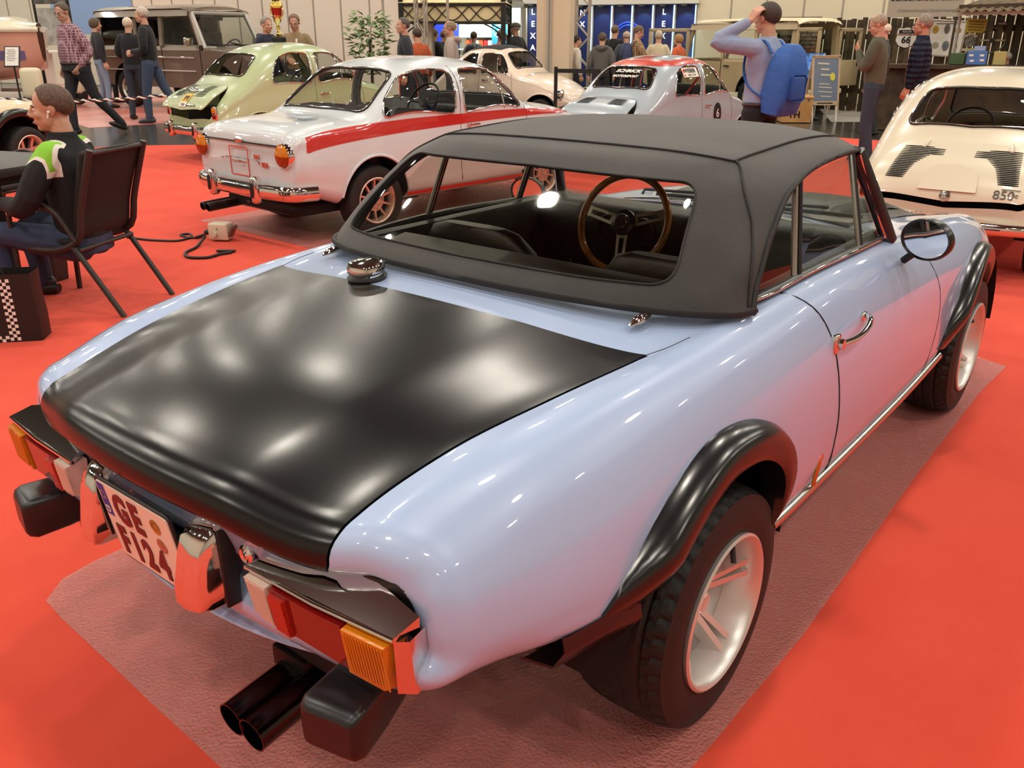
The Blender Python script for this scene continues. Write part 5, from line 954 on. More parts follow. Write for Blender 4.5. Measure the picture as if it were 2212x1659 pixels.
def troop_carrier():
    R = thing('off_road_vehicle', 'beige long off-roader with cream roof and its doors standing open', 'car', (-6.279, 16.613, 0), 1.322, None, .883)
    BE = mat('paint_beige', 'b3a17c', .35, 0, .7); CR = mat('roof_cream', 'e6dab4', .4, 0, .6); W = .80; b = MB()
    prof = [(-1.05, .55), (-1.05, 1.12), (2.05, 1.12), (3.4, 1.08), (3.5, .95), (3.5, .55)]
    for a in np.linspace(0, PI, 9): prof.append((2.73 + .47 * math.cos(a), .45 + .47 * math.sin(a)))
    prof += [(2.1, .45), (.6, .45)]
    for a in np.linspace(0, PI, 9): prof.append((.0 + .47 * math.cos(a), .45 + .47 * math.sin(a)))
    for sx in (1, -1):   # body sides as slabs: the loading bay behind stays open
        Mx = Matrix(((0, 0, 1, sx * W - (.05 if sx > 0 else 0)), (1, 0, 0, 0), (0, 1, 0, 0), (0, 0, 0, 1))); MB().prism(prof, .05, Mx).build('body_side', BE, R, 30)
        f = Matrix.Diagonal((sx, 1, 1, 1))
        up_ = MB(f)
        for y0, y1, z0, z1 in [(-1.05, -.92, 1.1, 1.92), (-.0, .10, 1.1, 1.92), (.92, 1.0, 1.1, 1.92), (-1.05, 2.0, 1.80, 1.94), (-1.05, 1.0, 1.1, 1.18)]: up_.add([(W, y0, z0), (W, y1, z0), (W - .06, y1, z1), (W - .06, y0, z1), (W - .05, y0, z0), (W - .05, y1, z0), (W - .11, y1, z1), (W - .11, y0, z1)], [[0, 1, 2, 3], [7, 6, 5, 4], [0, 4, 5, 1], [1, 5, 6, 2], [2, 6, 7, 3], [3, 7, 4, 0]])
        up_.tube([(W - .03, 2.15, 1.1), (W - .09, 1.92, 1.92)], .05, 8); up_.build('cabin_frame', BE, R, 30)
        for y0, y1 in ((-.92, 0), (.1, .92)): g = MB(f); quad_slab(g, [(W - .02, y0, 1.18), (W - .02, y1, 1.18), (W - .06, y1, 1.80), (W - .06, y0, 1.80)], .01); g.build('side_window', GLASS, R, smooth=False)
        for yc in (0, 2.73): MB(T(Vector((sx * (W - .27), yc, .45)))).lathe([(.02, 0), (.46, 0), (.46, sx * .26)], 24, AXX, 0, PI).build('wheel_well', VOID, R); wheel(R, (sx * (W - .08), yc, .38), .38, .21, .22, 'steel', sx, 'c9bd98')
        for y in (.05, .96): MB(f).box((W + .002, y, .85), (.01, .014, .65)).build('door_gap', VOID, R)
        h = MB(f); h.box((W + .03, .78, 1.02), (.03, .16, .03), None, .01); h.build('door_handle', BLACK, R)
    rf = MB(); rf.grid([[(x * (W - .01), y, z + .07 * (1 - abs(x) ** 4)) for x in np.linspace(-1, 1, 9)] for y, z in ((-1.10, 1.90), (-1.04, 1.97), (.5, 1.99), (1.8, 1.97), (1.98, 1.92))]); rf.build('roof', CR, R, 50)
    MB().box((0, .1, .55), (1.5, 2.2, .06)).build('load_floor', VOID, R); MB().box((0, 2.75, 1.10), (1.5, 1.3, .10), RX(-.03), .03).build('bonnet', BE, R); MB().box((0, 3.5, .8), (1.5, .08, .5), None, .02).build('grille', SATIN, R)
    g = MB(); quad_slab(g, [(-.7, 2.14, 1.15), (.7, 2.14, 1.15), (.64, 1.94, 1.88), (-.64, 1.94, 1.88)], .01); g.build('windscreen', GLASS, R, smooth=False)
    MB().box((0, -1.16, .50), (1.75, .16, .12), None, .03).build('rear_bumper', CR, R)
    # spare wheel inside the tail
    w_ = wheel(R, (.35, -.62, .98), .36, .2, .2, 'steel', 1, 'b3a88a', 'spare_wheel'); w_.rotation_euler = (0, 0, -PI / 2)
    def door(nm, w_, M, hasw=True):
        d = MB(M); z0, z1 = .58, 1.80
        for a in [((w_ / 2, 0, .88), (w_, .05, .56)), ((.04, 0, 1.48), (.08, .05, .70)), ((w_ - .04, 0, 1.48), (.08, .05, .70)), ((w_ / 2, 0, 1.80), (w_, .05, .08))]: d.box(*a, None, .012, 2)
        o = d.build(nm, BE, R, 30); MB(M).box((w_ / 2, 0, 1.47), (w_ - .14, .012, .62)).build('door_glass', GLASS, o, smooth=False); MB(M).box((w_ / 2, .03, .88), (w_ * .7, .02, .42), None, .06, 2).build('door_lining', SATIN, o); MB(M).box((w_ * .9, -.04, 1.08), (.04, .04, .10), None, .01).build('latch', BLACK, o)
    door('rear_door', .76, T(Vector((-.78, -1.06, 0))) @ RZ(-PI / 2 - .25)); door('rear_door', .76, T(Vector((.78, -1.06, 0))) @ RZ(-.10)); door('front_door', .98, T(Vector((-.82, 1.98, 0))) @ RZ(PI - .75)); 
troop_carrier()
# cream sports car at the left edge, only its tail corner in view
def cream_sports():
    gx, gy = (-8.67, 2.64); a = .40
    R = thing('sports_car', 'cream sports car with black flared wheel arch behind the seated man', 'car', (0, 0, 0), a, None, 1.06)
    wl = Matrix.Rotation(a, 4, 'Z') @ Vector((.76 * 1.06, 2.27 * 1.06, 0)); R.location = (gx - wl.x, gy - wl.y, 0)      # its right front wheel shows
    src = [o for o in SP.children if o.name.split('.')[0] in ('body', 'wheel_arch_flare', 'wheel_well', 'rear_skirt', 'underbody', 'boot_lid', 'cabin_floor', 'dashboard', 'rear_valance', 'bonnet')]
    PCS = mat('paint_warm_cream', 'e8d8b4', .3, 0, 1.0)
    for o in src:
        nm = o.name.split('.')[0]; c = link(nm, o.data.copy() if nm in ('body', 'boot_lid', 'bonnet') else o.data, R)
        if nm in ('body', 'boot_lid', 'bonnet'): c.data.materials.clear(); c.data.materials.append(PCS)
    for sx in (1, -1):
        for yc in (0, 2.27): wheel(R, (sx * .72, yc, .275), .275, .19, .19, 'star', sx, 'dcc0b0', spin=.75)
cream_sports()
# ------------------------------------------------------------------ seating group at the left
CH = mat('chair_frame', '2b2624', .5); SLING = mat('chair_fabric', '1a1615', .8, bump=(150, .1))
def sling_chair(loc, rz, label, sc=1.0):
    R = thing('garden_chair', label, 'chair', loc, rz, 'black garden chairs', sc); hw = .235
    for sx in (1, -1):
        MB().tube([(sx * hw, .42, 0), (sx * hw, .40, .38)], .016, 8).build('leg', CH, R); MB().tube([(sx * hw, -.24, 0), (sx * hw, .0, .37), (sx * hw, .03, .40)], .016, 8).build('leg', CH, R)
        MB().tube(smooth_line([(sx * hw, .43, .38), (sx * hw, .05, .385), (sx * hw, -.02, .42), (sx * hw, -.08, .60), (sx * hw, -.20, .92)], 20), .019, 8).build('side_rail', CH, R)
        MB().tube(smooth_line([(sx * (hw + .01), .38, .40), (sx * (hw + .02), .36, .58), (sx * (hw + .02), .28, .62), (sx * (hw + .02), .10, .60), (sx * (hw + .01), -.02, .42)], 20), .014, 8).build('armrest', CH, R)
    for y, z in ((.41, .375), (-.02, .37), (-.19, .90)): MB().tube([(-hw, y, z), (hw, y, z)], .014, 8).build('cross_bar', CH, R)
    pr = smooth_line([(.43, .39), (.25, .38), (.06, .385), (.0, .42), (-.06, .60), (-.185, .915)], 26); G = [[(x * .225, y - (.012 if z > .42 else 0) * (1 - x * x), z - .02 * (1 - x * x) * (1 if z < .41 else 0)) for x in np.linspace(-1, 1, 7)] for y, z in pr]; MB().grid(G).build('sling', SLING, R, 80)
    G = [[(x * .23, y + .02, z + .02) for x in np.linspace(-1, 1, 7)] for y, z in pr[:12]]; MB().box((0, .22, .405), (.44, .42, .045), None, .02, 3).build('seat_pad', SLING, R); MB(T(Vector((0, -.075, .66))) @ RX(.28)).box((0, .02, 0), (.43, .05, .50), None, .022, 3).build('back_pad', SLING, R)
    return R
CHX = (-3.55, .83, 0); CHR = 2.02
sling_chair(CHX, CHR, 'black garden chair the man in the black jacket sits on')
sling_chair((-6.20, 1.22) + (0,), -1.2, 'empty black garden chair at the left picture edge beyond the table')
R = thing('side_table', 'dark grey low table with splayed legs in front of the seated man', 'table', (-4.47, .60, 0), .35)
MB().box((0, 0, .76), (.95, .75, .05), None, .006).build('table_top', mat('dark_grey_table', '3a3531', .5), R); MB().box((0, 0, .71), (.80, .62, .06)).build('apron', CH, R)
for sx in (1, -1):
    for sy in (1, -1): MB().add([(sx * .28 + a * .05, sy * .22 + b * .05, .72) for a, b in ((-1, -1), (1, -1), (1, 1), (-1, 1))] + [(sx * .20 + a * .055, sy * .20 + b * .055, 0) for a, b in ((-1, -1), (1, -1), (1, 1), (-1, 1))], [[0, 1, 2, 3], [7, 6, 5, 4], [0, 4, 5, 1], [1, 5, 6, 2], [2, 6, 7, 3], [3, 7, 4, 0]]).build('leg', CH, R, smooth=False)
# paper bag with a chequered stripe
R = thing('shopping_bag', 'black paper bag with a black and white chequered stripe standing on the carpet', 'bag', (-3.36, .14, 0), .85); bm_ = MB(); BKP = mat('black_paper', '161413', .5, bump=(8, .3, .01))
bm_.grid([[(x + dx, y, z) for x, y in rpoly([(-.20, -.075), (.20, -.075), (.20, .075), (-.20, .075)], .012, 2)] for z, dx in ((0, 0), (.12, .004), (.25, -.004), (.36, .0))], cv=True); bm_.add([(-.2, -.075, .002), (.2, -.075, .002), (.2, .075, .002), (-.2, .075, .002)], [[0, 1, 2, 3]]); bm_.build('bag_body', BKP, R, 50)
ck = MB()
for i in range(19):
    for j in range(3):
        if (i + j) % 2 == 0: ck.box((.055 + .017 * j + (.0 * i), -.0775, .017 + .0172 * i), (.0165, .003, .0168))
for i in range(12):
    for j in range(2):
        if (i + j) % 2 == 0: ck.box((-.17 + .0185 * i, -.0775, .010 + .0165 * j), (.0180, .003, .0160))
tag(ck.build('chequer_squares', WHITE, R, smooth=False), kind='stuff'); MB().tube(smooth_line([(-.08, -.05, .35), (-.06, -.05, .42), (.04, -.05, .43), (.07, -.05, .35)], 16), .005, 6).build('bag_handle', BLACK, R)
# socket box and cable
sx_, sy_ = (-4.53, 2.23)
R = thing('power_socket_box', 'beige power socket box lying on the red carpet', 'socket', (sx_, sy_, 0), .5); BX = mat('beige_plastic', 'cfc3ab', .45)
MB().box((0, 0, .075), (.16, .12, .13), None, .015, 3).build('housing', BX, R); MB(T(Vector((.09, 0, .07))) @ RY(.5)).box((0, 0, 0), (.02, .09, .11), None, .005).build('lid', mat('smoked_lid', '6a5a50', .3), R); MB(T(Vector((-.09, 0, .06))) @ RY(-PI / 2)).lathe([(.022, -.02), (.022, .03), (.012, .05)], 14).build('cable_gland', BLACK, R); MB(T(Vector((-.02, -.062, .06))) @ RX(PI / 2)).lathe([(.02, 0), (.02, .02), (0, .02)], 14).build('socket', BX, R)
MB().box((0, -.062, .10), (.012, .002, .012)).build('green_mark', mat('green_mark', '5aa03c', .5), R)
cb = MB(); p0 = (sx_ - .1, sy_ - .06, .05)
cb.tube(smooth_line([p0, (sx_ - .2, sy_ - .1, .012)] + [q + (.008,) for q in [(-4.74, 2.20), (-4.75, 2.11), (-4.84, 2.10), (-4.93, 2.12), (-4.92, 2.17), (-4.79, 2.12), (-4.75, 1.99), (-4.88, 1.89), (-5.17, 1.80)]], 60), .009, 7); tag(cb.build('power_cable', BLACK), 'thin black power cable running from the socket box to the chair', 'cable')
cb = MB(); cb.tube(smooth_line([(sx_ - .02, sy_ - .13, .05)] + [q + (.011,) for q in [(-4.43, 1.94), (-4.33, 1.79), (-4.18, 1.73), (-4.08, 1.81), (-4.10, 1.94), (-4.08, 2.01)]], 40), .011, 7); cb.box((-4.15, 2.01) + (.012,), (.14, .03, .015), RZ(.6), .004); tag(cb.build('power_cable', BLACK), 'short looped black cable with a flat plug beside the socket box', 'cable')
# barrier ropes
cb = MB(); a, b = Vector((-11.06, 3.26, 0.74)), Vector((-9.69, 4.95, 0.75)); n = 90
for ph, m_ in ((0, WHITE), (PI, BLACK)):
    c_ = MB(); c_.tube([a + (b - a) * (i / n) + Vector((0, .012 * math.cos(i * 1.1 + ph), .012 * math.sin(i * 1.1 + ph) - .05 * math.sin(PI * i / n))) for i in range(n + 1)], .012, 6)
    if ph == 0: rope = c_.build('barrier_rope', m_)
    else: c_.build('dark_strand', m_, rope)
tag(rope, 'twisted white and dark barrier rope behind the seated man', 'rope')
R = thing('barrier_belt', 'black retractable barrier belt left of the grey blue racing saloon', 'barrier', (-7.12, 10.13, 0.97)); d_ = Vector((-6.02, 9.68, 1.00)) - Vector((-7.12, 10.13, 0.97)); bl = MB(); quad_slab(bl, [(0, 0, .03), tuple(d_ + Vector((0, 0, .03))), tuple(d_ - Vector((0, 0, .03))), (0, 0, -.03)], .006); bl.build('belt', BLACK, R, smooth=False)
for q in (Vector((0, 0, 0)), d_): zb_ = -R.location.z - q.z * 0; MB(T(Vector((q.x, q.y, 0)))).tube([(0, 0, -R.location.z + .02), (0, 0, .06)], .03, 10).build('belt_post', BLACK, R); MB(T(Vector((q.x, q.y, -R.location.z)))).lathe([(.16, 0), (.16, .02), (0, .03)], 20).build('belt_foot', BLACK, R)
# trophy on the green roof
R = thing('trophy_cup', 'tall golden trophy cup with red bowl on the green car roof', 'trophy', (-8.97, 6.3) + (1.395,), 0)
GO = mat('gold', 'd8b25c', .15, 1); MB().box((0, 0, .035), (.13, .13, .075), None, .006).build('plinth', SATIN, R); MB().lathe([(.05, .07), (.055, .085), (.03, .11), (.015, .16), (.03, .19), (.015, .22)], 20).build('stem', GO, R); MB().lathe([(.015, .22), (.05, .27), (.062, .34)], 20).build('lower_bowl', mat('pale_gold', 'ead9a0', .15, 1), R); MB().lathe([(.062, .34), (.07, .40), (.072, .43)], 20).build('red_bowl', mat('trophy_red', 'b02a20', .2, .6), R); MB().lathe([(.072, .43), (.085, .45), (.08, .48), (.05, .53), (.02, .55), (.015, .60), (.022, .62), (.012, .645), (0, .65)], 20).build('trophy_lid', GO, R)
for sx in (1, -1): MB().tube(smooth_line([(sx * .06, 0, .30), (sx * .12, 0, .34), (sx * .13, 0, .42), (sx * .08, 0, .45)], 12), .008, 6).build('handle', GO, R)
# potted fig
R = thing('potted_fig', 'leafy green fig bush in a dark pot before the cream partition', 'plant', (-10.53, 9.35, 1.31)[:2] + (0,)); MB().lathe([(.16, 0), (.2, .3), (.22, .32), (.18, .32), (.17, .26), (0, .26)], 20).build('pot', DK, R); MB().tube([(0, 0, .26), (.02, 0, .8), (0, .01, 1.4)], .022, 8).build('trunk', WOODD, R); LF = [mat('leaf_green', '5f7a48', .5), mat('leaf_pale', '93a678', .5)]; lf = {}
for k in range(290):
    t = RNG.rand() ** .8; z = .85 + .98 * t; rr = .36 * math.sin(PI * min(1, .18 + .8 * (1 - t))) * math.sqrt(RNG.rand()) + .02; an = RNG.rand() * 2 * PI; c = int(RNG.rand() < .4)
    if c not in lf: o = MB().add([(0, 0, 0), (.032, .05, .008), (0, .135, 0), (-.032, .05, .008), (0, .06, -.006)], [[0, 1, 4], [1, 2, 4], [2, 3, 4], [3, 0, 4]]).build('leaf', LF[c], R, smooth=False); lf[c] = o.data
    else: o = link('leaf', lf[c], R)
    o.location = (rr * math.cos(an), rr * math.sin(an), z); o.rotation_euler = (RNG.rand() * 1.4 - .7, RNG.rand() - .5, an - PI / 2 + RNG.rand() - .5); s_ = .9 + .5 * RNG.rand(); o.scale = (s_, s_, s_)
# column, poles, lattice truss
R = thing('hall_column', 'wide cream square column with pipes rising behind the pale rose car', 'column', (-8.91, 12.54, 1.62)[:2] + (0,), .48); MB().box((0, 0, HZ / 2), (.62, .62, HZ - .01), None, .01, 1).build('shaft', mat('column_cream', 'd8c4a8', .75), R, smooth=False)
for x in (-.09, -.04): MB().tube([(x, -.34, 0.02), (x, -.34, HZ - .02)], .018, 8).build('pipe', GREYP, R)
def truss(label, x, y, w_, h_, sc):
    R = thing('lattice_truss', label, 'truss', (x, y, 0), .5)
    for a in (-1, 1):
        for b in (-1, 1): MB().tube([(a * w_, b * w_, 0), (a * w_, b * w_, h_)], .022, 8).build('chord', POST, R)
    d = None; k = 0; z = .05
    while z < h_ - .3:
        for b in (-1, 1):
            s_ = 1 if k % 2 == 0 else -1
            for P_ in ([(-w_ * s_, b * w_, z), (w_ * s_, b * w_, z + .28)], [(b * w_, -w_ * s_, z), (b * w_, w_ * s_, z + .28)]): MB().tube(P_, .011, 5, caps=False).build('brace', POST, R)
        z += .28; k += 1
truss('silver lattice truss right of the cream column', *(-9.13, 13.74), .13, 4.4, 1); truss('silver lattice truss left of the garden pavilion', *(-11.03, 11.14), .09, 4.4, 1)
for px_, (x, y), lab in ((0, (-11.37, 10.50), 'thin steel pole with a small sign before the cream partition'), (1, (-9.44, 10.17), 'thin steel pole with a small sign beside the garden pavilion')):
    R = thing('steel_pole', lab, 'pole', (x, y, 0), .5); MB().tube([(0, 0, 0), (0, 0, 4.3)], .025, 8).build('pole', POST, R); zz = 2.15 if px_ == 0 else 1.62; MB().box((.08, -.03, zz), (.17, .015, .12), None, .01, 1).build('sign', WHITE, R); text('3.0', .06, T(Vector((.05, -.042, zz))) @ RX(PI / 2), 'sign_text', mat('ink', '54504c', .7), R, .001); MB(T(Vector((.13, -.038, zz))) @ RX(PI / 2)).lathe([(.03, 0), (.03, .003), (0, .003)], 16).build('sign_dot', mat('sign_magenta', 'a0355a', .5), R)
# garden pavilion
R = thing('garden_pavilion', 'iron garden pavilion with cream cloth roof', 'pavilion', (-11.32, 12.50, 1.28)[:2] + (0,), .62); W2 = .98; CL = mat('pavilion_cloth', 'e4d2a4', .7)
for a in (-1, 1):
    for b in (-1, 1):
        MB().box((a * W2, b * W2, 1.05), (.085, .085, 2.1)).build('post', DK, R); MB(T(Vector((a * W2, b * W2, 2.14)))).ball((0, 0, 0), .055).build('finial', DK, R)
for k in range(4):
    M = RZ(k * PI / 2); q = MB(M)
    for z in (1.72, 2.02): q.box((0, -W2, z), (2 * W2, .03, .035))
    for x in np.linspace(-W2, W2, 4)[:-1]: q.tube(smooth_line([(x, -W2, 1.73), (x + W2 / 3, -W2, 2.0), (x + W2 / 1.5, -W2, 1.73)], 12), .011, 5); q.tube(smooth_line([(x, -W2, 2.0), (x + W2 / 3, -W2, 1.75), (x + W2 / 1.5, -W2, 2.0)], 12), .011, 5)
    for s_ in (-1, 1): q.tube(smooth_line([(s_ * W2, -W2, 1.35), (s_ * (W2 - .12), -W2, 1.55), (s_ * (W2 - .38), -W2, 1.70)], 10), .016, 6)
    q.build('side_lattice', DK, R); MB(M).box((0, -W2 + .03, 1.87), (2 * W2, .01, .30)).build('valance', CL, R)
rf = MB(); V = [(a * W2 * 1.06, b * W2 * 1.06, 2.06) for a, b in ((-1, -1), (1, -1), (1, 1), (-1, 1))] + [(a * .25, b * .25, 2.62) for a, b in ((-1, -1), (1, -1), (1, 1), (-1, 1))]; rf.add(V, [[0, 1, 5, 4], [1, 2, 6, 5], [2, 3, 7, 6], [3, 0, 4, 7], [4, 5, 6, 7]]); rf.build('cloth_roof', CL, R, smooth=False)
# bright parts shop behind the pavilion
SHW = mat('lit_shop_wall', 'e4f0e2', .6)
R = thing('parts_shop', 'brightly lit white parts shop behind the garden pavilion', 'shop', (-15.55, 16.08, 1.22)[:2] + (0,), 0); d_ = Vector((-13.34, 16.96) + (0,)) - Vector((-15.55, 16.08) + (0,)); R.rotation_euler[2] = math.atan2(d_.y, d_.x); LN = d_.length
MB().box((LN / 2, .3, 1.1), (LN, .06, 2.2)).build('back_wall', SHW, R); MB().box((LN / 2, -.1, 2.2), (LN + .2, 1.0, .14)).build('fascia', GREYP, R); MB().box((.35, .22, 1.1), (.7, .06, 2.0)).build('blue_panel', mat('shop_blue', '2038b0', .4), R)
sl_ = bpy.data.lights.new('shop_light', 'AREA'); sl_.shape = 'RECTANGLE'; sl_.size = LN * .9; sl_.size_y = .25; sl_.energy = 75; sl_.color = (.92, 1, .95); so_ = bpy.data.objects.new('shop_light', sl_); COL.objects.link(so_); so_.matrix_world = T(R.location) @ RZ(R.rotation_euler[2]) @ T(Vector((LN / 2, -.45, 2.1))) @ RX(.5)
for k in range(6): MB().box((LN * k / 5, .2, 1.1), (.04, .05, 2.2)).build('post', POST, R)
for z in (.85, 1.15, 1.45): MB().box((LN / 2, .12, z), (LN - .8, .3, .025)).build('shelf', WHITE, R)
for k in range(16):
    c_ = ['e0a81e', 'd8531c', '3f6ab8', 'c8282a', 'e8d23a', 'efe9d8'][k % 6]; x = .95 + k * (LN - 1.4) / 16; z = (.86, 1.16)[k % 2]; o = MB().box((0, 0, .09), (.10 + .01 * (k % 3), .16, .14 + .05 * (k % 2)), None, .01, 1).build('parts_box', mat('box_' + c_, c_, .6)); o.location = R.matrix_basis @ Vector((0, 0, 0)) if False else (R.location + Matrix.Rotation(R.rotation_euler[2], 3, 'Z') @ Vector((x, .10, z + .026))); o.rotation_euler = R.rotation_euler; tag(o, ['golden yellow', 'orange', 'blue', 'red', 'lemon yellow', 'cream'][k % 6] + ' parts box, ' + ['first', 'second', 'third', 'fourth', 'fifth', 'sixth', 'seventh', 'eighth'][k // 2] + ' from the left on the ' + ('lower', 'upper')[k % 2] + ' shelf of the bright shop', 'box', 'parts boxes in the bright shop')
RP = thing('star_poster', 'light blue poster with white three pointed star in a ring', 'poster', (-13.70, 16.66, 1.58), R.rotation_euler[2]); MB().box((0, 0, 0), (.40, .02, .60), None).build('board', mat('poster_blue', '2f9fd8', .5), RP); M = T(Vector((0, -.015, 0))) @ RX(PI / 2); s_ = MB(M); s_.tube([(.15 * math.cos(a), .15 * math.sin(a), 0) for a in np.linspace(0, 2 * PI, 32, endpoint=False)], .012, 6, closed=True, flat=.4)
for k in range(3): a = PI / 2 + k * 2 * PI / 3; s_.add([(.15 * math.cos(a), .15 * math.sin(a), .003), (.035 * math.cos(a + 1.05), .035 * math.sin(a + 1.05), .003), (0, 0, .008), (.035 * math.cos(a - 1.05), .035 * math.sin(a - 1.05), .003)], [[0, 1, 2, 3]])
s_.build('star_ring', WHITE, RP, smooth=False)
# blue booth
def booth(a, b, lab, nm_, cells, letters, picts):
    a, b = Vector(a + (0,)), Vector(b + (0,)); d = b - a; R = thing('exhibition_booth', lab, 'booth', a, math.atan2(d.y, d.x), None, 1.13); LN = d.length / 1.13; NAVY = mat('booth_navy', '1c2a5e', .35); GLW = mat('booth_tube_light', 'a8d8ff', .3, emit=2.2); w_ = LN / cells
    MB().box((LN / 2, .0, 2.02), (LN + .1, .3, .12), None, .01, 1).build('fascia', WHITE, R)
    for k in range(cells): MB().box((w_ * (k + .5), .05, 1.25), (w_ - .03, .03, 1.42)).build('print_panel', NAVY, R); MB().box((w_ * (k + .5), .05, .27), (w_ - .03, .03, .52)).build('base_panel', NAVY, R)
    for k in range(cells + 1): MB().box((w_ * k, .02, 1.0), (.03, .05, 2.0)).build('post', POST, R)
    MB().box((LN / 2, .02, .545), (LN, .05, .025)).build('rail', POST, R)
    for k, s in letters:
        n = len(s)
        for i, c in enumerate(s): text(c, .17, T(Vector((w_ * (k + .45), .025, 1.80 - .25 * i))) @ RX(PI / 2), 'booth_letter', mat('letter_white', 'eef4ff', .4, emit=.6), R, .004, bold=.004)
    for k in range(cells):
        if picts and k % 1 == 0: MB().tube([(w_ * (k + .93), -.0, .60), (w_ * (k + .93), -.0, 1.94)], .016, 6).build('tube_light', GLW, R)
        MB().box((w_ * (k + .5), -.22, 1.93), (.12, .10, .03), RX(.5), .01, 1).build('spot_light', BLACK, R)
        sl_ = bpy.data.lights.new('booth_spot', 'SPOT'); sl_.energy = 22; sl_.spot_size = 1.5; sl_.spot_blend = .6; sl_.shadow_soft_size = .04; sl_.color = (.55, .8, 1); so_ = bpy.data.objects.new('booth_spot', sl_); COL.objects.link(so_); so_.matrix_world = T(R.location) @ RZ(R.rotation_euler[2]) @ Matrix.Scale(1.13, 4) @ T(Vector((w_ * (k + .5), -.26, 1.90))) @ RX(.55); so_.scale = (1, 1, 1)
    if picts:
        nb = mat('print_blue', '2d4fd0', .4, emit=.35); nc = mat('print_car', '5c86c8', .4, var=(4, '26406e')); k = picts[0]
        g = MB()
        for rr, s0 in ((.34, 0), (.28, .3)): g.tube([(w_ * (k + .75) + rr * math.cos(t), .028, 1.25 + rr * math.sin(t)) for t in np.linspace(s0, s0 + 3.4, 24)], .022, 6)
        g.build('arc_print', nb, R); k = picts[1]; MB().prism(rpoly([(w_ * k + .05, .62), (w_ * k + .12, .95), (w_ * k + .5, 1.12), (w_ * k + .62, 1.35), (w_ * k + 1.0, 1.42), (w_ * k + 1.1, .9), (w_ * k + 1.0, .62)], .06), .01, T(Vector((0, .032, 0))) @ RX(PI / 2)).build('car_print', nc, R, smooth=False)
    return R
booth((-12.98, 18.86), (-9.77, 19.66), 'dark blue lit booth with upright letters behind the visitors', 'LEXA', 6, [(0, 'NX'), (4, 'LEXA')], (2, 5))
booth((-13.35, 17.33), (-13.02, 17.46), 'narrow dark blue booth front with upright letters left of the column', 'LEXA', 1, [(0, 'LEXA')], None)
for bx_, by_ in ((-9.45, 17.26),):
    pass
for (x, y, z), c, w_, h_, lab in (((-13.24, 21.09, 2.35), 'black_board', .95, .60, 'black advertising board with two white slanted bars above the booth'), ((-12.71, 21.42, 2.34), 'red_board', .25, .50, 'narrow red board with round green and white emblem above the booth'), ((-11.80, 21.96, 2.34), 'navy_board', 1.0, .52, 'navy direction board with white arrow above the booth')):
    R = thing('wall_board', lab, 'board', (x, y, z + .05), .55); MB().box((0, 0, 0), (w_, .04, h_)).build('board', mat(c, {'black_board': '15151a', 'red_board': 'c8301f', 'navy_board': '1d2542'}[c], .5), R)
    if c == 'black_board':
        for s_ in (-1, 1): MB().box((s_ * .2, -.025, -.17), (.26, .01, .03), RY(s_ * -.75)).build('white_bar', WHITE, R)
    elif c == 'red_board': M = T(Vector((0, -.025, .02))) @ RX(PI / 2); MB(M).lathe([(.085, 0), (.085, .008), (.07, .008)], 24).build('emblem_ring', mat('emblem_green', '3c5a44', .4), R); MB(M).lathe([(.07, .006), (0, .006)], 24).build('emblem_field', WHITE, R); q = MB(M); q.box((0, 0, .009), (.12, .018, .004)); q.box((-.02, 0, .009), (.018, .12, .004)); q.build('emblem_cross', mat('emblem_green', '3c5a44', .4), R)
    else: text('5', .22, T(Vector((-.32, -.025, .10))) @ RX(PI / 2), 'board_text', WHITE, R, .002); q = MB(); q.box((-.15, -.025, -.12), (.03, .01, .22)); q.box((-.20, -.025, -.19), (.14, .01, .03), RY(.7)); q.box((-.10, -.025, -.19), (.14, .01, .03), RY(-.7)); q.build('arrow', WHITE, R); MB().prism(rpoly([(.05, -.2), (.45, -.2), (.45, .22), (.2, .15), (.1, 0)], .06), .01, T(Vector((0, -.02, 0))) @ RX(PI / 2)).build('map_patch', mat('map_blue', '4a6fb0', .5), R, smooth=False)
# ------------------------------------------------------------------ rustic stand on the right
def fence(a, b, zt, lab, n):
    a, b = Vector(a + (0,)), Vector(b + (0,)); d = b - a; R = thing('plank_fence', lab, 'fence', a, math.atan2(d.y, d.x)); LN = d.length; pm = []
    for k in range(3): pm.append(MB().box((0, 0, zt / 2), (LN / n * .86, .025, zt), None, .003, 1).build('plank', mat('fence_plank_%d' % k, ['54442c', '44371f', '645238'][k], .8, var=(5, '33291a'), bump=(30, .3)), R, smooth=False))
    for k in range(n):
        o = pm[k] if k < 3 else link('plank', pm[(k * 7 + k // 3) % 3].data, R); o.location = (LN / n * (k + .5), RNG.rand() * .02 + (.03 if k % 2 else 0), RNG.rand() * .05 - .03)
    for z in (.4, zt - .35): MB().box((LN / 2, .07, z), (LN, .04, .10)).build('rail', WOODD, R)
    return R
fence((-6.96, 18.23), (-2.93, 17.44), 1.81, 'dark brown plank fence behind the two men at right', 34)
fence((-2.55, 15.88), (-1.02, 15.46), 1.95, 'dark plank back wall of the lean-to shed', 20)
R = thing('brick_pillar', 'pale brick pillar seen behind the open rear doors of the beige off-roader', 'pillar', (-6.25, 17.55, 1.36)[:2] + (0,), .3); bk = MB().box((0, 0, 0), (.20, .09, .062), None, .006, 1).build('brick', mat('pale_brick', 'b9a48c', .8, var=(12, '94806c')), R, smooth=False); MB().box((0, .05, .92), (.86, .08, 1.85)).build('mortar_core', mat('mortar', '6a5f52', .9), R, smooth=False)
for r_ in range(24):
    for c_ in range(4):
        o = bk if r_ == c_ == 0 else link('brick', bk.data, R); o.location = (-.32 + .215 * c_ + (.05 if r_ % 2 else -.05), -.01 - .008 * ((r_ * c_) % 2), .045 + .076 * r_)
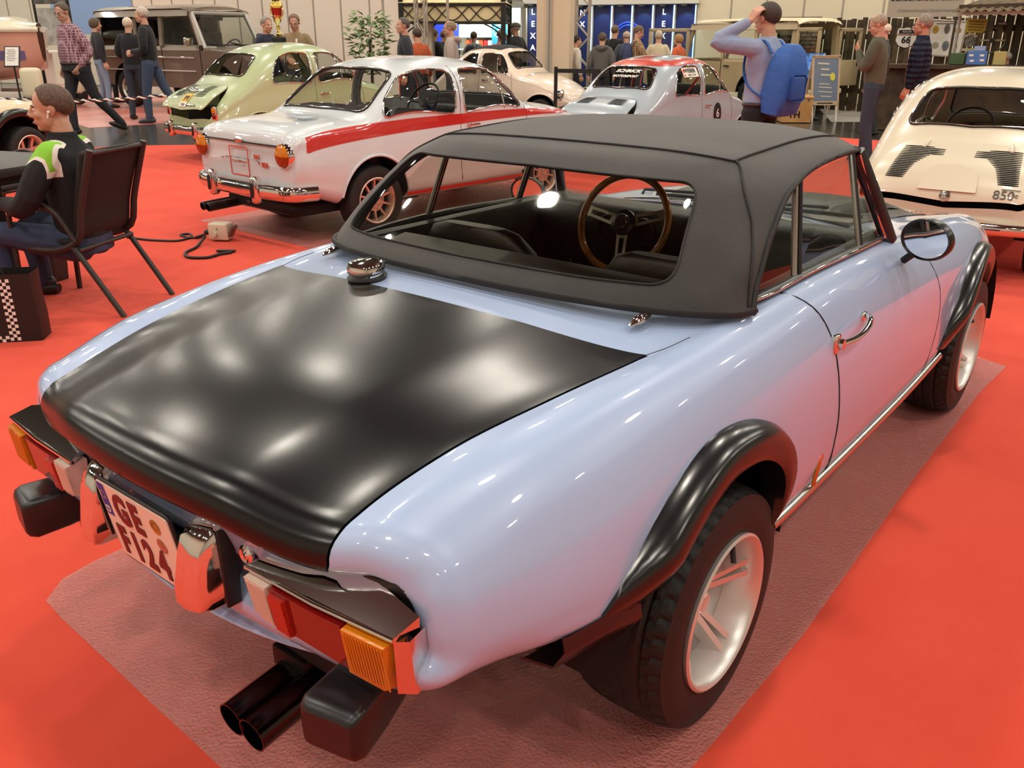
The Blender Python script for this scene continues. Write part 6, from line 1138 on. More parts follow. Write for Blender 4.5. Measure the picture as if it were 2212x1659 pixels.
R = thing('lean_to_roof', 'rusty corrugated lean-to roof with bright metal edge over the plank wall', 'roof', (-2.46, 14.98, 1.87)[:2] + (0,), -0.344); zt_ = 1.90
cg = MB(); xs = np.linspace(-.1, 2.4, 100); cg.grid([[(x, y, zt_ + .1 - .16 * t + .018 * math.sin(x * 42)) for y, t in ((1.0, -.8), (.2, .3), (-.25, 1.0))] for x in xs]); cg.build('corrugated_sheet', mat('rusty_sheet', '6e5a38', .7, var=(5, '4a3c26')), R, 60); cg = MB(); cg.grid([[(x, -.1, zt_ - .12 + dz + .012 * math.sin(x * 42)) for dz in (0, .07)] for x in xs]); cg.build('metal_edge', mat('pale_sheet', 'cfc8b4', .4, .3), R, 60); MB().box((1.15, -.02, zt_ - .02), (2.5, .06, .13)).build('fascia_board', WOODD, R)
MB().tube([(-.05, -.05, 0), (-.05, -.05, zt_ - .05)], .025, 8).build('post', GREYP, R)
def board(nm, lab, cat, loc, w_, h_, m, rz, items=(), frame=None, tilt=0):
    R = thing(nm, lab, cat, loc, rz); M = RY(tilt); MB(M).box((0, 0, 0), (w_, .03, h_), None, .006, 1).build('board', m, R, smooth=False)
    if frame: q = MB(M @ RX(PI / 2)); q.tube([tuple(p_) + (.015,) for p_ in rpoly([(-w_ / 2, -h_ / 2), (w_ / 2, -h_ / 2), (w_ / 2, h_ / 2), (-w_ / 2, h_ / 2)], .03)], .016, 6, closed=True); q.build('frame', frame, R)
    return R
RB = board('parts_poster', 'framed white poster with drawings of brakes and clutches on the plank fence', 'poster', (-3.30, 17.40, 1.43), .62, .62, WHITE, .12, frame=POST, tilt=.06)
for x, z, w_, h_, c_ in ((-.20, .16, .055, .075, 'b8913e'), (0, .17, .05, .09, '6a675e'), (.19, .14, .06, .05, '9a8346'), (.02, -.13, .06, .09, '70757c'), (.2, -.14, .02, .06, 'b0503c'), (-.16, -.12, .06, .06, 'a8a090')):
    MB(T(Vector((x, -.016, z))) @ RX(PI / 2)).lathe([(1, 0), (1, .006), (.35, .010), (.35, .002), (0, .002)], 20, Matrix.Diagonal((w_, h_, 1, 1))).build('part_drawing', mat('ink_' + c_, c_, .6), RB)
MB().box((0, -.017, .26), (.4, .003, .014)).build('title_line', mat('ink', '54504c', .7), RB)
RB = thing('road_shield', 'black and white highway shield sign with 66 on the plank fence', 'sign', (-4.09, 17.66, 1.45), .12); sh_ = rpoly([(-.20, .12), (-.17, .19), (-.09, .17), (0, .20), (.09, .17), (.17, .19), (.20, .12), (.19, .02), (.21, -.06), (.14, -.16), (0, -.21), (-.14, -.16), (-.21, -.06), (-.19, .02)], .03); M = RX(PI / 2); MB(M).prism(sh_, .02).build('shield', mat('shield_black', '22201f', .5), RB, smooth=False); MB(M).prism(sh_ * .93, .024).build('shield_face', WHITE, RB, smooth=False); MB(M).box((0, .10, .025), (.30, .07, .006)).build('shield_band', mat('shield_black', '22201f', .5), RB); MB(M).box((0, .045, .025), (.34, .018, .006)).build('shield_line', mat('shield_red', '8a3a30', .5), RB); text('66', .17, M @ T(Vector((0, -.055, .026))), 'shield_number', mat('shield_black', '22201f', .5), RB, .002, bold=.006); text('ROUTE', .05, M @ T(Vector((0, .10, .03))), 'shield_text', WHITE, RB, .001)
R = thing('club_banner', 'grey banner with dark lettering on two wooden posts above the fence', 'banner', (-3.59, 16.76, 2.08)[:2] + (0,), .22); zb_ = 2.03
MB().box((0, 0, zb_), (1.28, .02, .46), None, .003, 1).build('cloth', mat('banner_grey', 'b3a898', .7), R, smooth=False); text('Scheunenschrauber', .165, T(Vector((0, -.014, zb_ + .10))) @ RX(PI / 2), 'banner_text', mat('shield_black', '22201f', .5), R, .002, sx=.92, shear=.2, bold=.003); text('Oldtimerfreunde Niederrhein', .075, T(Vector((0, -.014, zb_ - .12))) @ RX(PI / 2), 'banner_text', mat('banner_ink', '8d8478', .6), R, .001, bold=.001)
for x in (-.6, .55): MB().tube([(x, .03, 0), (x, .03, zb_ + .2)], .022, 8).build('post', WOODD, R)
RB = board('notice_sign', 'yellow notice board with four lines of dark text under the lean-to', 'sign', (-2.32, 15.22, 1.63), .31, .21, mat('notice_yellow', 'b8a640', .6), .15, tilt=.05)
for k in range(4): MB(RY(.05)).box((0, -.017, .065 - .042 * k), (.24 - .03 * (k % 2), .004, .014)).build('text_line', mat('notice_ink', '6a5c1c', .7), RB)
R = thing('hanging_steering_wheel', 'old two-spoke steering wheel hung on the plank wall', 'steering wheel', (-2.03, 15.18, 1.41), .15); M = RX(PI / 2); q = MB(M); q.tube([(.19 * math.cos(a), .19 * math.sin(a), 0) for a in np.linspace(0, 2 * PI, 36, endpoint=False)], .012, 8, closed=True); q.build('rim', mat('wheel_olive', '5c5232', .5), R); q = MB(M); [q.box((s_ * .10, -.0, .0), (.16, .026, .016), None, .006) for s_ in (-1, 1)]; q.build('spokes', mat('wheel_pale', 'a89c78', .5), R); MB(M).lathe([(.04, -.01), (.04, .03), (0, .035)], 20).build('hub', DK, R)
R = thing('club_emblem', 'round grey club emblem with two banner scrolls on the plank wall', 'emblem', (-2.36, 15.21, 1.39), .15); MB(M).lathe([(.085, 0), (.085, .02), (.07, .02), (.07, .012), (0, .012)], 24).build('disc', mat('emblem_grey', '8a8678', .5, var=(20, '4a4840')), R); MB(M).tube([(.11 * math.cos(a), .11 * math.sin(a), .01) for a in np.linspace(.7, PI - .7, 12)], .018, 6).build('scroll', mat('scroll_cream', 'c8bd9c', .6), R); MB(M).box((-.01, -.125, .01), (.19, .04, .012)).build('scroll', mat('scroll_cream', 'c8bd9c', .6), R)
RB = board('shop_badge', 'small oval black sign with pale lettering under the lean-to roof', 'sign', (-1.93, 15.20, 1.66), .15, .06, DK, .15); text('WERK', .045, T(Vector((0, -.017, 0))) @ RX(PI / 2), 'sign_text', WHITE, RB, .001)
R = thing('bar_counter', 'long dark timber counter behind the cream louvred saloon', 'counter', (-1.98, 14.48, 1.11)[:2] + (0,), .15); MB().box((0, 0, 1.02), (3.0, .5, .06)).build('counter_top', WOODD, R); MB().box((0, .05, .5), (2.9, .35, .98)).build('counter_body', WOODD, R)
for (x, y, z), d, c_, lab in (((-2.03, 14.36, 1.10), (.28, .16, .20), '4a78b8', 'light blue carton with white patches on the dark counter'), ((-2.32, 14.40, 1.10), (.22, .2, .17), '3a5a34', 'dark green box on the dark counter'), ((-1.72, 14.43, 1.10), (.18, .04, .20), 'b0a868', 'pale yellow card propped on the dark counter')):
    R = thing('box_on_counter', lab, 'box', (x, y, 1.055), .15); MB().box((0, 0, d[2] / 2), d, None, .006, 1).build('carton', mat('carton_' + c_, c_, .6), R, smooth=False)
    if c_ == '4a78b8': [MB().box((px_, -d[1] / 2 - .002, pz_), (.06, .003, .03)).build('label_patch', WHITE, R) for px_, pz_ in ((-.08, .14), (.07, .14), (-.06, .06), (.08, .07))]; MB().box((.02, .0, .24), (.16, .1, .07), None, .004, 1).build('top_carton', mat('carton_pale', '8aa4c4', .6), R, smooth=False)
# crate, A-board, monitor, tub
c0 = Vector((-4.73, 14.07) + (0,)); R = thing('wooden_crate', 'tall plywood crate with black stencilled letters behind the backpack man', 'crate', (-5.04, 14.74) + (0,), .62); PLY = mat('plywood', 'c89a5e', .6, var=(4, 'b8864c'), bump=(20, .1))
MB().box((0, 0, .22), (.52, .52, .43), None, .006, 1).build('crate_body', PLY, R, smooth=False); MB(T(Vector((0, 0, .45))) @ RX(.03)).box((0, 0, 0), (.55, .55, .03), None, .004, 1).build('crate_lid', PLY, R, smooth=False); text('TH', .16, T(Vector((-.05, -.262, .14))) @ RX(PI / 2), 'stencil', BK, R, .001, bold=.006)
q = MB(T(Vector((.262, .02, .2))) @ RZ(PI / 2) @ RX(PI / 2)); q.lathe([(.03, 0), (.03, .002), (0, .002)], 12, T(Vector((0, .1, 0)))); q.box((0, .0, 0), (.03, .16, .003), RZ(.3)); q.box((.03, -.08, 0), (.10, .03, .003), RZ(.5)); q.build('stencil_figure', BK, R); MB().box((.18, -.262, .40), (.04, .012, .05), None, .003, 1).build('hasp', DARKCHROME, R)
R = thing('a_board', 'wooden framed chalkboard on legs beside the plywood crate', 'sign', (-4.77, 15.32) + (0,), .78); SL = mat('slate', '6e7a8c', .6); FW = mat('frame_timber', 'c2a888', .6)
for s_, nm in ((1, 'front_leaf'), (-1, 'rear_leaf')):
    M = RX(-.22 * s_) if s_ > 0 else RX(.28); M = T(Vector((0, 0, 1.10))) @ RX(-.20 * s_); q = MB(M); [q.box((x, 0, -.45), (.035, .03, 1.0 if s_ < 0 else .98)) for x in (-.25, .25)]; q.box((0, 0, .02), (.53, .03, .05)); q.box((0, 0, -.80), (.53, .03, .07)); o = q.build(nm, FW, R, smooth=False)
    for x in (-.23, .23): MB(M).box((x, 0, -1.0), (.03, .025, .30)).build('leg', WHITE, o)
    if s_ > 0:
        MB(M).box((0, -.0, -.39), (.47, .015, .76)).build('slate', SL, o, smooth=False)
        for k, (x, z, w_) in enumerate(((-.05, -.10, .22), (-.02, -.2, .16), (.0, -.30, .2), (-.02, -.46, .2), (0, -.52, .24), (0, -.60, .26), (.02, -.68, .2))): MB(M).box((x, -.010, z), (w_, .003, .03 if k < 3 else .018), RY(.05)).build('chalk_line', mat('chalk', 'c8c4ac', .8), o)
        MB(M @ T(Vector((.13, -.009, -.33))) @ RX(PI / 2)).lathe([(.06, 0), (.06, .003), (0, .003)], 20, Matrix.Diagonal((.8, 1.2, 1, 1))).build('yellow_patch', mat('chalk_yellow', 'd8d04a', .7), o)
        MB(M).box((0, -.017, -.80), (.3, .003, .02)).build('frame_text', DK, o)
R = thing('monitor', 'flat monitor on a stand showing a bright green and blue picture', 'monitor', (-5.07, 15.32, 0.97)[:2] + (0,), .72); zc = 0.96; MB().box((0, 0, zc), (.56, .04, .46), None, .006, 1).build('casing', DK, R); MB().box((0, -.021, zc), (.53, .004, .43)).build('screen', None, R)
sm_ = bpy.data.materials.new('screen_picture'); sm_.use_nodes = True; nt = sm_.node_tree; b_ = nt.nodes['Principled BSDF']; n_ = nt.nodes.new('ShaderNodeTexVoronoi'); n_.inputs['Scale'].default_value = 14; tc = nt.nodes.new('ShaderNodeTexCoord'); cr_ = nt.nodes.new('ShaderNodeValToRGB'); cr_.color_ramp.elements[0].color = L('2f5a3c'); cr_.color_ramp.elements[1].color = L('9fc4f0'); cr_.color_ramp.elements.new(.45).color = L('4f7fd0')
nt.links.new(tc.outputs['Object'], n_.inputs['Vector']); nt.links.new(n_.outputs['Color'], cr_.inputs[0]); nt.links.new(cr_.outputs[0], b_.inputs['Emission Color']); b_.inputs['Emission Strength'].default_value = .8; b_.inputs['Base Color'].default_value = (0, 0, 0, 1); R.children[1].data.materials.clear(); R.children[1].data.materials.append(sm_)
MB().tube([(0, .03, 0), (0, .03, zc)], .03, 8).build('stand_pole', DK, R); MB().box((0, .03, .02), (.5, .4, .03), None, .01, 1).build('stand_foot', DK, R)
R = thing('planter_tub', 'low dark tub with grey gravel in front of the beige off-roader', 'tub', (-5.84, 19.42) + (0,), .1); MB().lathe([(.20, 0), (.24, .16), (.25, .18), (.22, .18), (.21, .13), (0, .13)], 20).build('tub', DK, R)
q = MB(); [q.ball((.15 * (RNG.rand() - .5) * 2, .15 * (RNG.rand() - .5) * 2, .17), (.05, .04, .035), 6, 4) for _ in range(9)]; tag(q.build('gravel', GREYP, R), kind='stuff')
# ------------------------------------------------------------------ people
def remesh(mb, vox, it=4, shrink=0):
    me = bpy.data.meshes.new('r'); me.from_pydata([tuple(v) for v in mb.v], [], mb.f); o = bpy.data.objects.new('r', me); COL.objects.link(o)
    m = o.modifiers.new('r', 'REMESH'); m.mode = 'VOXEL'; m.voxel_size = vox; m.use_smooth_shade = True
    s = o.modifiers.new('s', 'SMOOTH'); s.iterations = it; s.factor = .5
    dg = bpy.context.evaluated_depsgraph_get(); dg.update(); r = bpy.data.meshes.new_from_object(o.evaluated_get(dg)); bpy.data.objects.remove(o); bpy.data.meshes.remove(me); r.shade_smooth(); return r
def limb(mb, pts, rs, n=10, flat=1.0, sub=3):
    P = smooth_line(pts, (len(pts) - 1) * sub + 1) if len(pts) > 2 else np.array(pts, float); k = np.linspace(0, 1, len(pts)); R_ = np.interp(np.linspace(0, 1, len(P)), k, rs)
    mb.tube(P, 1, n, rs=list(R_), flat=flat)
    for p_, r in ((P[0], R_[0]), (P[-1], R_[-1])): mb.ball(tuple(p_), r * .98, 10, 6)
def loft(mb, secs, n=18):
    """secs: (centre, half width, half depth, yaw)"""
    G = []
    for c, a, b, yw in secs:
        row = []
        for t in np.linspace(0, 2 * PI, n, endpoint=False):
            ct, st = math.cos(t), math.sin(t); x = a * abs(ct) ** .8 * (1 if ct > 0 else -1); y = b * abs(st) ** .9 * (1 if st > 0 else -1); row.append((c[0] + x * math.cos(yw) - y * math.sin(yw), c[1] + x * math.sin(yw) + y * math.cos(yw), c[2]))
        G.append(row)
    mb.grid(G, cv=True); mb.add(G[0], [list(range(n))[::-1]]); mb.add(G[-1], [list(range(n))])
def hand(mb, wr, el, palm, side, curl=.5, s=1.0):
    wr, el = Vector(wr), Vector(el); d = (wr - el).normalized() if not isinstance(curl, tuple) else Vector(curl[1]).normalized(); cu = curl[0] if isinstance(curl, tuple) else curl
    n = Vector(palm); n = (n - d * n.dot(d)).normalized(); x = d.cross(n) * side; k = wr + d * .085 * s
    for t in np.linspace(-1, 1, 4): mb.tube([wr + x * (.022 * t * s), k + x * (.033 * t * s)], .0155 * s, 8); mb.ball(tuple(k + x * (.033 * t * s)), .0155 * s, 8, 6)
    for i, (t, ln) in enumerate(((-1, .068), (-.33, .078), (.33, .074), (1, .056))):
        p0 = k + x * (.033 * t * s); a = .25 + cu * .8; p1 = p0 + (d * math.cos(a * .6) + n * math.sin(a * .6)) * (ln * .5 * s) + x * (.004 * t); p2 = p1 + (d * math.cos(a * 1.6) + n * math.sin(a * 1.6)) * (ln * .5 * s); limb(mb, [p0, p1, p2], [.0105 * s, .0095 * s, .0085 * s], 7)
    th = wr + d * (.03 * s) - x * (.028 * s); limb(mb, [wr + d * .015 * s - x * .01 * s, th + n * .012 * s, th + d * .035 * s - x * .018 * s + n * .022 * s, th + d * .06 * s - x * .016 * s + n * (.026 + .01 * cu) * s], [.016 * s, .014 * s, .0115 * s, .0095 * s], 7)
SKINS = {}
def skin_mat(c):
    c = {'c08468': 'c39a84', 'c98468': 'c99a84', 'c88c70': 'c9a088', 'c98c6c': 'cba189', 'c9896c': 'c99c86', 'c47c5c': 'c08e76', 'c07c58': 'bd8d72', 'c8846a': 'c99a86'}.get(c, c); return mat('skin_' + c, c, .5, var=(9, '%02x%02x%02x' % tuple(max(0, int(int(c[i:i + 2], 16) * k)) for i, k in ((0, .95), (2, .86), (4, .82)))), spec=.35)
def person(label, loc, rz, h=1.75, pose=None, top='333333', bot='2a2c33', shoe='1c1a18', hair=('short', '4a3a2c'), skin='cfa189', girth=1.0, vox=.014, top_var=None, glasses=False, top_len=.86, extras=(), group='visitors', head=(0, 0), legs='stand', collar=None, sit=False, hem=1.0):
    R = thing('person', label, 'person', loc, rz, group, h / 1.75); P = dict(lean=0, side=0); P.update(pose or {})
    ln = P['lean']; g = girth
    def up(z, x=0, y=0):      # spine leans about the hips
        q = z - .95; return Vector((x + P['side'] * q, y + math.sin(ln) * q, .95 + math.cos(ln) * q))
    sh = {1: up(1.40, .175), -1: up(1.40, -.175)}; el = {}; wr = {}
    for s in (1, -1):
        a = P.get('arm' + ('R' if s > 0 else 'L'), 'down')
        if a == 'down': el[s], wr[s] = up(1.13, s * .245, -.03), up(.90, s * .265, .04)
        elif a == 'pocket': el[s], wr[s] = up(1.13, s * .285, -.07), up(.93, s * .20, .06)
        elif a == 'front': el[s], wr[s] = up(1.13, s * .24, .0), up(1.08, s * .07, .24)
        elif a == 'cross': el[s], wr[s] = up(1.14, s * .23, .06), up(1.17, -s * .08, .22)
        elif a == 'chin': el[s], wr[s] = up(1.14, s * .22, .10), up(1.33, s * .06, .21)
        elif a == 'reach': el[s], wr[s] = up(1.17, s * .22, .12), up(1.12, s * .14, .38)
        elif a == 'behind': el[s], wr[s] = up(1.13, s * .24, -.10), up(.98, s * .05, -.17)
        else: el[s], wr[s] = Vector(a[0]), Vector(a[1])
    nk = up(1.46, 0, -.005); hc = up(1.615, 0, .025)
    hy, hp = head; HM = T(hc) @ RZ(hy) @ RX(hp)
    def hd(x, y, z): return HM @ Vector((x, y, z))
    # legs
    K = {}; A = {}; Hp = {s: Vector((s * .095, 0, .93)) for s in (1, -1)}
    if sit:
        for s in (1, -1): Hp[s] = Vector((s * .095, 0, .93)); K[s] = Vector((s * .15, .42, .93 + .03)); A[s] = Vector((s * .15, .40, .635))
    elif legs == 'stride':
        K[1] = Vector((.11, .10, .50)); A[1] = Vector((.11, .12, .09)); K[-1] = Vector((-.11, -.15, .52)); A[-1] = Vector((-.12, -.48, .13))
    elif legs == 'stride2':
        K[1] = Vector((.11, -.15, .52)); A[1] = Vector((.13, -.42, .13)); K[-1] = Vector((-.10, .08, .50)); A[-1] = Vector((-.10, .10, .09))
    else:
        for s in (1, -1): K[s] = Vector((s * .11, .03 + .02 * s, .50)); A[s] = Vector((s * .125, -.02 + .05 * s, .09))
    b = MB()
    # head: skull, jaw, nose, brow, cheeks, ears, neck
    b.add(*((lambda q: (q.v, q.f))(MB(HM).ball((0, -.012, .035), (.076, .098, .088), 16, 12)))); q = MB(HM); q.ball((0, .022, -.035), (.060, .070, .078), 14, 10); q.ball((0, .062, -.088), (.026, .022, .020)); q.ball((0, .055, -.012), (.056, .036, .05)); q.ball((0, .083, .022), (.045, .012, .010)); q.tube([(0, .088, .022), (0, .106, -.012), (0, .113, -.026)], .011, 8, rs=[.008, .011, .014]); q.ball((.012, .100, -.028), .0095); q.ball((-.012, .100, -.028), .0095)
    q.ball((0, .090, -.058), (.022, .008, .006)); q.ball((0, .088, -.066), (.020, .009, .006))
    for s in (1, -1): q.ball((s * .040, .062, -.022), (.020, .022, .022)); q.ball((s * .077, -.008, .0), (.009, .020, .033), 10, 8, RX(.15)); q.ball((s * .046, .01, -.055), (.018, .04, .03))
    b.v, b.f = b.v, b.f; k = len(b.v); b.v += q.v; b.f += [[i + k for i in f] for f in q.f]
    limb(b, [tuple(nk - Vector((0, 0, .05))), tuple(nk + Vector((0, .0, .03))), tuple(hd(0, -.015, -.04))], [.066 * (.5 + .5 * g), .058, .056], 12)
    loft(b, [(up(.93), .14 * g, .09 * g, 0), (up(1.1), .13 * g, .09 * g, 0), (up(1.3), .15, .10, 0), (up(1.40), .15, .085, 0), (up(1.46), .07, .06, 0)])
    for s in (1, -1):
        limb(b, [tuple(sh[s] * .8 + up(1.33) * .2), tuple(sh[s] * .5 + el[s] * .5), tuple(el[s]), tuple(wr[s])], [.036, .036, .034, .027], 9); limb(b, [tuple(Hp[s]), tuple(K[s]), tuple(A[s])], [.055, .042, .033], 9)
        pk = P.get('arm' + ('R' if s > 0 else 'L'), 'down'); pv = (-s, .1, 0)
        if pk in ('front', 'cross', 'reach'): pv = (-s * .5, -.3, -.8) if pk == 'reach' else (-s * .2, -1, -.1)
        if pk == 'chin': pv = (-s * .5, -1, 0)
        if isinstance(pk, tuple): pv = pk[2]
        hand(b, wr[s], el[s], pv, s, P.get('curl', .5) if not (isinstance(pk, tuple) and len(pk) > 3) else pk[3])
    me = remesh(b, vox * .62, 3); me.name = 'body'; body = link('body', me, R, skin_mat(skin))
    # top garment
    t = MB(); z0 = top_len + .06 if not sit else .93
    loft(t, [(up(z0), .165 * g * hem, .112 * g * hem, 0), (up(max(z0 + .06, .99)), .168 * g, .125 * g, 0), (up(1.08), .162 * g, .13 * g, 0), (up(1.20), .168 * (.5 + .5 * g), .128 * (.4 + .6 * g), 0), (up(1.32), .182, .122, 0), (up(1.39), .182, .105, 0), (up(1.44), .125, .085, 0), (up(1.475), .075, .072, 0)])
    if collar != 'none': loft(t, [(up(1.44), .082, .080, 0), (up(1.505 if collar == 'high' else 1.485), .068 if collar != 'hood' else .085, .072, 0)])
    if collar == 'hood': limb(t, [tuple(up(1.46, .11, .02)), tuple(up(1.46, .09, -.08)), tuple(up(1.44, 0, -.125)), tuple(up(1.46, -.09, -.08)), tuple(up(1.46, -.11, .02))], [.03, .045, .06, .045, .03], 9)
    for s in (1, -1):
        w2 = wr[s] + (el[s] - wr[s]) * .10; limb(t, [tuple(sh[s] + Vector((-s * .03, 0, 0))), tuple(sh[s] * .62 + el[s] * .38 + Vector((s * .006, 0, 0))), tuple(el[s]), tuple(w2)], [.074, .068, .058, .042], 10)
    mt = remesh(t, vox, 3); mt.name = 'jacket'; tm = top if not isinstance(top, str) else mat('cloth_' + top, top, .85, bump=(22, .25, .02), sheen=.1, var=(6, top_var) if top_var else None); jk = link('jacket', mt, R, tm)
    l = MB(); loft(l, [(up(1.0), .158 * g, .108 * g, 0), (Vector((0, 0, .95)), .168 * g, .118 * g, 0), (Vector((0, 0, .86)), .165 * g, .118 * g, 0)])
    for s in (1, -1): limb(l, [tuple(Hp[s] + Vector((0, .0, -.02))), tuple(Hp[s] * .5 + K[s] * .5), tuple(K[s]), tuple(K[s] * .4 + A[s] * .6), tuple(A[s] + Vector((0, 0, .0)))], [.098 * g, .088, .070, .060, .056], 10)
    ml = remesh(l, vox, 3); ml.name = 'trousers'; link('trousers', ml, R, mat('cloth_' + bot, bot, .85, bump=(30, .2, .02)))
    for s in (1, -1):
        a = A[s]; dn = -.2 if (a.z > .11 and not sit) else 0; q = MB(T(a) @ RX(-dn * 2.2)); q.tube(smooth_line([(0, -.085, -.045), (0, -.04, -.045), (0, .06, -.05), (0, .15, -.062), (0, .185, -.066)], 9), .05, 10, rs=[.030, .042, .044, .045, .044, .042, .038, .030, .016], flat=.95); q.ball((0, -.02, -.01), (.042, .055, .045)); q.build('shoe', mat('shoe_' + shoe, shoe, .4), R, 60)
    # hair
    st, hcol = hair
    if st != 'none':
        G = []; thick = .005 if st != 'long' else .014
        for i in range(33):
            ph = -PI + 2 * PI * i / 32; a = abs(ph)      # 0 = forehead, PI = nape
            tmax = np.interp(a, [0, .55, .85, 1.15, 1.42, 1.75, 2.2, PI], [.78, .82, 1.05, 1.62, 1.70, 2.0, 2.25, 2.42]) if st in ('short', 'grey', 'thin') else np.interp(a, [0, .7, 1.1, 1.6, PI], [.85, 1.1, 1.9, 2.4, 2.55])
            t0 = 0
            if st == 'thin': t0 = np.interp(a, [0, .9, 1.3, 2, PI], [.62, .7, .75, .5, .3]); 
            if st == 'ring': t0 = np.interp(a, [0, 1.2, 1.5, PI], [1.3, 1.35, 1.0, .8]); tmax = np.interp(a, [0, 1.2, 1.5, 1.9, PI], [1.31, 1.4, 1.75, 2.0, 2.15])
            row = []
            for j in range(13):
                th = t0 + (tmax - t0) * j / 12; e_ = min(1, (12 - j) / 2) * (1 if t0 == 0 else min(1, j / 2)); k_ = thick * e_ + .001; r_ = np.array([.079 + k_, .101 + k_, .091 + k_ * 1.2]); low = max(0, th - 1.6) * .02
                row.append((r_[0] * math.sin(th) * math.sin(ph) * (1 - low), -.012 + r_[1] * math.sin(th) * math.cos(ph), .035 + r_[2] * math.cos(th) - (.02 if st == 'long' and th > 1.6 else 0)))
            G.append(row)
        q = MB(HM); q.grid(G); q.build('hair', mat('hair_' + hcol, hcol, .65, bump=(140, .35, .002), var=(60, '%02x%02x%02x' % tuple(min(255, int(int(hcol[i:i + 2], 16) * 1.35)) for i in (0, 2, 4)))), R, 0)
    eo = MB(HM); [eo.ball((s * .031, .0775, .006), (.0115, .0105, .0085), 10, 8) for s in (1,)]; e1 = eo.build('eye', mat('eye_white', 'd8d0c8', .3), R); e2 = MB(HM).ball((-.031, .0775, .006), (.0115, .0105, .0085), 10, 8).build('eye', mat('eye_white', 'd8d0c8', .3), R)
    for s, e in ((1, e1), (-1, e2)): MB(HM).ball((s * .031, .0862, .006), (.0048, .003, .0048), 8, 6).build('iris', mat('iris', '3a2a1e', .3), e); MB(HM).tube([(s * .048, .078, .020), (s * .032, .088, .0265), (s * .014, .090, .023)], .004, 6).build('eyebrow', mat('brow_' + hcol, hcol, .8), R)
    MB(HM).tube([(-.021, .091, -.062), (-.008, .098, -.061), (.008, .098, -.061), (.021, .091, -.062)], .0035, 6).build('lips', mat('lips', 'a8604e', .5), R)
    if glasses:
        q = MB(HM)
        for s in (1, -1): q.tube([(s * (.032 + .021 * math.cos(a)), .100, .004 + .016 * math.sin(a)) for a in np.linspace(0, 2 * PI, 16, endpoint=False)], .0022, 5, closed=True); q.tube([(s * .053, .098, .006), (s * .078, .04, .008), (s * .080, -.01, .004)], .0022, 5)
        q.tube([(-.011, .101, .006), (.011, .101, .006)], .0022, 5); q.build('glasses', mat('glasses_frame', '3a3430', .3, .5), R)
    for e in extras:
        if e == 'cap':
            q = MB(HM); q.ball((0, -.012, .062), (.094, .116, .068), 16, 10); q.ball((0, .085, .055), (.066, .055, .014), 14, 6, RX(-.25)); q.build('flat_cap', mat('cap_tweed', '6a665e', .9, var=(40, '55524a')), R, 60)
        if e == 'beanie': q = MB(HM); q.ball((0, -.015, .050), (.095, .117, .09), 16, 10); q.build('knit_cap', mat('knit_brown', '5a4f40', .95, bump=(120, .5)), R, 60)
        if isinstance(e, tuple) and e[0] == 'pack':
            c = up(1.18, 0, -.21); q = MB(T(c) @ RX(-ln) @ RX(e[2] if len(e) > 2 else 0)); G = []
            for z, wx, wy in ((-.30, .10, .05), (-.28, .15, .09), (-.12, .165, .115), (.08, .155, .10), (.20, .12, .075), (.25, .07, .04)): G.append([(x, y, z) for x, y in rpoly([(-wx, -wy), (wx, -wy), (wx, wy), (-wx, wy)], .05, 3)])
            q.grid(G, cv=True); q.add(G[0], [list(range(len(G[0])))[::-1]]); q.add(G[-1], [list(range(len(G[0])))]); bp = q.build('backpack', mat('pack_' + e[1], e[1], .6, bump=(10, .4, .03)), R, 60); MB(T(c)).box((0, -.115, -.08), (.2, .03, .2), None, .03, 3).build('front_pocket', mat('pocket_' + e[1], '234c98' if e[1] == '2c5fb0' else '20222a', .6), bp)
            for s in (1, -1): MB().tube(smooth_line([up(1.36, s * .10, -.13), up(1.455, s * .105, -.05), up(1.43, s * .115, .07), up(1.28, s * .13, .112), up(1.12, s * .165, .04), up(1.02, s * .15, -.12)], 20), .017, 8, flat=.4).build('strap', mat('strap_' + e[1], e[1], .7), bp)
        if e == 'shirt': q = MB(); q.add([tuple(up(1.47, -.045, .060)), tuple(up(1.47, .045, .060)), tuple(up(1.34, .05, .128)), tuple(up(1.12, .035, .150 * (.5 + .5 * g))), tuple(up(1.12, -.035, .150 * (.5 + .5 * g))), tuple(up(1.34, -.05, .128))], [[0, 1, 2, 3, 4, 5]]); q.build('shirt_front', mat('shirt_white', 'dcd6cc', .8), jk, smooth=False)
        if isinstance(e, tuple) and e[0] == 'front':
            w_ = e[2]; q = MB(); G = [[tuple(up(z, x * w_ * k_, y - abs(x) * .006)) for x in (-1, -.5, 0, .5, 1)] for z, y, k_ in ((1.47, .068, .9), (1.42, .104, 1), (1.34, .128, 1), (1.22, .136 * (.4 + .6 * g), 1), (1.08, .138 * g, 1), (.95, .130 * g, .8))]; q.grid(G); q.build('inner_garment', mat('inner_' + e[1], e[1], .9), jk)
        if e == 'belt': q = MB(); q.tube([(.166 * g * math.cos(a) * 1.01, .118 * g * math.sin(a) * 1.02, .965) for a in np.linspace(0, 2 * PI, 28, endpoint=False)], .018, 8, closed=True); q.build('belt', mat('belt_leather', '2a1c16', .5), R)
        if e == 'watch': q = MB(T(wr[-1] if P.get('watch', 1) < 0 else wr[1])); q.ball((0, .0, .02), (.036, .036, .014)); q.build('wrist_watch', BLACK, R)
        if e == 'earbud': q = MB(HM); q.ball((-.088, .006, -.006), .008, 8, 6); q.tube([(-.088, .008, -.008), (-.086, .016, -.036)], .0045, 6); q.build('ear_bud', WHITE, R)
    return R
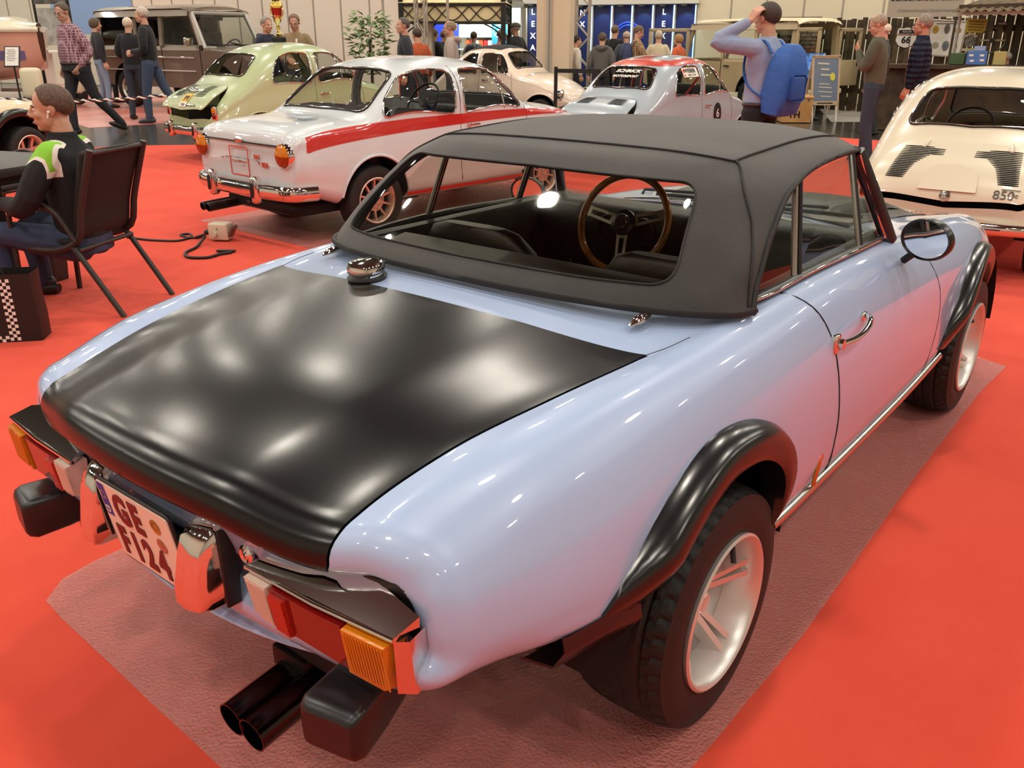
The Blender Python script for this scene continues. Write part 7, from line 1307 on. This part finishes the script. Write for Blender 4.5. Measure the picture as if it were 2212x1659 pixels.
def plaid(nm, base, light, sc=26, bg=None):
    if nm in MATS: return MATS[nm]
    m = mat(nm, base, .85); nt = m.node_tree; b = nt.nodes['Principled BSDF']; tc = nt.nodes.new('ShaderNodeTexCoord'); prev = None
    for ax, w_ in (('X', .5), ('Z', .5), ('Y', .3)):
        wv = nt.nodes.new('ShaderNodeTexWave'); wv.bands_direction = ax; wv.inputs['Scale'].default_value = sc / 6.3; wv.inputs['Distortion'].default_value = .6; nt.links.new(tc.outputs['Object'], wv.inputs['Vector']); p_ = nt.nodes.new('ShaderNodeMath'); p_.operation = 'POWER'; p_.inputs[1].default_value = 4; nt.links.new(wv.outputs['Fac'], p_.inputs[0])
        if prev is None: prev = p_
        else: a = nt.nodes.new('ShaderNodeMath'); a.operation = 'MAXIMUM'; nt.links.new(prev.outputs[0], a.inputs[0]); nt.links.new(p_.outputs[0], a.inputs[1]); prev = a
    mx = nt.nodes.new('ShaderNodeMix'); mx.data_type = 'RGBA'; mx.inputs[6].default_value = L(base); mx.inputs[7].default_value = L(light); nt.links.new(prev.outputs[0], mx.inputs[0]); nt.links.new(mx.outputs[2], b.inputs['Base Color']); return m
def patched(nm, c):
    m = mat(nm, c, .85); nt = m.node_tree; b = nt.nodes['Principled BSDF']; tc = nt.nodes.new('ShaderNodeTexCoord'); sp = nt.nodes.new('ShaderNodeSeparateXYZ'); nt.links.new(tc.outputs['Object'], sp.inputs[0])
    def M(op, a, b_):
        n = nt.nodes.new('ShaderNodeMath'); n.operation = op
        for i, q in enumerate((a, b_)):
            if isinstance(q, (int, float)): n.inputs[i].default_value = q
            elif q is not None: nt.links.new(q, n.inputs[i])
        return n.outputs[0]
    ax = M('ABSOLUTE', sp.outputs[0], None); dx = M('DIVIDE', M('ABSOLUTE', M('SUBTRACT', ax, .165), None), .070); dy = M('DIVIDE', M('ABSOLUTE', M('SUBTRACT', sp.outputs[1], .09), None), .105); dz = M('DIVIDE', M('SUBTRACT', 1.52, sp.outputs[2]), .20); d = M('MAXIMUM', M('MAXIMUM', dx, dy), dz); cur = None
    for thr, col in ((1.16, 'e2ded4'), (1.0, '86c93a')):
        mx = nt.nodes.new('ShaderNodeMix'); mx.data_type = 'RGBA'; nt.links.new(M('LESS_THAN', d, thr), mx.inputs[0]); mx.inputs[7].default_value = L(col)
        if cur is None: mx.inputs[6].default_value = L(c)
        else: nt.links.new(cur, mx.inputs[6])
        cur = mx.outputs[2]
    nt.links.new(cur, b.inputs['Base Color']); return m
def puffer(nm, c):
    m = mat(nm, c, .75, spec=.2); nt = m.node_tree; b = nt.nodes['Principled BSDF']; tc = nt.nodes.new('ShaderNodeTexCoord'); wv = nt.nodes.new('ShaderNodeTexWave'); wv.bands_direction = 'Z'; wv.inputs['Scale'].default_value = 5; wv.inputs['Distortion'].default_value = 1.2; wv.inputs['Detail Scale'].default_value = 2; bp = nt.nodes.new('ShaderNodeBump'); bp.inputs['Distance'].default_value = .02; bp.inputs['Strength'].default_value = .7; nt.links.new(tc.outputs['Object'], wv.inputs['Vector']); nt.links.new(wv.outputs['Fac'], bp.inputs['Height']); nt.links.new(bp.outputs[0], b.inputs['Normal']); return m
def ribbed(nm, c, c2):
    m = mat(nm, c, .9); nt = m.node_tree; b = nt.nodes['Principled BSDF']; tc = nt.nodes.new('ShaderNodeTexCoord'); wv = nt.nodes.new('ShaderNodeTexWave'); wv.bands_direction = 'Z'; wv.inputs['Scale'].default_value = 12; mx = nt.nodes.new('ShaderNodeMix'); mx.data_type = 'RGBA'; mx.inputs[6].default_value = L(c); mx.inputs[7].default_value = L(c2); nt.links.new(tc.outputs['Object'], wv.inputs['Vector']); nt.links.new(wv.outputs['Fac'], mx.inputs[0]); nt.links.new(mx.outputs[2], b.inputs['Base Color']); return m
person('heavy man in a red checked shirt and dark trousers walking at left', (-12.97, 5.40, 0), 3.218, 1.96, dict(lean=.06, armL='pocket', armR='down'), top=plaid('plaid_red', '5a2530', 'b496a0', 56), bot='26272d', hair=('short','4c4038'), girth=1.36, vox=.011, glasses=True, head=(.25, -.28), legs='stride', extras=('belt',), skin='c08468')
person('person in a brown blouson and knitted cap beside the brown off-roader', (-19.65, 9.39, 0), -0.225, 1.88, dict(armR='front', armL='front'), top='6b5d48', bot='23252d', hair=('none','4a4036'), extras=('beanie',))
person('dark haired person in a dark top and pale jeans behind the brown blouson', (-18.14, 8.44, 0), -0.298, 1.83, dict(), top='24242a', bot='7d8ea6', hair=('long','4a3a2c'))
person('woman in black with bare arms standing beside the boat', (-21.07, 8.35, 0), 0.283, 1.74, dict(armR='down'), top='1b1b1f', bot='19191d', hair=('long','5a4434'), top_len=.70)
person('grey haired man in a black jacket and jeans seen from the side', (-13.99, 7.23, 0), 2.352, 1.96, dict(armR='front', armL='front'), top='15161a', bot='3d4a62', hair=('short','a89c90'), vox=.012, head=(.1, 0), legs='stride2', extras=('shirt',), shoe='2a2e3a')
person('white haired person in a black jacket with back turned', (-14.95, 7.44, 0), 0.706, 1.80, dict(armR='front', armL='front'), top='17171b', bot='2e3442', hair=('short','b8a894'))
person('grey haired man in a navy jacket left of the trophy', (-11.12, 7.68, 0), -1.419, 1.77, dict(), top='1d2438', bot='22242c', hair=('short','77706a'), collar='hood', head=(-.15, -.08))
person('man in a tan jacket and white shirt right of the trophy', (-10.68, 7.92, 0), -2.496, 1.81, dict(armR='front'), top='8a7658', bot='3a3a40', hair=('short','6a5340'), head=(.1, -.32), extras=('shirt',), skin='c98468', glasses=True)
person('man in a navy sweatshirt looking left beside the potted fig', (-8.97, 8.67, 0), 2.452, 1.75, dict(), top='1e222c', bot='24262e', hair=('short','4a423c'), head=(.25, .08), skin='c08468')
person('person in an orange jacket partly hidden behind the navy sweatshirt', (-9.74, 9.73, 0), 1.304, 1.61, dict(), top='b8562c', bot='2a2a30', hair=('short','3a2c22'))
person('man in a dark jacket with a bag left of the pavilion post', (-12.79, 13.32, 0), 0.065, 1.62, dict(), top='26282c', bot='24262c', hair=('short','4a3c30'), extras=(('pack','1c1c20'),))
person('man in a black coat under the pavilion', (-12.91, 13.76, 0), -0.469, 1.59, dict(), top='1a1b20', bot='1e2026', hair=('short','54443a'))
person('man in a grey hooded sweater and glasses holding his hands together', (-9.13, 9.90, 0), 2.229, 1.72, dict(armR='front', armL='front'), top='a89c90', bot='3a3a40', hair=('thin','7a6a58'), collar='hood', glasses=True, skin='c88c70', vox=.012)
person('person in a grey shirt with a dark backpack under the pavilion', (-12.02, 13.76, 0), 0.372, 1.57, dict(), top='98a0a4', bot='33363c', hair=('short','3a2e26'), extras=(('pack','3a3e44'),))
person('man in a pink shirt looking right at the bright shop', (-11.45, 13.98, 0), -0.791, 1.60, dict(), top='d8a096', bot='3a3c44', hair=('thin','6a5a4c'), head=(0, -.2))
person('person in a dark olive jacket in front of the bright shop', (-11.94, 14.87, 0), 0.509, 1.51, dict(), top='3c3d34', bot='2a2a2c', hair=('short','7a6c56'))
person('man in a flat cap and black vest beside the narrow booth', (-10.19, 12.95, 0), 1.462, 1.73, dict(), top='26282a', bot='2a2c30', hair=('ring','8a8078'), extras=('cap',))
person('dark haired person in a white jacket right of the column', (-8.83, 13.09, 0), -0.610, 1.49, dict(), top='d8d0c4', bot='3a3c48', hair=('short','1e1816'))
person('man in a grey hooded jacket with his back turned by the truss', (-8.03, 12.79, 0), 0.444, 1.54, dict(), top='5c5a56', bot='2a2c32', hair=('short','4a3c30'), collar='hood')
person('tall man in a black suit facing the blue booth', (-9.14, 14.93, 0), 0.134, 1.69, dict(), top='15161b', bot='15161b', hair=('short','5a4634'), collar='none')
person('bald man with a dark rucksack facing the booth', (-8.72, 14.73, 0), 0.732, 1.58, dict(), top='4a4e5a', bot='2c2e36', hair=('ring','a89a8a'), extras=(('pack','2a3248'),))
person('man in a brown checked shirt with a blue backpack reading at the booth', (-7.60, 13.30, 0), -0.762, 1.66, dict(armR='reach', armL='reach'), top=plaid('plaid_brown', '6e5236', 'b0906a', 45), bot='33343a', hair=('short','5c4a3a'), head=(0, -.3), glasses=True, extras=(('pack','28385c'),))
person('broad man in a beige shirt with his back turned at the booth', (-7.66, 14.19, 0), 0.524, 1.58, dict(armR='front', armL='front'), top='cfc2a2', bot='3a3830', hair=('short','a39888'), girth=1.25)
person('woman in an orange cardigan facing left at the booth', (-7.61, 14.91, 0), 1.550, 1.51, dict(), top='c85c34', bot='2a2a30', hair=('long','8a6844'))
person('man in a light blue shirt with a blue backpack holding his head', (-1.68, 5.58, 0), 1.373, 1.74, dict(lean=.0, armL=((-.37, .22, 1.44), (-.165, .07, 1.60), (.95, -.15, -.2), (.25, (.5, -.3, .8))), armR='down'), top='93a0bc', bot='16171c', hair=('short','33281f'), vox=.011, skin='c98c6c', top_var='8793b2', head=(.0, .05), extras=(('pack','2c5fb0',.12),'belt'))
person('balding man in an olive jacket and jeans touching his chest', (-2.15, 9.90, 0), 1.743, 1.73, dict(lean=.04, armL='chin', armR='pocket'), top='4c4a38', bot='2f3b48', hair=('thin','8a7a68'), vox=.011, head=(.1, -.38), glasses=True, shoe='5a4a34', skin='c9896c', top_var='565440', legs='stand', extras=(('front','3a352e',.05),))
person('grey haired man in a navy quilted jacket behind the cream saloon', (-1.78, 10.31, 0), 1.662, 1.73, dict(), top=puffer('quilted_navy', '1b2032'), bot='22262e', hair=('short','766c60'), vox=.011, head=(.05, 0), glasses=True, collar='high', skin='c47c5c', legs='stand', extras=(('front','c8603e',.022),))
person('pink faced bald man half hidden behind the olive jacket', (-3.18, 13.34, 0), 1.697, 1.68, dict(), top='3a3a3e', bot='2a2c32', hair=('ring','c8b8a8'))
person('dark haired man sitting at the counter with only his face showing', (-2.41, 14.94, 0), 1.626, 1.23, dict(), top='3a3a36', bot='2a2a2c', hair=('short','4a3c30'), skin='c07c58')
person('grey haired man sitting at the counter near the right edge', (-1.74, 15.09, 0), 1.934, 1.24, dict(), top='3a3a36', bot='2a2a2c', hair=('short','a0988e'), skin='c8846a')
person('seated man in a black jacket with bright green shoulders and an ear bud', (CHX[0] - .08, CHX[1] - .055, -.575), CHR + .16, 1.82, dict(lean=.06, armL=((-.27, .14, 1.16), (-.10, .38, 1.13), (.3, .2, -1)), armR=((.27, .14, 1.16), (.06, .40, 1.12), (-.3, .2, -1))), top=patched('jacket_patched', '131316'), bot='2e3a54', hair=('short', '4a3a2e'), skin='c08468', vox=.009, head=(.42, -.02), sit=True, extras=('earbud',), collar='high', group='visitors', girth=1.0)
